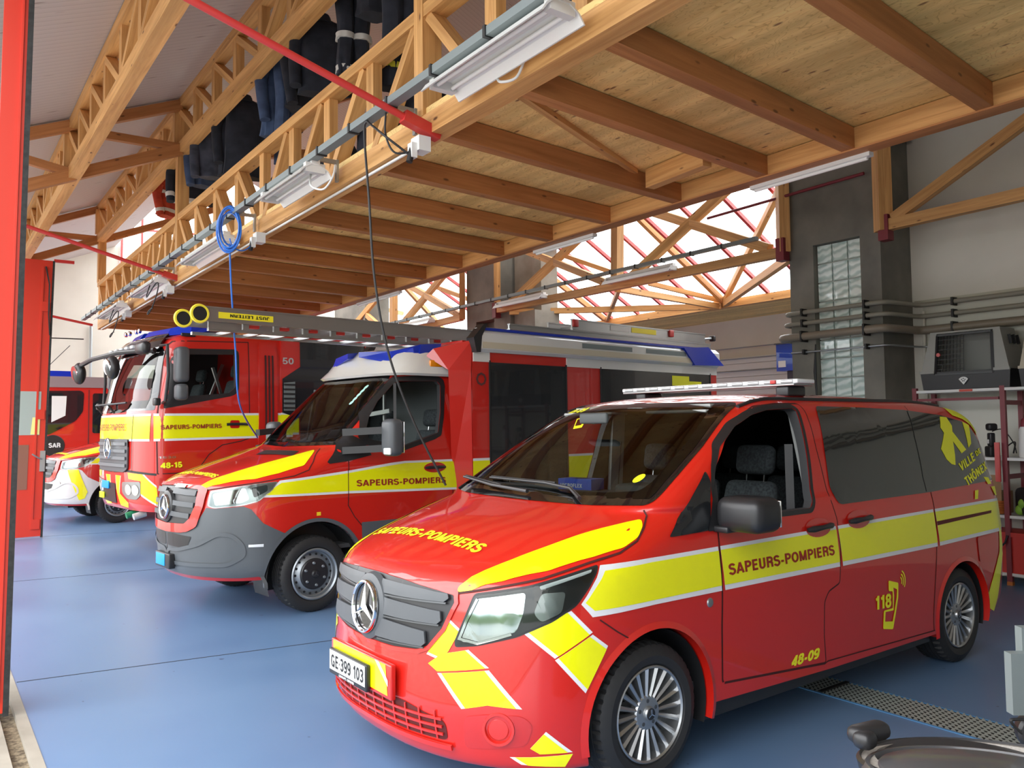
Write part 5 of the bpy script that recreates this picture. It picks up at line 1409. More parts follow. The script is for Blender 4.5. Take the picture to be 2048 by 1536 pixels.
for v in bmh.verts: v.co = Vector((-.795 + v.co.y, -.66 + v.co.x, 0))
skin_bm(bmh, FT, BV2, .06, .004); bm_obj(bmh, 'lettering', letter_yel, spr, ref=FT[3])
vt = skin('bonnet_vent', rnd_poly([(-.005,-.12),(.035,.575),(-.085,.662),(-.165,0)], .02), FT, BV2, satin_black, spr, .004, .05)
for k in range(4): skin('vent_rib', [(-.02 - .035 * k, -.02),(.0 - .035 * k, .56),(-.008 - .035 * k, .56),(-.028 - .035 * k, -.02)], FT, BV2, grey_m, vt, .01, .06)
for k in range(5): skin('round_sticker', [(.545 + .024 * math.cos(t), 2.018 + .042 * k + .024 * math.sin(t)) for t in [2 * PI * j / 16 for j in range(16)]], FF, BV2, mat('mint_sticker', (0.45, 0.75, 0.68), .5), spr, .010, 0)
skin('yellow_tag', [(.0,.915),(.045,.915),(.045,.95),(.0,.95)], SL, BV2, mat('orange_tag', (0.8, 0.55, 0.02), .5), spr, .004, 0)
skin('side_marker', [(-.640,.677),(-.518,.674),(-.518,.70),(-.640,.70)], SL, BV2, clear_lens, spr, .012, .05)
# white cap over the cab with beacons
cp = MB(flip=True)
def cap_ring(z, xf, w, r=.35, xr=1.83):
    pts = []
    for k in range(13):
        a = PI * k / 12 - PI / 2
        pts.append((xf + r * (1 - max(math.cos(a), 0) ** .6), w * math.copysign(abs(math.sin(a)) ** .7, math.sin(a)), z))
    return [(xr, -w, z)] + pts + [(xr, w, z)]
rings = [cap_ring(2.315, .93, .865), cap_ring(2.34, .90, .89), cap_ring(2.43, 1.0, .87), cap_ring(2.56, 1.08, .80), cap_ring(2.63, 1.16, .72), cap_ring(2.645, 1.3, .55)]
n_ = len(rings[0]); cp.add([v for r_ in rings for v in r_], [(i * n_ + k, i * n_ + (k + 1) % n_, (i + 1) * n_ + (k + 1) % n_, (i + 1) * n_ + k) for i in range(len(rings) - 1) for k in range(n_)] + [tuple(range((len(rings) - 1) * n_, len(rings) * n_))])
cpo = cp.build('roof_cap', white_paint, spr, smooth=40)
for s in (1, -1):
    b_q = MB(flip=True)
    b_q.prism([(1.03, .30 * s, 2.55), (1.10, .68 * s, 2.48), (1.45, .80 * s, 2.52), (1.58, .76 * s, 2.53), (1.66, .66 * s, 2.68), (1.2, .58 * s, 2.68), (1.08, .30 * s, 2.64)], (0, 0, 0), (.0, 0, .0)) if False else None
    b_q.add([(1.0,.12*s,2.55),(1.08,.62*s,2.46),(1.30,.80*s,2.46),(1.36,.80*s,2.53),(1.62,.78*s,2.54),(1.0,.12*s,2.61),(1.12,.60*s,2.59),(1.30,.76*s,2.63),(1.40,.76*s,2.67),(1.72,.72*s,2.70),(1.62,.3*s,2.60),(1.72,.3*s,2.70)],
            [(0,1,6,5),(1,2,7,6),(2,3,8,7),(3,4,9,8),(5,6,7,8,9,11),(4,10,11,9),(10,0,5,11),(0,10,4,3,2,1)])
    b_q.build('blue_beacon', blue_lens, cpo, smooth=0)
    MB(flip=True).rbox((1.53, .865 * s, 2.455), .17, .03, .075, .012).build('amber_light', amber, cpo)
skin('hood_light', [(.10,1.20),(.30,1.20),(.30,1.225),(.10,1.225)], FF, BV2, white_plastic, spr, .03, 0)
# plate
pl_ = MB(flip=True).rbox((-1.06, -.02, .51), .06, .38, .14, .01).build('licence_plate', satin_black, spr)
MB(flip=True).rbox((-1.092, -.06, .515), .006, .24, .11, .004).build('plate_face', mat('blue_plate', (0.0, 0.28, 0.75), 0.4), pl_)
# equipment body
bxm = MB(flip=True)
bxm.box(1.86, 6.60, -1.10, 1.10, .50, 2.60); bxo = bxm.build('equipment_body', paint, spr, smooth=0)
for s in (1, -1):   # slanted front fairings between cab and body
    fr_p = MB(flip=True)
    fr_p.add([(1.44,.80*s,2.54),(1.60,1.0*s,2.38),(1.84,1.10*s,2.38),(1.86,1.10*s,2.72),(1.50,.86*s,2.62),(1.66,.98*s,1.2),(1.86,1.10*s,.5),(1.66,.98*s,.5),(1.86,.8*s,2.72),(1.86,.8*s,.5)],
             [(0,1,2,3,4),(1,5,7,6,2),(4,3,8),(0,4,8)])
    fr_p.build('corner_fairing', paint, spr, smooth=0)
MB(flip=True).box(1.80, 1.87, -1.0, 1.0, 2.3, 2.72).build('front_panel', paint, spr, smooth=0)
for s in (1, -1):
    y0 = 1.10 * s
    def slab(name, x0, x1, z0, z1, m, t=.012, par=bxo, zz=0):
        return MB(flip=True).box(x0, x1, min(y0, y0 + t * s), max(y0, y0 + t * s), z0, z1).build(name, m, par, smooth=0)
    for x0, x1 in ((2.12, 3.34), (4.0, 6.42)):
        sh2 = slab('roller_door', x0, x1, .62, 2.48, mat('black_shutter', (0.012, 0.014, 0.017), 0.25, coat=.6), .006, spr)
        slab('shutter_frame', x0 - .02, x0, .6, 2.50, black, .014, sh2); slab('shutter_frame', x1, x1 + .02, .6, 2.50, black, .014, sh2)
    slab('white_band', 1.86, 2.10, 1.05, 1.40, white_film, .004); slab('yellow_band', 1.86, 2.10, 1.078, 1.372, yellow, .006)
    slab('white_band', 3.38, 3.96, 1.05, 1.40, white_film, .004); slab('yellow_band', 3.38, 3.96, 1.078, 1.372, yellow, .006)
    slab('white_band', 1.87, 2.11, 2.48, 2.60, white_paint, .01)
    slab('white_band', 3.36, 6.60, 2.48, 2.60, white_paint, .01)
    aw = MB(flip=True)
    sec = [(1.06, 2.86), (1.10, 2.86), (1.17, 2.80), (1.17, 2.62), (1.13, 2.59), (1.06, 2.59)]
    aw.prism([(1.93, y * s, z) for y, z in sec], (0, 0, 0), (4.66, 0, 0)); awo = aw.build('awning_rail', white_paint, spr, smooth=0)
    MB(flip=True).box(1.95, 6.0, 1.171 * s if s > 0 else -1.178, 1.178 if s > 0 else -1.171, 2.63, 2.70).build('light_strip', mat('led_strip', (0.62, 0.56, 0.42), 0.3, coat=.4), awo, smooth=0)
    MB(flip=True).bar((1.94, 1.12 * s, 2.85), (6.2, 1.12 * s, 2.85), .05, .03).build('blue_line_light', blue_lens, awo, smooth=0)
    MB(flip=True).box(3.58, 4.55, min(1.172*s,1.176*s), max(1.172*s,1.176*s), 2.72, 2.78).build('grey_panel', tray_m, awo, smooth=0)
    MB(flip=True).box(4.85, 5.75, min(1.172*s,1.176*s), max(1.172*s,1.176*s), 2.72, 2.78).build('grey_panel', tray_m, awo, smooth=0)
    MB(flip=True).prism([(5.67, 1.08 * s, 2.84), (6.27, 1.08 * s, 2.88), (6.66, 1.08 * s, 2.62), (5.93, 1.08 * s, 2.60)], (0, 0, 0), (0, .12 * s, 0)).build('blue_end_light', blue_lens, awo, smooth=0)
    MB(flip=True).prism([(1.82, 1.05 * s, 2.74), (1.97, 1.05 * s, 2.90), (2.02, 1.05 * s, 2.90), (1.94, 1.05 * s, 2.76), (1.92, 1.05 * s, 2.58), (1.86, 1.05 * s, 2.58)], (0, 0, 0), (0, .13 * s, 0)).build('rail_end_cap', satin_black, awo, smooth=0)
    lg = MB(flip=True).lathe([(.075, 0), (.075, .004), (.05, .004), (.05, 0)], (1.985, 1.103 * s, 2.285), (0, s, 0), 8).build('maker_badge', mat('badge_grey', (0.10, 0.03, 0.03), .4), bxo, smooth=0)
skd = MB(flip=True); skd.box(5.5, 5.9, 1.107, 1.11, 2.30, 2.44); skd.box(5.9, 6.2, 1.107, 1.11, 2.30, 2.37); skd.build('yellow_marking', letter_yel, bxo, smooth=0)
MB(flip=True).box(1.9, 6.6, -.9, .9, .3, .5).build('chassis', black, spr, smooth=0)
for x in (2.3, 3.9, 5.3, 6.45): MB(flip=True).bar((x, -.95, 2.66), (x, .95, 2.66), .06, .08).build('roof_rack_bar', alu, spr, smooth=0)
for Y, dY in ((1.01, 1), (-1.01, -1)):
    wheel(spr, 0, Y * .965, dY, .36, .245, .22, 'steel')
    wheel(spr, 4.3, Y * .965, dY, .36, .245, .22, 'steel')
MB(flip=True).box(.1, 1.8, -.88, .88, .56, .60).build('cabin_floor', paint_in, spr, smooth=0)
MB(flip=True).prism([(.20, -.86, 1.42), (.22, -.86, 1.52), (.5, -.86, 1.56), (.72, -.86, 1.45), (.7, -.86, 1.0), (.3, -.86, .95)], (0, 0, 0), (0, 1.72, 0)).build('dashboard', dash_m, spr, smooth=0)
for Y in (.48, -.45): seat(spr, 1.35, Y, .95, .48, h=.68)
sw = MB(flip=True); sw.lathe([(.20, 0), (.19, .012), (.178, .0), (.19, -.012)], (.92, .48, 1.48), (-.8, 0, -.6), 28, close=True); sw.build('steering_wheel', satin_black, spr)
fr2 = MB(flip=True)
fr2.bar((1.55, -.2, 1.0), (1.55, -.2, 2.3), .03, .03); fr2.bar((1.5, -.6, 1.9), (1.5, .0, 1.95), .03, .05); fr2.bar((1.5, -.5, 2.0), (1.3, -.35, 1.35), .03, .03); fr2.build('equipment_rack', alu, spr, smooth=0)
MB(flip=True).box(1.76, 1.80, -.9, .9, .6, 2.3).build('cabin_rear_wall', dash_m, spr, smooth=0)

# ladders
Mspr = spr.matrix_basis if False else None
def veh_mat(root):
    from mathutils import Euler
    return Matrix.Translation(root.location) @ root.rotation_euler.to_matrix().to_4x4()
MS = veh_mat(spr)
def ladder(name, label, x0, x1, y0, y1, z, hgt, k, group=None):
    """lies flat along the vehicle; two side rails and rungs"""
    r_ = empty(name, MS @ Vector((-x0, (y0 + y1) / 2, z)), spr.rotation_euler.z, label, 'ladder', group)
    r_.rotation_euler = spr.rotation_euler
    yc = (y0 + y1) / 2
    for y in (y0, y1):
        rl = MB(flip=True)
        ins = .028 if y > yc else -.028
        rl.prism([(0, y - yc - .012, 0), (0, y - yc + .012, 0), (0, y - yc + .012, hgt), (0, y - yc - .012, hgt)], (0, 0, 0), (x1 - x0, 0, 0))
        for zz in (.006, hgt - .006): rl.prism([(0, y - yc - .022, zz - .007), (0, y - yc + .022, zz - .007), (0, y - yc + .022, zz + .007), (0, y - yc - .022, zz + .007)], (0, 0, 0), (x1 - x0, 0, 0))
        rl.build('side_rail', alu, r_, smooth=0)
    for i in range(k):
        x = .25 + (x1 - x0 - .4) * i / (k - 1)
        MB(flip=True).bar((x, y0 - yc, hgt * .5), (x, y1 - yc, hgt * .5), .032, .03).build('rung', alu, r_, smooth=0)
    return r_
la = ladder('extension_ladder', 'long aluminium ladder reaching out over the grey-bumper rescue vehicle cab', -.95, 4.9, .02, .52, 2.775, .14, 20)
lb2 = ladder('ladder', 'thin lower aluminium ladder section with red rung ends below the long ladder', -.86, 4.3, .06, .48, 2.69, .028, 18)
redend = mat('red_rung_end', (0.6, 0.04, 0.03), .5)
for i in range(9):
    MB(flip=True).box(.34 + i * .32, .40 + i * .32, .19, .222, .0, .09).build('clip', alu, lb2, smooth=0)
    MB(flip=True).box(.40 + i * .32, .52 + i * .32, .14, .195, .055, .085).build('rung_end', redend, lb2, smooth=0)
MB(flip=True).box(.0, .28, .20, .222, .0, .09).build('end_plate', alu, lb2, smooth=0)
for y in (.56, .14):
    wq = MB(flip=True); wq.lathe([(.085, -.018), (.092, 0), (.085, .018), (.068, .018), (.066, 0), (.068, -.018)], (-.02, y - .27, .06), (0, 1, 0), 32, close=True)
    wo = wq.build('ladder_wheel', mat('yellow_wheel', (0.85, 0.72, 0.05), .4), la)
    MB(flip=True).lathe([(0, .012), (.067, .010), (.067, -.010), (0, -.012)], (-.02, y - .27, .06), (0, 1, 0), 28).build('wheel_core', black, wo)
MB(flip=True).box(.17, .72, .264, .268, .035, .095).build('yellow_label', mat('label_yellow', (0.85, 0.72, 0.02), .5), la, smooth=0)
flat_text('label_text', 'JUST LEITERN', (-.68, .2695, .083), (1, 0, 0), (0, 0, -1), .40, .032, black, la, .02, x0=0)
up_ = ladder('folding_ladder', 'folded aluminium ladder stacked highest on the rescue vehicle roof', 3.78, 6.75, .36, .80, 3.0, .14, 10)
for x in (.05, 2.1): MB(flip=True).rbox((x, .24, .09), .10, .04, .10, .01).build('red_clamp', red_metal, up_)
MB(flip=True).box(1.2, 1.75, .234, .238, .045, .115).build('yellow_label', MATS['label_yellow'], up_, smooth=0)
MB(flip=True).box(.75, 1.15, .234, .238, .045, .115).build('white_label', white_plastic, up_, smooth=0)
MB(flip=True).cyl((2.9, .2, .06), (3.18, .2, .09), .018, 10).build('end_bar', steel, up_)
MB(flip=True).rbox((3.22, .2, .09), .07, .09, .09, .02).build('end_knob', black, up_)
sup = ladder('roof_ladder', 'low aluminium ladder rack section under the folded ladder, far end of the rescue roof', 2.5, 6.6, .55, 1.0, 2.89, .07, 12)

# ---------------------------------------------------------------- the big fire engine
TRK_LEV = [(.64,-.14,2.0,1.22,.35,3,.05,6),(.70,-.17,2.0,1.25,.38,2.8,.05,6),(1.15,-.22,2.0,1.25,.38,2.8,.05,6),(1.6,-.22,2.0,1.25,.38,2.8,.05,6),(2.0,-.20,2.0,1.25,.38,2.8,.05,6),(2.2,-.15,2.0,1.24,.38,2.8,.05,6),(2.6,-.06,2.0,1.23,.38,2.8,.05,6),(2.9,.03,2.0,1.21,.38,2.8,.05,6),(3.02,.12,2.0,1.20,.35,3,.05,6),(3.09,.25,2.0,1.17,.35,3,.05,6),(3.13,.5,2.0,1.05,.3,3,.05,6),(3.14,.9,2.0,.6,.3,3,.05,6)]
trk = veh_root('fire_engine', (-5.609, 11.811), 48, 'large red fire engine with flat cab, blue roof beacons and big side mirrors', 'fire truck')
td_open = [(.22,2.20),(.30,2.60),(.40,2.80),(1.06,2.83),(1.06,2.35),(.97,2.27)]
tw_open = [(-1.0,2.07),(1.0,2.07),(1.02,2.2),(.95,2.78),(.9,2.83),(-.9,2.83),(-.95,2.78),(-1.02,2.2)]
body, BV3 = make_body(trk, TRK_LEV, 1.2, .05, [(td_open, -1.6, 1.6)], [(tw_open, -.6, .5)], [], .5, [paint, paint_in], 1.25)
TD = frame_diag(40); TDr = frame_diag(40, -1)
skin('windscreen_border', [rnd_poly([(-1.16,2.02),(0,2.0),(1.16,2.02),(1.14,2.3),(1.06,2.84),(.95,2.93),(-.95,2.93),(-1.06,2.84),(-1.14,2.3)], .03), rnd_poly(tw_open, .03)], FF, BV3, frit, trk, .004, .08)
skin('windscreen', inset2(tw_open, -.02), FF, BV3, tint, trk, .006, .1)
skin('roof_visor', rnd_poly([(-1.0,2.86),(1.0,2.86),(.98,3.06),(-.98,3.06)], .03), FF, BV3, frit, trk, .06, .08, .02)
for k in range(6): MB(flip=True).rbox((-.09, -.62 + .25 * k, 2.94), .05, .11, .05, .012).build('work_light', clear_lens, trk)
for s, fr, FD in ((1, SL, TD), (-1, SRt, TDr)):
    mir = (lambda p: p) if s > 0 else mirror_y
    gl_ = rnd_poly([(.06,2.04),(.17,2.73),(.30,2.86),(.367,2.88),(1.06,2.905),(1.11,2.88),(1.12,2.82),(1.115,2.32),(1.06,2.25),(1.0,2.225)], .03)
    skin('window_frame', [gl_, rnd_poly(td_open, .03)], fr, BV3, satin_black, trk, .004, .08)
    if s < 0: skin('door_window', inset2(td_open, -.01), fr, BV3, tint, trk, .003, .1)
    seam('door_gap', [(.0,1.16),(-.01,1.6),(.0,2.0),(.10,2.72),(.17,2.93),(.22,2.98),(1.264,3.02),(1.27,2.0),(1.27,1.62)], fr, BV3, seam_m, trk, .014, .003)
    seam('door_gap', [(1.27,1.62),(1.15,1.58),(.87,1.53),(.68,1.40),(.57,1.25),(.55,1.16),(0,1.16)], fr, BV3, seam_m, trk, .014, .003)
    skin('white_band', [(-.04,1.60),(1.95,1.625),(1.95,1.985),(-.04,1.975)], fr, BV3, white_film, trk, .005, .1)
    skin('yellow_band', [(-.04,1.632),(1.95,1.657),(1.95,1.955),(-.04,1.943)], fr, BV3, yellow, trk, .0065, .1)
    # lower bumper markings, lamp
    chevron(mir([(-.20,.62,1.165),(-.13,1.05,1.15),(-.02,1.21,1.0),(.01,1.21,.71),(-.14,.95,.86),(-.15,.98,1.06),(-.195,.64,1.08)]), FD, BV3, trk, [0, .02, 0, .025, 0, 0, 0])
    chevron(mir([(-.218,.12,1.115),(-.215,.36,1.115),(-.205,.25,.86),(-.175,.55,.74),(-.17,.50,.67),(-.19,.22,.69),(-.21,.12,.92)]), FF, BV3, trk, [0, .015, 0, 0, 0, 0, .015])
    lp = skin('headlamp', rnd_poly(to_uv(FD, mir([(-.205,.40,1.03),(-.145,.97,1.05),(-.14,.95,.86),(-.17,.85,.80),(-.19,.55,.80),(-.21,.38,.88)])), .04), FD, BV3, rim_m, trk, .008, .06)
    for yy in (.60, .83):
        skin('reflector', [(u + .0, v) for u, v in [(to_uv(FD, mir([(-.17, yy, .93)]))[0][0] + .085 * math.cos(t), to_uv(FD, mir([(-.17, yy, .93)]))[0][1] + .075 * math.sin(t)) for t in [2 * PI * j / 20 for j in range(20)]]], FD, BV3, chrome, lp, .013, 0)
    seam('bumper_gap', to_uv(FD, mir([(-.225,.05,1.17),(-.215,.60,1.19),(-.15,1.0,1.17),(-.02,1.21,1.15)])), FD, BV3, black, trk, .03, .004, .06)
    skin('wedge_step', [(.02,.66),(.02,1.10),(.50,1.10),(.56,.66)], fr, BV3, paint, trk, .01, .1)
    # mirrors
    mr = MB(flip=True); mr.rbox((.20, 1.50 * s, 2.63), .17, .22, .48, .055, seg=3); mo = mr.build('door_mirror', grey_m, trk)
    MB(flip=True).rbox((.20, 1.50 * s, 2.26), .15, .20, .22, .05).build('wide_angle_mirror', grey_m, mo)
    MB(flip=True).tube([(.02, 1.22 * s, 2.90), (.04, 1.42 * s, 2.90), (.05, 1.44 * s, 2.5), (.02, 1.42 * s, 2.14), (.05, 1.24 * s, 2.12)], .022, 8).build('mirror_arm', satin_black, mo)
    MB(flip=True).rbox((-.06, 1.33 * s, 2.13), .08, .12, .10, .02).build('side_camera', satin_black, mo)
    MB(flip=True).tube([(.93, 1.258 * s, 1.82), (1.0, 1.275 * s, 1.825), (1.18, 1.275 * s, 1.825), (1.24, 1.26 * s, 1.82)], .02, 8).build('door_handle', satin_black, trk)
    skin('handle_recess', rnd_poly([(.98,1.765),(1.12,1.765),(1.12,1.88),(.98,1.88)], .03), fr, BV3, MATS['recess_red'], trk, .008, 0)
    # side air ducts behind the door
    dp_ = skin('side_duct', rnd_poly([(1.40,1.16),(1.70,1.16),(1.70,2.9),(1.64,2.98),(1.42,3.02)], .04), fr, BV3, paint, trk, .02, .1, .015)
    for k in range(3): skin('louvre', rnd_poly([(1.50 + .055 * k, 1.75), (1.53 + .055 * k, 1.75), (1.53 + .055 * k, 2.84), (1.50 + .055 * k, 2.84)], .012), fr, BV3, seam_m, dp_, .027, .1)
    bq = MB(flip=True)
    bq.add([(.15,.10*s,3.10),(.22,.85*s,3.08),(.45,1.15*s,3.10),(.62,1.18*s,3.13),(.66,1.1*s,3.20),(.22,.10*s,3.20),(.30,.80*s,3.20),(.50,1.05*s,3.26),(.95,1.12*s,3.28),(.95,1.16*s,3.20),(.95,.10*s,3.28),(.95,.1*s,3.1)],
           [(0,1,6,5),(1,2,7,6),(2,3,4,7),(3,9,8,4),(4,8,7),(5,6,7,8,10),(9,11,10,8),(0,5,10,11),(0,11,9,3,2,1)])
    bq.build('blue_beacon', blue_lens, trk, smooth=0)
    MB(flip=True).rbox((.40, 1.19 * s, 3.075), .20, .04, .05, .015).build('side_lamp', satin_black, trk)
    # superstructure sides
for s in (1, -1):
    y0 = 1.25 * s
    pass
sup_b = MB(flip=True).box(1.76, 8.2, -1.25, 1.25, .75, 3.15).build('superstructure', paint, trk, smooth=0)
MB(flip=True).box(1.70, 8.1, -1.0, 1.0, .45, .75).build('chassis', black, trk, smooth=0)
for s in (1, -1):
    def slb(name, pts, m, t, par):
        mb = MB(flip=True); mb.prism([(x, 1.25 * s, z) for x, z in pts], (0, 0, 0), (0, t * s, 0)); return mb.build(name, m, par, smooth=0)
    sd = slb('roller_door', [(2.07, .8), (7.9, .8), (7.9, 3.0), (2.06, 3.08), (2.07, 2.69), (1.78, 2.50), (1.78, 1.99), (2.07, 1.9)], MATS['black_shutter'], .012, sup_b)
    st_ = slb('step_ladder', [(1.80, 2.02), (1.98, 2.02), (1.98, 2.46), (1.80, 2.44)], tray_m, .02, trk)
    for k in range(6): slb('rung', [(1.80, 2.05 + .07 * k), (1.98, 2.05 + .07 * k), (1.98, 2.075 + .07 * k), (1.80, 2.075 + .07 * k)], black, .035, st_)
    slb('white_band', [(1.76, 1.66), (2.05, 1.66), (2.05, 1.99), (1.76, 1.99)], white_film, .006, sup_b); slb('yellow_band', [(1.76, 1.69), (2.05, 1.69), (2.05, 1.96), (1.76, 1.96)], yellow, .009, sup_b)
    MB(flip=True).prism([(3.2, 1.26 * s, 2.95), (3.6, 1.26 * s, 2.95), (3.6, 1.26 * s, 3.15), (3.2, 1.26 * s, 3.15)], (0, 0, 0), (0, .02 * s, 0)).build('red_panel', paint, sup_b, smooth=0)
    MB(flip=True).box(3.6, 7.9, min(1.26*s,1.3*s), max(1.26*s,1.3*s), 2.9, 3.12).build('awning_rail', white_paint, sup_b, smooth=0)
    for X in (1.35, 5.6): wheel(trk, X, 1.22 * s, s, .50, .29, .32, 'steel')
flat_text('lettering', '50', (-1.78, 1.258, 2.72), (-1, 0, 0), (0, 0, 1), .18, .10, mat('badge_silver', (0.45, 0.42, 0.42), .4), trk, .0)
skin_text('lettering', 'SAPEURS-POMPIERS', (.03, 1.755), (.855, 1.77), .062, SL, BV3, letter_red, trk, .016, .01)
skin_text('lettering', 'SAPEURS-POMPIERS', (-.74, 1.745), (.52, 1.745), .10, FF, BV3, letter_red, trk, .022, -.01, step=.05)
skin_text('lettering', '48-15', (.03, 1.232), (.31, 1.236), .08, SL, BV3, letter_yel, trk, .014, .03)
skin_text('lettering', '1530', (.01, 1.365), (.225, 1.365), .03, SL, BV3, alu, trk, .006, -.02)
skin('yellow_marking', [(-1.15,1.63),(1.12,1.63),(1.12,1.945),(-1.15,1.945)], FF, BV3, yellow, trk, .006, .1)
skin('white_marking_edge', [(-1.15,1.60),(1.12,1.60),(1.12,1.975),(-1.15,1.975)], FF, BV3, white_film, trk, .0045, .1)
seam('front_gap', [(.74,1.18),(.745,1.97)], FF, BV3, seam_m, trk, .012, .009)
gq = skin('grille', rnd_poly([(-.66,1.63),(.66,1.63),(.65,1.22),(.52,1.17),(-.52,1.17),(-.65,1.22)], .03), FF, BV3, grey_m, trk, .03, .08, .02)
for z in (1.24, 1.34, 1.44, 1.54): skin('slat', [(-.62,z),(.62,z),(.62,z + .045),(-.62,z + .045)], FF, BV3, mat('slat_grey', (0.14, 0.15, 0.16), .45), gq, .05, .08, .012)
star_emblem(trk, (-.30, 0, 1.50), .15, (-1, 0, 0))
skin('black_panel', rnd_poly([(-.68,1.0),(.10,1.0),(.06,.71),(-.68,.73)], .02), FF, BV3, satin_black, trk, .01, .08)
MB(flip=True).rbox((-.225, -.33, .965), .02, .32, .11, .006).build('licence_plate', MATS['blue_plate'], trk)
MB(flip=True).rbox((-.205, -.58, .80), .02, .22, .09, .006).build('yellow_marking', letter_yel, trk)
chevron([(-.18,-1.12,1.13),(-.20,-.95,1.14),(-.20,-.90,.95),(-.14,-1.12,.78)], TDr, BV3, trk, .0)
for X, Y, m_ in ((-.02, .5, 'green_coupling'), (.0, .75, 'steel_coupling')): MB(flip=True).cyl((X, Y, .60), (X - .16, Y, .56), .045, 14).build('hose_coupling', mat(m_, (0.02, .22, .10) if 'green' in m_ else (.5, .5, .5), .4, .2), trk)
# front mirror arm
fm = MB(flip=True).tube([(.02, .98, 2.86), (-.25, .3, 2.86), (-.42, -.4, 2.80), (-.45, -.85, 2.74)], .035, 8).build('front_mirror_arm', satin_black, trk)
for c_, rr_ in (((-.45, -.95, 2.62), .15), ((-.42, .62, 2.62), .14)):
    MB(flip=True).ell(c_, .09, rr_, .17, rot=Matrix.Rotation(R(20), 3, 'X')).build('round_mirror', satin_black, fm)
    MB(flip=True).lathe([(0, .01), (.11, .008), (.115, -.005)], (c_[0] - .07, c_[1], c_[2]), (-1, .1, -.15), 20).build('mirror_glass', chrome, fm)
MB(flip=True).rbox((-.2, 1.18, 2.86), .12, .36, .16, .05).build('front_mirror', satin_black, trk)
for y in (-.5, .1): MB(flip=True).tube([(-.24, y, 2.0), (-.34, y + .05, 2.12), (-.2, y + .4, 2.14)], .015, 6).build('wiper', satin_black, trk)
for y in (-1.12, -.93, -.6, -.45): MB(flip=True).lathe([(0, .0), (.035, .02), (.04, .06), (.0, .08)], (.3, y, 3.27), (-1, 0, .1), 12).build('air_horn_light', chrome, trk)
MB(flip=True).box(.1, 1.9, -1.15, 1.15, 1.2, 1.25).build('cabin_floor', paint_in, trk, smooth=0)
for Y in (.7, -.7): seat(trk, .9, Y, 1.65, .5, h=.75)
MB(flip=True).box(.0, .35, -1.1, 1.1, 1.7, 2.06).build('dashboard', dash_m, trk, smooth=0)
rk = MB(flip=True); rk.bar((1.0, -.3, 1.5), (1.5, -.3, 2.8), .04, .04); rk.bar((1.5, .3, 1.5), (1.1, .3, 2.7), .04, .04); rk.build('equipment_rack', alu, trk, smooth=0)

# ---------------------------------------------------------------- older van with white bumper, behind the fire engine
old = veh_root('small_response_van', (-8.149, 16.084), 48, 'older red van with white bumper and yellow bonnet stripes, partly hidden by the fire engine', 'van')
white_bump = mat('white_bumper', (0.62, 0.63, 0.62), 0.35, coat=.5)
van_cab(old, white_bump, detail=False)
oc = MB(flip=True).box(1.85, 5.6, -.98, .98, .5, 2.5).build('load_body', paint, old, smooth=0)
BVo = BV2
for s in (1, -1):
    FD = frame_diag(45, s); mir = (lambda p: p) if s > 0 else mirror_y
    chevron(mir([(-.80,.75,1.03),(-.66,.89,1.035),(-.52,.955,.62),(-.56,.93,.50),(-.66,.90,.47)]), FD, BVo, old, 0, off=.012)
    skin('fog_lamp', [(to_uv(FD, mir([(-.93,.60,.78)]))[0][0] + .06 * math.cos(t), to_uv(FD, mir([(-.93,.60,.78)]))[0][1] + .05 * math.sin(t)) for t in [2 * PI * j / 16 for j in range(16)]], FD, BVo, clear_lens, old, .02, 0)
    for X in (0, 3.6): wheel(old, X, .975 * s, s, .36, .235, .22, 'steel')
bmh = fit_text('SAPEURS-POMPIERS', (0, 0), (1.12, 0), .07, .02)
for v in bmh.verts: v.co = Vector((-.795 + v.co.y, -.66 + v.co.x, 0))
skin_bm(bmh, FT, BVo, .06, .004); bm_obj(bmh, 'lettering', letter_yel, old, ref=FT[3])

# ---------------------------------------------------------------- farthest rescue truck, seen past the door leaf
sar = empty('equipment_truck', P(21.0, 1.6, 0), 0, 'farthest red truck with silver roof band and round black side sign', 'truck')
off = P(21.0, 1.6, 0); q = lambda b, n, z: P(b, n, z) - off
m_ = MB(); m_.prism([q(21, n, z) for n, z in ((1.35,.6),(1.25,1.5),(1.45,1.75),(1.9,2.7),(2.0,2.75),(7.5,2.75),(7.5,.6))], (0, 0, 0), BV * 2.3); m_.build('cab', paint, sar, smooth=0)
MB().box(20.97, 23.33, 1.95, 7.5, 2.75, 3.0, fr=q).build('roof_band', mat('silver_roof', (0.30, 0.24, 0.25), .4, .3), sar, smooth=0)
m_ = MB(); m_.prism([q(20.985, n, z) for n, z in rnd_poly([(1.7,1.85),(2.1,2.66),(2.95,2.68),(3.02,2.62),(3.0,2.2),(2.85,1.98),(2.3,1.66)], .05)], (0, 0, 0), BV * .02); wn = m_.build('side_window', privacy, sar, smooth=0)
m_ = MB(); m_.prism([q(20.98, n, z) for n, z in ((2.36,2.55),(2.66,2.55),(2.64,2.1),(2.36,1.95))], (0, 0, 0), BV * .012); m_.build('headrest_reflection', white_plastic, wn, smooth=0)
m_ = MB(); m_.prism([q(20.985, n, z) for n, z in rnd_poly([(3.2,1.69),(3.2,2.62),(3.9,2.62),(3.9,1.69)], .05)], (0, 0, 0), BV * .02); m_.build('side_window', privacy, sar, smooth=0)
for n in (3.12, 3.98): MB().bar(q(20.99, n, .8), q(20.99, n, 2.7), .012, .012).build('door_gap', seam_m, sar, smooth=0)
MB().lathe([(0, .012), (.23, .012), (.24, 0)], q(20.99, 2.40, 1.42), -BV, 32).build('round_sign', satin_black, sar)
flat_text('lettering', 'SAR', q(20.975, 2.31, 1.37), NV, (0, 0, 1), .24, .11, white_plastic, sar, .02)
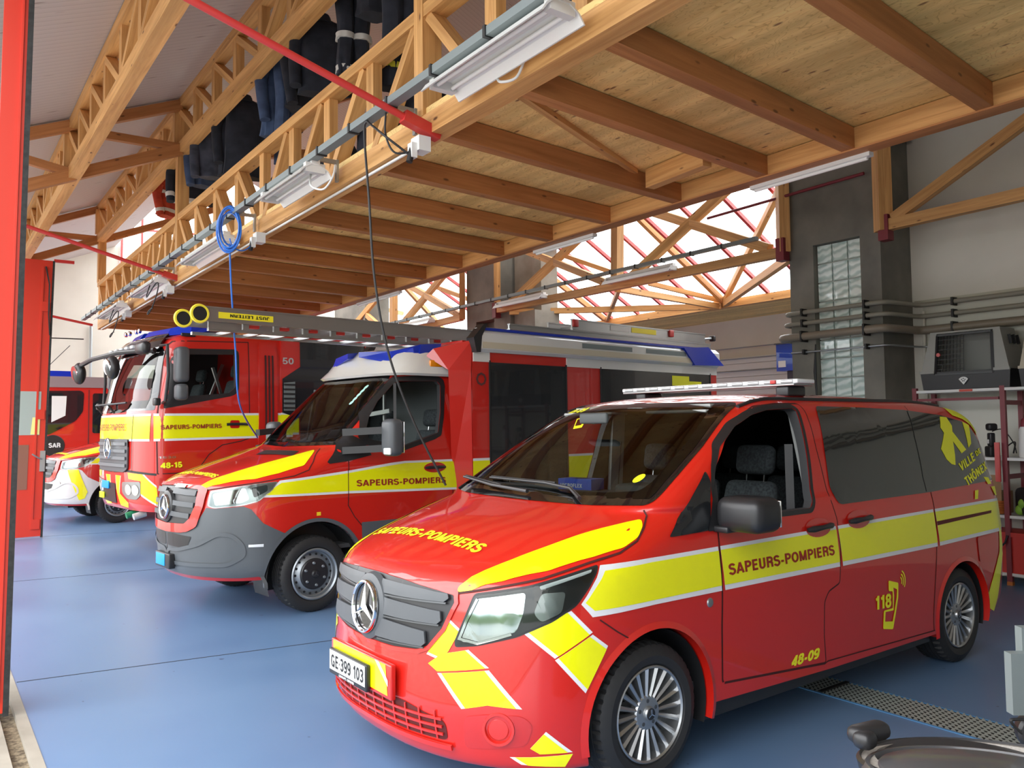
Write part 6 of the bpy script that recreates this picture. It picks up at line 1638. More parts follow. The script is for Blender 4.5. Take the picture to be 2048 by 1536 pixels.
MB().box(21.2, 22.9, 2.1, 2.9, 3.0, 3.14, fr=q).build('blue_beacon', blue_lens, sar, smooth=0)
MB().box(20.98, 21.0, 2.0, 7.4, 1.30, 1.55, fr=q).build('yellow_band', yellow, sar, smooth=0) if False else None
for n in (2.9, 6.2):
    MB().lathe([(.29, 0), (.33, .02), (.48, 0), (.5, -.04), (.5, -.28), (.3, -.3)], q(21.02, n, .5), -BV, 40).build('tyre', tyre_m, sar)
    MB().lathe([(0, -.02), (.12, 0), (.29, -.05)], q(21.02, n, .5), -BV, 30).build('rim', rim_grey, sar)
ant = MB().tube([q(21.3, 2.1, 3.0), q(21.3, 2.75, 3.75)], .008, 6).build('antenna', black, sar)
# ================================================================= DOORS, LOFT CLOTHES, CABLES, SHELVES, SMALL THINGS
door_red = mat('red_door_paint', (0.56, 0.03, 0.012), 0.42, coat=0.2)
def leaf(name, label, b, n0, n1, z1, lean=0.0, window=None):
    r_ = empty(name, P(b, n1, 0), 0, label, 'door'); off = P(b, n1, 0)
    q = lambda n, z, db=0: P(b + db, n + lean * z / 5, z) - off
    m_ = MB(); m_.prism([q(n0, .03), q(n1, .03), q(n1, z1), q(n0, z1)], BV * -.025, BV * .025); m_.build('panel', door_red, r_, smooth=0)
    m_ = MB(); m_.prism([q(n1, .01), q(n1 + .032, .01), q(n1 + .032, z1), q(n1, z1)], BV * -.035, BV * .035); m_.build('rubber_seal', rubber, r_, smooth=0)
    return r_, q
# nearest leaf at the left edge of the opening
l1, q = leaf('folding_door_leaf', 'tall red folding door leaf with black rubber edge at the left frame edge', 5.95, .30, .432, 5.0, .07)
MB().bar(q(.405, .1, -.03), q(.405, 5.0, -.03), .02, .012).build('edge_strip', door_red, l1, smooth=0)
MB().box(6.0, 6.3, .05, .29, -.02, 5.2, fr=P).build('door_jamb', plaster)
bpy.data.objects['door_jamb']['kind'] = 'structure'; bpy.data.objects['door_jamb'].name = 'wall_jamb'
l2, q = leaf('folding_door_leaf', 'red folding door leaf with small glass pane and metal lock plate, further along', 15.4, .62, 1.60, 4.61, .12)
MB().bar(q(1.62, 4.62), q(1.92, 4.62), .05, .05).build('top_roller_bar', red_metal, l2, smooth=0)
for z in (.15, 1.95, 3.75): MB().box(-.05, -.025, -.14, -.02, z, z + .16, fr=lambda a, n, z_: q(1.60 + n, z_, a)).build('hinge', door_red, l2, smooth=0)
MB().prism([q(1.45, .15), q(1.48, .15), q(1.48, 4.5), q(1.45, 4.5)], BV * -.045, BV * -.02).build('edge_strip', door_red, l2, smooth=0)
m_ = MB(); m_.prism([q(1.0, 1.69), q(1.52, 1.69), q(1.52, 2.41), q(1.0, 2.41)], BV * -.032, BV * -.024); wp_ = m_.build('glass_pane', mat('frosted_pane', (0.34, 0.40, 0.38), .15, coat=.6), l2, smooth=0)
m_ = MB(); m_.prism([q(1.39, 1.70), q(1.515, 1.70), q(1.515, 1.98), q(1.41, 1.98)], BV * -.036, BV * -.033); m_.build('yellow_notice', mat('pale_yellow_paper', (0.75, 0.72, 0.25), .6), wp_, smooth=0)
m_ = MB(); m_.prism([q(1.05, .80), q(1.375, .80), q(1.375, 1.53), q(1.05, 1.53)], BV * -.032, BV * -.024); m_.build('kick_notice', mat('brown_panel', (0.22, 0.09, 0.06), .5), l2, smooth=0)
m_ = MB(); m_.prism([q(1.54, 1.09), q(1.615, 1.09), q(1.615, 1.43), q(1.54, 1.43)], BV * -.06, BV * -.02); lk = m_.build('lock_plate', steel, l2, smooth=0)
MB().tube([q(1.57, 1.30, -.07), q(1.52, 1.31, -.10), q(1.42, 1.38, -.10)], .014, 8).build('lever_handle', steel, lk)
MB().tube([q(1.50, 4.5, -.06), q(1.56, 4.2, -.08), q(1.57, 3.7, -.06), q(1.60, 3.35, -.05)], .012, 6).build('door_cable', black, l2)
# unseen front wall added to shade the near van's side, and lintel strip
struct(bbox('wall_light_block', -3.2, -0.9, 0.30, 0.56, 0, 5.15, plaster))
for b in (10.6, 20.4): struct(bbox('wall_front_pier_%d' % (1 if b < 15 else 2), b, b + .25, 0.1, 0.32, -.02, 5.1, door_red))

# ---- clothes hanging in the loft
cloth_navy = noise_mat('navy_work_cloth', (0.010, 0.013, 0.022), (0.02, 0.025, 0.04), 8, 0.9)
cloth_blue = noise_mat('blue_work_cloth', (0.035, 0.06, 0.13), (0.06, 0.10, 0.20), 8, 0.85)
cloth_grey = noise_mat('slate_work_cloth', (0.03, 0.038, 0.06), (0.07, 0.08, 0.12), 8, 0.9)
cloth_red = noise_mat('orange_red_cloth', (0.35, 0.03, 0.01), (0.5, 0.06, 0.02), 8, 0.85)
refl = mat('silver_reflective_band', (0.62, 0.62, 0.60), 0.5)
refl_y = mat('yellow_reflective_band', (0.70, 0.72, 0.05), 0.5)
def garment(name, b, zt, zb, w, m, label, seed=0, bands=(), band_m=None, sleeves=True, rot=.5, n=3.04, trousers=False):
    rnd = random.Random(seed)
    r_ = empty(name, P(b, n, zt), rot + rnd.uniform(-.2, .2), label, 'trousers' if trousers else 'jacket', None)
    H = zt - zb; body = MB(); rings = 16; seg = 28
    ph = [rnd.uniform(0, 6.28) for _ in range(4)]
    def loft(mb, path, wf, df, mi=0):
        vs = []; K = len(path)
        for i, (cx, cy, cz) in enumerate(path):
            t = i / (K - 1)
            for k in range(seg):
                a = 2 * PI * k / seg
                fold = 1 + .10 * t * math.sin(5 * a + ph[0] + 2 * t) + .06 * math.sin(9 * a + ph[1] - 3 * t) * t
                vs.append((cx + wf(t) * math.cos(a) * fold, cy + df(t) * math.sin(a) * fold, cz))
        fs = [(i * seg + k, i * seg + (k + 1) % seg, (i + 1) * seg + (k + 1) % seg, (i + 1) * seg + k) for i in range(K - 1) for k in range(seg)]
        fs += [tuple(range(seg))[::-1], tuple(range((K - 1) * seg, K * seg))]
        mb.add(vs, fs)
    hw = w / 2
    if trousers:
        for s in (-1, 1):
            l_ = MB(); loft(l_, [(s * hw * .45 + .01 * s * math.sin(i * .7), .01 * math.sin(i), -H * i / 12) for i in range(13)], lambda t: hw * (.52 - .08 * t), lambda t: .07 + .01 * t)
            l_.build('trouser_leg', m, r_)
        for z in bands:
            bd = MB(); 
            for s in (-1, 1): loft(bd, [(s * hw * .45, .0, -z * H), (s * hw * .45, .0, -z * H - .05)], lambda t: hw * .535, lambda t: .088)
            bd.build('reflective_band', band_m, r_)
    else:
        prof = [(0, .22), (.03, .42), (.08, .82), (.14, 1.0), (.3, .98), (.6, .95), (1, 1.05)]
        wf = lambda t: hw * float(np.interp(t, [p[0] for p in prof], [p[1] for p in prof]))
        loft(body, [(0.01 * math.sin(i * .5), .012 * math.sin(i * .4 + seed), -H * i / 18) for i in range(19)], wf, lambda t: float(np.interp(t, [0, .1, .5, 1], [.04, .075, .09, .10])))
        body.build('body', m, r_)
        col = MB(); col.lathe([(.06, .03), (.075, 0), (.085, -.05), (.07, -.05)], (0, 0, 0), (0, 0, 1), 16); col.build('collar', m, r_)
        if sleeves:
            for s in (-1, 1):
                sl = MB(); L = min(.62, H * .9)
                pts = [(s * (hw * .9), 0, -.09), (s * (hw * 1.10), .01, -.09 - L * .3), (s * (hw * 1.16), -.03, -.09 - L * .62), (s * (hw * 1.12), -.07, -.09 - L)]
                sl.tube(pts, [.07, .068, .06, .055], 14); sl.build('sleeve', m, r_)
                for z in bands[:1]:
                    MB().tube([(s * (hw * 1.15), -.05, -.09 - L * .78), (s * (hw * 1.13), -.06, -.09 - L * .88)], .064, 14).build('reflective_band', band_m, r_)
        for z in bands:
            bd = MB(); w0 = wf(z) * 1.06
            loft(bd, [(0, .012 * math.sin(z * 7), -z * H), (0, .012 * math.sin(z * 7), -z * H - .05)], lambda t: w0 + .008, lambda t: float(np.interp(z, [0, .1, .5, 1], [.04, .075, .09, .10])) * 1.12 + .006)
            bd.build('reflective_band', band_m, r_)
    hk = MB(); hk.tube([(0, 0, .0), (0, 0, .05), (.02, 0, .08), (0, 0, .10), (-.02, 0, .08)], .004, 6); hk.bar((-hw * .8, 0, -.05), (0, 0, .0), .01, .01); hk.bar((hw * .8, 0, -.05), (0, 0, .0), .01, .01); hk.build('hanger', steel, r_)
    return r_
G_ = [('jacket', 6.6, 5.38, 4.70, .42, cloth_navy, 'large dark navy jacket hanging high beside the red tie rod', 1, (), None, True, .4),
      ('trousers', 5.97, 5.40, 4.62, .30, cloth_navy, 'dark turnout trousers with two white reflective bands hanging in the loft', 2, (.55, .9), refl, False, .2),
      ('jacket', 5.55, 5.40, 4.95, .30, cloth_navy, 'short dark garment hanging right of the white banded trousers', 3, (), None, False, .3),
      ('trousers', 5.12, 5.40, 4.22, .36, cloth_navy, 'dark turnout trousers with yellow reflective bands behind the loft rail', 4, (.25, .85), refl_y, False, .4),
      ('jacket', 7.72, 5.40, 4.62, .36, cloth_blue, 'faded blue work jacket with long sleeve, hanging left of the large navy one', 5, (), None, True, .9),
      ('trousers', 7.5, 5.38, 4.30, .26, cloth_blue, 'faded blue work trousers hanging under the faded blue jacket', 15, (), None, False, .9),
      ('jacket', 7.15, 5.38, 4.74, .30, cloth_navy, 'dark jacket squeezed between the blue one and the large navy one', 6, (), None, True, 1.0),
      ('jacket', 8.72, 5.38, 4.50, .44, cloth_navy, 'long black coat hanging in the middle of the row', 7, (), None, False, .5),
      ('jacket', 9.15, 5.38, 4.62, .34, cloth_navy, 'black jacket partly behind the long black coat', 8, (), None, True, .8),
      ('jacket', 9.85, 5.38, 4.78, .42, cloth_grey, 'dark slate jacket with crumpled shoulders hanging left of the black coats', 9, (), None, True, .5),
      ('jacket', 10.35, 5.36, 4.80, .36, cloth_blue, 'grey blue jacket left of the slate jacket', 10, (), None, True, .8),
      ('jacket', 10.98, 5.36, 4.74, .44, cloth_navy, 'black turnout jacket with a white band along its hem', 11, (.93,), refl, True, .5),
      ('jacket', 12.3, 5.36, 4.85, .34, cloth_red, 'orange red jacket with white bands, leftmost of the hanging clothes', 12, (.3, .8), refl, True, 1.3)]
for g_ in G_:
    nm, b, zt, zb, w, m, lab, sd, bd, bm_, sl, rt_ = g_
    b *= 1.088; zt = 1.76 + (zt - 1.76) * 1.09; zb = 1.76 + (zb - 1.76) * 1.088; w *= 1.08
    garment(nm, b, zt, zb, w, m, lab, sd, bd, bm_, sl, rt_, trousers=(nm == 'trousers'))
cr_ = MB().tube([P(4.6, 3.04, 5.84), P(14.2, 3.04, 5.84)], .014, 8); tag(cr_.build('clothes_rail', steel), 'thin steel clothes rail above the row of hanging jackets', 'rail')
# things lying on the loft floor behind the rail
def lump(name, b, n, sx, sy, sz, m, label, cat, seed=0):
    rnd = random.Random(seed); bm = bmesh.new(); bmesh.ops.create_icosphere(bm, subdivisions=3, radius=1)
    ph = [rnd.uniform(0, 6) for _ in range(6)]
    for v in bm.verts:
        c = v.co.copy(); k = 1 + .08 * math.sin(5 * c.x + ph[0]) + .07 * math.sin(6 * c.y + ph[1]) + .06 * math.sin(7 * c.z + ph[2])
        v.co = Vector((c.x * sx * k, c.y * sy * k, max(c.z * k, -.75) * sz))
    me = bpy.data.meshes.new(name); bm.to_mesh(me); bm.free(); me.materials.append(m)
    for p in me.polygons: p.use_smooth = True
    o = bpy.data.objects.new(name, me); COL.objects.link(o); o.location = P(b, n, 3.93 + .75 * sz)
    return tag(o, label, cat)
lump('kit_bag', 5.95, 3.05, .22, .16, .26, cloth_navy, 'dark kit bag on the loft floor, right of the lamp with the looped flex', 'bag', 1)
lump('kit_bag', 5.25, 3.05, .20, .16, .30, cloth_navy, 'dark kit bag on the loft floor, just left of the broad post', 'bag', 2)
lump('kit_bag', 6.95, 3.1, .24, .16, .30, cloth_navy, 'dark kit bag on the loft floor behind the small strip light', 'bag', 3)
lump('kit_bag', 8.4, 3.1, .24, .16, .34, cloth_navy, 'dark kit bag on the loft floor near the coiled blue hose', 'bag', 4)
lump('kit_bag', 4.35, 3.1, .26, .18, .16, noise_mat('camouflage_cloth', (0.05, 0.05, 0.03), (0.4, 0.38, 0.33), 14, .9), 'crumpled grey and olive bag on the loft floor right of the broad post', 'bag', 5)
lump('kit_bag', 3.2, 3.1, .3, .2, .42, cloth_navy, 'dark bag on the loft floor behind the large strip light', 'bag', 6)

# ---- sockets and cables at the loft edge
def socket_box(b, n, z, label, k=1):
    o = empty('socket_box', P(b, n, z), 0, label, 'socket', 'sockets under the loft edge'); q = lambda x, y, w: BV * x + NV * y + Vector((0, 0, w))
    MB().box(-.055, .055, -.045, .045, -.05, .05, fr=q).build('housing', white_plastic, o, smooth=0)
    MB().box(-.03, .03, -.085, -.045, -.10, .0, fr=q).build('flap', white_plastic, o, smooth=0)
    MB().cyl(q(0, -.06, -.02), q(0, -.09, -.13), .022, 12).build('plug', black, o)
socket_box(4.64, 2.66, 3.645, 'white socket box with black plug under the nearest red tie rod')
socket_box(7.86, 2.66, 3.645, 'white socket box beside the coiled blue hose')
socket_box(11.45, 2.66, 3.645, 'white socket box under the middle red tie rod')
socket_box(14.2, 2.66, 3.645, 'white socket box nearest the far end of the loft edge')
cdt = MB().tube([P(4.7, 2.735, 3.70), P(17.1, 2.735, 3.70)], .011, 8); tag(cdt.build('conduit', white_plastic), 'thin white conduit running below the loft edge beam', 'conduit')
def bez(pts, n=40):
    pts = [Vector(p) for p in pts]; out = []
    m_ = [(pts[min(i + 1, len(pts) - 1)] - pts[max(i - 1, 0)]) * .5 for i in range(len(pts))]
    k = n // (len(pts) - 1)
    for i in range(len(pts) - 1):
        for j in range(k + (1 if i == len(pts) - 2 else 0)):
            t = j / k
            out.append((2*t**3 - 3*t**2 + 1) * pts[i] + (t**3 - 2*t**2 + t) * m_[i] + (-2*t**3 + 3*t**2) * pts[i + 1] + (t**3 - t**2) * m_[i + 1])
    return out
MV = veh_mat(vito)
VL = lambda X, Y, z: MV @ Vector((-X, Y, z))
SL_ = lambda X, Y, z: MS @ Vector((-X, Y, z))
endv = VL(.10, -1.0, 1.345)
pts = [P(4.64, 2.60, 3.55), P(4.70, 2.42, 3.68), P(4.86, 2.40, 3.80), P(4.93, 2.40, 3.84), P(4.98, 2.41, 3.76), P(4.93, 2.42, 3.3)]
a_ = pts[-1]
for t in (.25, .5, .75): pts.append(a_.lerp(endv, t) + Vector((-.13, -.05, -.05)) * math.sin(PI * t))
pts.append(endv)
cb = MB().tube(bez(pts, 72), .0085, 8); tag(cb.build('charging_cable', black), 'black cable dropping from the loft edge to the near van windscreen corner', 'cable')
cb = MB().tube(bez([P(4.62, 2.62, 3.6), P(4.70, 2.5, 3.58), P(4.74, 2.45, 3.7), P(4.72, 2.44, 3.84), P(4.70, 2.44, 3.9)], 30), .007, 8); tag(cb.build('loop_cable', black), 'short black cable loop beside the nearest socket box', 'cable')
# blue hose coil
hose_m = mat('blue_air_hose', (0.02, 0.16, 0.62), .35, coat=.3)
hz = empty('air_hose', P(7.83, 2.36, 3.72), 0, 'coiled blue air hose hanging from the cable tray', 'hose'); off = P(7.83, 2.36, 3.72)
right_ = Vector((1, 0, 0))
for i in range(6):
    ring = []; rx, rz = .10 + .006 * (i % 3) - .012 * (i // 4), .20 + .008 * (i % 4) - .03 * (i // 4)
    cx, cz = .012 * math.sin(i * 2.1), -.03 + .014 * math.cos(i * 1.7)
    for k in range(29):
        a = 2 * PI * k / 28 + .3 * i
        ring.append(Vector((cx + rx * math.cos(a), -.025 + .010 * i, cz + rz * math.sin(a))))
    MB().tube(ring, .009, 8, caps=False).build('coil_turn', hose_m, hz)
MB().tube(bez([P(7.86, 2.62, 3.6) - off, P(7.84, 2.5, 3.50) - off, P(7.84, 2.40, 3.52) - off, P(7.83, 2.36, 3.60) - off], 20), .007, 6).build('lead', hose_m, hz)
ends = SL_(.22, -.80, 1.655)
a_ = P(7.83, 2.36, 3.55); pts = [a_ - off]
for t in (.3, .6, .85): pts.append(a_.lerp(ends, t ** 1.6).lerp(Vector((a_.x, a_.y, a_.lerp(ends, t).z)), .55) - off)
pts.append(ends - off)
MB().tube(bez(pts, 40), .009, 8).build('drop', hose_m, hz)
# looped flexes at the far lamps
for b, z, lab in ((11.6, 3.7, 'tangled black cable loops by the middle socket box'), (14.3, 3.65, 'black curly cable hanging near the far socket box')):
    pp = []
    for k in range(60):
        t = k / 59; pp.append(P(b + .16 * math.sin(9 * t) - .2 * t, 2.45 + .04 * math.cos(11 * t), z + .12 * math.cos(12 * t) - .42 * t * t))
    tag(MB().tube(pp, .008, 6).build('loop_cable', black), lab, 'cable')
fx = MB().tube(bez([P(6.05, 2.46, 3.80), P(5.95, 2.42, 3.66), P(5.80, 2.46, 3.60), P(5.72, 2.5, 3.68), P(5.78, 2.55, 3.80)], 30), .008, 8); tag(fx.build('flex', white_plastic), 'white looped flex under the small strip light', 'cable')
fx = MB().tube(bez([P(3.75, 2.66, 3.80), P(3.66, 2.62, 3.72), P(3.56, 2.66, 3.72), P(3.50, 2.68, 3.82)], 24), .008, 8); tag(fx.build('flex', white_plastic), 'white looped flex behind the large nearest strip light', 'cable')
dc = MB().tube([P(24.2, 3.62, 4.6), P(24.2, 3.62, .5)], .04, 8); tag(dc.build('downpipe', steel), 'grey vertical pipe on the far cream wall beside the loft end', 'pipe')
ex = MB().tube([P(17.9, .9, 3.55), P(17.9, 2.55, 3.57)], .012, 6); tag(ex.build('wire', black), 'thin dark wire stretched near the far wall', 'wire')

# ---- steel shelving on the right
sf = empty('steel_shelving', P(4.3, 9.6, 0), 0, 'burgundy steel shelving unit with white shelves against the right wall', 'shelf'); off = P(4.3, 9.6, 0)
q = lambda b, n, z: P(b, n, z) - off
for b in (4.83, 3.88, 2.6):
    for n in (9.40, 9.84):
        MB().bar(q(b, n, 0.03), q(b, n, 2.14), .05, .045, NV).build('upright', dark_red, sf, smooth=0)
        MB().bar(q(b, n, 0), q(b, n, .04), .055, .05, NV).build('foot', mat('orange_foot', (0.5, 0.16, 0.03), .6), sf, smooth=0)
    for z in (.35, 1.15, 1.95): MB().bar(q(b, 9.42, z), q(b, 9.82, z), .03, .05).build('end_brace', dark_red, sf, smooth=0)
for z in (.13, .74, 1.355, 2.11):
    for b0, b1 in ((2.62, 3.86), (3.90, 4.81)):
        MB().box(b0, b1, 9.38, 9.86, z - .03, z, fr=q).build('shelf_board', white_plastic, sf, smooth=0)
MB().box(4.18, 4.32, 9.372, 9.38, 2.083, 2.107, fr=q).build('red_label', mat('red_label', (0.6, 0.06, 0.03), .5), sf, smooth=0)
MB().bar(q(4.8, 9.40, 2.0), q(3.92, 9.40, 2.0), .03, .03).build('rail', dark_red, sf, smooth=0)
def crate(b0, b1, label, n0=9.36, n1=9.84, z=2.115, detail=True, top=None):
    cx = (b0 + b1) / 2; r_ = empty('dog_crate', P(cx, (n0 + n1) / 2, z), 0, label, 'pet crate'); off = P(cx, (n0 + n1) / 2, z)
    w = (b1 - b0) / 2; d = (n1 - n0) / 2
    q = lambda b, n, z_: BV * b + NV * n + Vector((0, 0, z_))
    grey = top or mat('warm_grey_plastic', (0.30, 0.30, 0.27), .5)
    m_ = MB()
    lo = [(-w * .96, -d * .92), (w * .96, -d * .92), (w * .96, d * .92), (-w * .96, d * .92)]; hi = [(-w, -d), (w, -d), (w, d), (-w, d)]
    m_.add([q(a, c, .0) for a, c in lo] + [q(a, c, .20) for a, c in hi] + [q(a * .96, c * .92, .20) for a, c in hi] + [q(a * .92, c * .9, .03) for a, c in lo],
           [(0, 1, 2, 3), (0, 1, 5, 4), (1, 2, 6, 5), (2, 3, 7, 6), (3, 0, 4, 7), (4, 5, 9, 8), (5, 6, 10, 9), (6, 7, 11, 10), (7, 4, 8, 11), (8, 9, 13, 12), (9, 10, 14, 13), (10, 11, 15, 14), (11, 8, 12, 15), (12, 13, 14, 15)])
    m_.build('lower_tray', satin_black, r_, smooth=0)
    zt = .64; tw = w * .78
    # end walls, back and roof of the upper half
    for s in (-1, 1):
        e_ = MB(); e_.add([q(s * w * .98, -d * .98, .20), q(s * w * .98, d * .98, .20), q(s * tw, d * .7, zt), q(s * tw, -d * .80, zt), q(s * w * .66, -d * .98, .18), q(s * w * .63, -d * .80, zt), q(s * w * .60, d * .6, zt)],
              [(0, 1, 2, 3), (0, 3, 5, 4)]); bmo = e_.build('side_wall', grey, r_, smooth=0)
        MB().bar(q(s * w * .66, -d, .20), q(s * w * 1.0, -d, .20), .03, .03).build('clip', grey, r_, smooth=0)
        for k in range(3): MB().bar(q(s * w * .90, -d * .3 + k * .10, .48), q(s * w * .86, -d * .3 + k * .10, .58), .012, .03).build('vent_slot', black, r_, smooth=0) if s < 0 else None
    MB().prism([q(-tw, -d * .80, zt), q(tw, -d * .80, zt), q(tw, d * .7, zt), q(-tw, d * .7, zt)], (0, 0, 0), (0, 0, .02)).build('roof_panel', grey, r_, smooth=0)
    MB().prism([q(-w * .96, d * .93, .2), q(w * .96, d * .93, .2), q(tw, d * .68, zt), q(-tw, d * .68, zt)], (0, 0, 0), NV * .01).build('back_wall', grey, r_, smooth=0)
    if detail:
        gr_ = MB(); fb = MB()
        A, Bq, Cc, Dd = q(w * .64, -d * .98, .17), q(-w * .64, -d * .98, .17), q(-w * .60, -d * .82, zt - .02), q(w * .60, -d * .82, zt - .02)
        for p0, p1 in ((A, Bq), (Bq, Cc), (Cc, Dd), (Dd, A)): fb.bar(p0, p1, .03, .022)
        fb.build('door_frame', satin_black, r_, smooth=0)
        for k in range(9):
            t = k / 16; gr_.bar(A.lerp(Bq, t), Dd.lerp(Cc, t), .006, .006)
        for k in range(1, 8):
            t = k / 8; gr_.bar(A.lerp(Dd, t), (A.lerp(Dd, t)).lerp(Bq.lerp(Cc, t), .5), .006, .006)
        gr_.build('wire_grille', black, r_, smooth=0)
        MB().cyl(A.lerp(Dd, .5) - NV * .012 - BV * .03, A.lerp(Dd, .5) - NV * .03 - BV * .03, .022, 14).build('red_latch', red_metal, r_)
        sg = MB(); c_ = q(0, -d - .004, .09)
        fan = [c_ + BV * (.062 * math.cos(t)) * 1 + Vector((0, 0, .062 * math.sin(t) - .02)) for t in [R(35 + 110 * k / 8) for k in range(9)]] + [c_ + Vector((0, 0, -.045))]
        sg.prism(fan, (0, 0, 0), NV * -.004); so = sg.build('fan_badge', white_plastic, r_, smooth=0)
        pw = MB()
        for x, z_ in ((-.018, .012), (.018, .012), (-.008, -.004), (.008, -.004), (0, .022)): pw.box(x - .005, x + .005, -.002, 0, z_ - .006, z_ + .006, fr=lambda a, c, e: c_ + BV * a + NV * (c - .0045) + Vector((0, 0, e)))
        pw.build('badge_mark', black, so, smooth=0)
    return r_
crate(3.78, 4.74, 'large grey and black dog crate with wire door on the top shelf')
crate(3.0, 3.70, 'second dog crate with beige upper half, cut off by the right picture edge', top=mat('beige_plastic', (0.45, 0.40, 0.30), .5))
# on the second shelf
th = empty('thermos_jug', P(3.72, 9.55, 1.355), 0, 'white thermos jug with red lid on the second shelf', 'thermos')
MB().lathe([(0, 0), (.075, 0), (.08, .02), (.072, .30), (.06, .33), (0, .33)], (0, 0, 0), (0, 0, 1), 24).build('body', white_plastic, th, smooth=40)
MB().lathe([(0, .42), (.04, .42), (.055, .40), (.06, .33), (0, .33)], (0, 0, 0), (0, 0, 1), 24).build('lid', dark_red, th, smooth=40)
MB().tube([(.0, .06, .30), (.0, .12, .28), (.0, .12, .12), (.0, .07, .08)], .012, 8).build('handle', white_plastic, th)
rd = empty('radio_charger', P(4.08, 9.55, 1.355), 0, 'black handheld radio standing in its charger, cable looped, on the second shelf', 'radio')
MB().rbox((0, 0, .06), .10, .12, .12, .02).build('base', black, rd)
MB().rbox((0, .0, .19), .06, .07, .15, .015).build('radio', satin_black, rd)
MB().rbox((-.036, -.0, .17), .006, .035, .045, .002).build('screen', white_plastic, rd)
MB().rbox((-.01, -.03, .33), .10, .09, .08, .025).build('microphone', black, rd)
MB().tube(bez([Vector((.03, .03, .28)), Vector((.10, -.05, .30)), Vector((.18, -.10, .16)), Vector((.20, -.12, .04))], 20), .006, 6).build('cord', black, rd)
lm = MB(); lm.tube(bez([P(3.93, 9.5, 1.37), P(3.88, 9.45, 1.47), P(3.82, 9.5, 1.52), P(3.86, 9.55, 1.40)], 24), .008, 6); tag(lm.build('coiled_lead', black), 'tangle of black leads between the radio and the thermos', 'cable')
hl_ = empty('red_strap', P(3.93, 9.33, 1.40), 0, 'red strap hanging on the shelving upright', 'strap')
MB().bar((0, 0, .12), (0, 0, -.30), .05, .02, NV).build('webbing', red_metal, hl_, smooth=0)
bx_ = empty('cardboard_box', P(4.12, 9.6, .74), 0, 'open brown cardboard box on the third shelf', 'box')
q = lambda b, n, z: BV * b + NV * n + Vector((0, 0, z))
card = noise_mat('cardboard', (0.30, 0.18, 0.09), (0.38, 0.24, 0.13), 5, .9)
MB().box(-.16, .16, -.14, .14, 0, .24, fr=q).build('carton', card, bx_, smooth=0)
MB().prism([q(-.16, -.14, .24), q(.16, -.14, .24), q(.2, -.1, .42), q(-.14, -.1, .42)], (0, 0, 0), NV * .005).build('flap', card, bx_, smooth=0)
rp = MB()
for k in range(5): rp.tube([P(4.05 + .10 * math.cos(a), 9.48 + .07 * math.sin(a), .76 + .028 * k) for a in [2 * PI * j / 20 for j in range(21)]], .016, 6, caps=False)
tag(rp.build('coiled_rope', mat('orange_rope', (0.55, 0.16, 0.03), .8)), 'coiled orange rope on the third shelf', 'rope')
for i, (b, n, z) in enumerate(((3.78, 9.46, .80), (3.70, 9.50, .80), (3.74, 9.44, .87))):
    o = MB().ell((0, 0, 0), .05, .05, .055).build('green_ball', mat('green_fabric', (0.22, 0.42, 0.04), .7)); o.location = P(b, n, z)
    tag(o, 'small bright green ball in the heap on the third shelf', 'ball', 'green balls on the third shelf')
bag = MB().rbox((0, 0, .15), .5, .30, .30, .06); bo = bag.build('tool_bag', black); bo.location = P(3.6, 9.62, .94 - .2); tag(bo, 'black tool bag on the third shelf behind the green balls', 'bag')
rc = empty('red_crate', P(3.98, 9.6, .13), 0, 'red plastic crate on the lowest shelf', 'crate')
red_pl = mat('red_plastic', (0.55, 0.03, 0.02), .45)
MB().box(-.26, .24, -.20, .20, 0, .42, fr=q).build('box', red_pl, rc, smooth=0)
MB().box(-.28, .26, -.22, .22, .38, .43, fr=q).build('rim', red_pl, rc, smooth=0)
MB().tube([q(-.1, -.23, .40), q(-.08, -.25, .32), q(-.02, -.25, .26)], .01, 6).build('strap', black, rc)

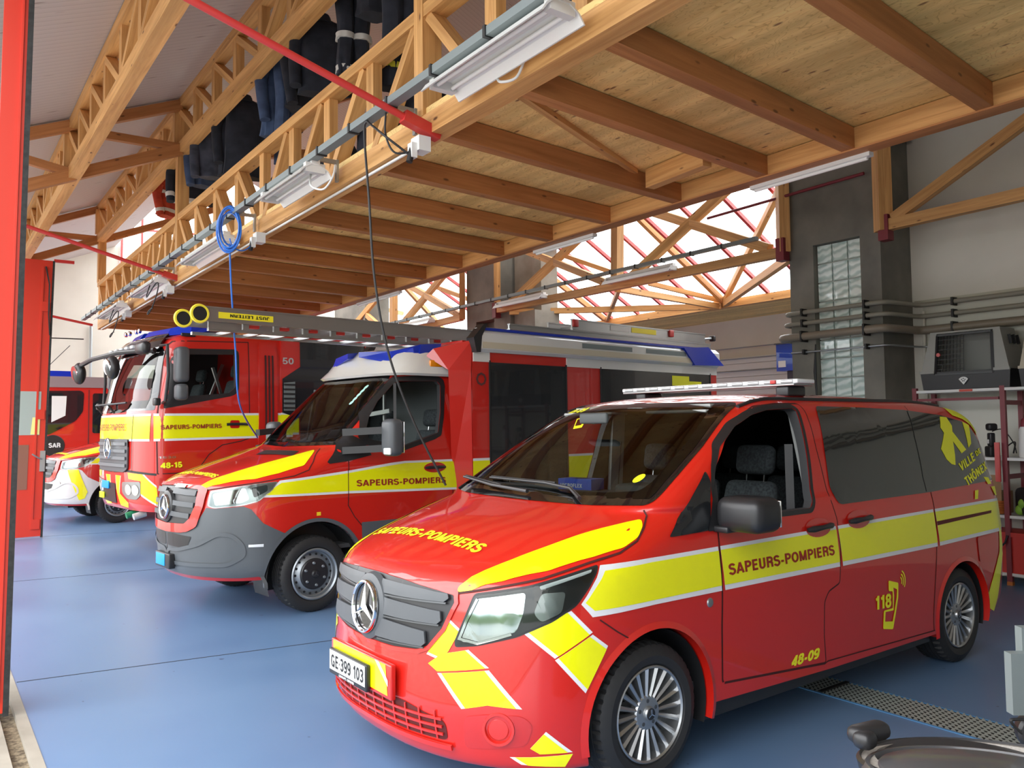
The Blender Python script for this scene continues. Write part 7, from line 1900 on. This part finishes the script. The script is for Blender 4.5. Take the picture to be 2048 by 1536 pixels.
# ---- things in the near right corner
dr = empty('round_drum', (1.10, 2.06, 0.0), 0, 'glossy black round drum with a taupe mesh band, cut off by the bottom right edge', 'drum')
gloss = mat('glossy_smoke_lid', (0.06, 0.06, 0.065), .38, coat=.25); mesh_m = noise_mat('taupe_mesh', (0.22, 0.20, 0.18), (0.30, 0.28, 0.25), 160, .6)
tl = Matrix.Rotation(R(-9), 3, 'X')
axd = tl @ Vector((0, 0, 1)); cz = Vector((0, -.10, .925))
MB().lathe([(0, -.925), (.26, -.925), (.27, -.6), (.262, -.02), (.0, -.02)], cz, (0, 0, 1), 56).build('drum_body', satin_black, dr, smooth=40)
MB().lathe([(0, .018), (.14, .014), (.205, .004), (.222, -.012), (.228, .004), (.236, .004), (.246, -.01), (.25, -.04)], cz + Vector((-.03, -.04, .02)), axd, 64).build('lid', gloss, dr, smooth=30)
MB().lathe([(.232, .0), (.236, .012), (.268, .008), (.272, -.004), (.262, -.03)], cz + Vector((.02, .02, .0)), axd, 64).build('mesh_band', mesh_m, dr, smooth=30)
MB().lathe([(.266, .006), (.272, .014), (.280, .006), (.276, -.02), (.262, -.04)], cz + Vector((.02, .02, .0)), axd, 64).build('outer_rim', satin_black, dr, smooth=30)
hd = MB(); hd.rbox(cz + Vector((-.19, .16, .035)), .12, .055, .045, .02, rot=Matrix.Rotation(R(25), 3, 'Z')); hd.build('grip', satin_black, dr)
MB().rbox(cz + Vector((-.215, .125, .03)), .055, .05, .045, .018, rot=Matrix.Rotation(R(35), 3, 'Z')).build('grip_end', satin_black, dr)
MB().rbox(cz + Vector((.30, .08, -.01)), .10, .05, .05, .02, rot=Matrix.Rotation(R(-35), 3, 'Z')).build('grip', satin_black, dr)
tr_ = empty('equipment_trolley', (1.385, 2.22, 0), 0, 'grey metal trolley post with black hub and cream cap at the right picture edge', 'trolley')
MB().box(-.07, .12, -.05, -.02, .98, 1.14).build('plate', tray_m, tr_, smooth=0)
MB().box(-.02, .15, -.02, .01, .94, 1.20).build('plate', tray_m, tr_, smooth=0)
MB().box(.005, .16, .0, .05, 0.0, .98).build('post', black, tr_, smooth=0)
MB().lathe([(0, .03), (.045, .03), (.052, .02), (.052, -.02), (0, -.02)], (.0, -.04, .93), (-.35, -1, .1), 28).build('hub', satin_black, tr_, smooth=30)
MB().lathe([(0, .044), (.02, .044), (.024, .03), (0, .03)], (.0, -.04, .93), (-.35, -1, .1), 24).build('hub_cap', mat('cream_cap', (0.62, 0.60, 0.50), .4), tr_)
MB().tube(bez([Vector((.02, -.05, .965)), Vector((-.06, -.05, .97)), Vector((-.075, -.05, .96)), Vector((-.02, -.05, .905)), Vector((.03, -.04, .86))], 30), .004, 6).build('cable_loop', black, tr_)
MB().box(-.25, .35, -.25, .25, .0, .05).build('base', black, tr_, smooth=0)
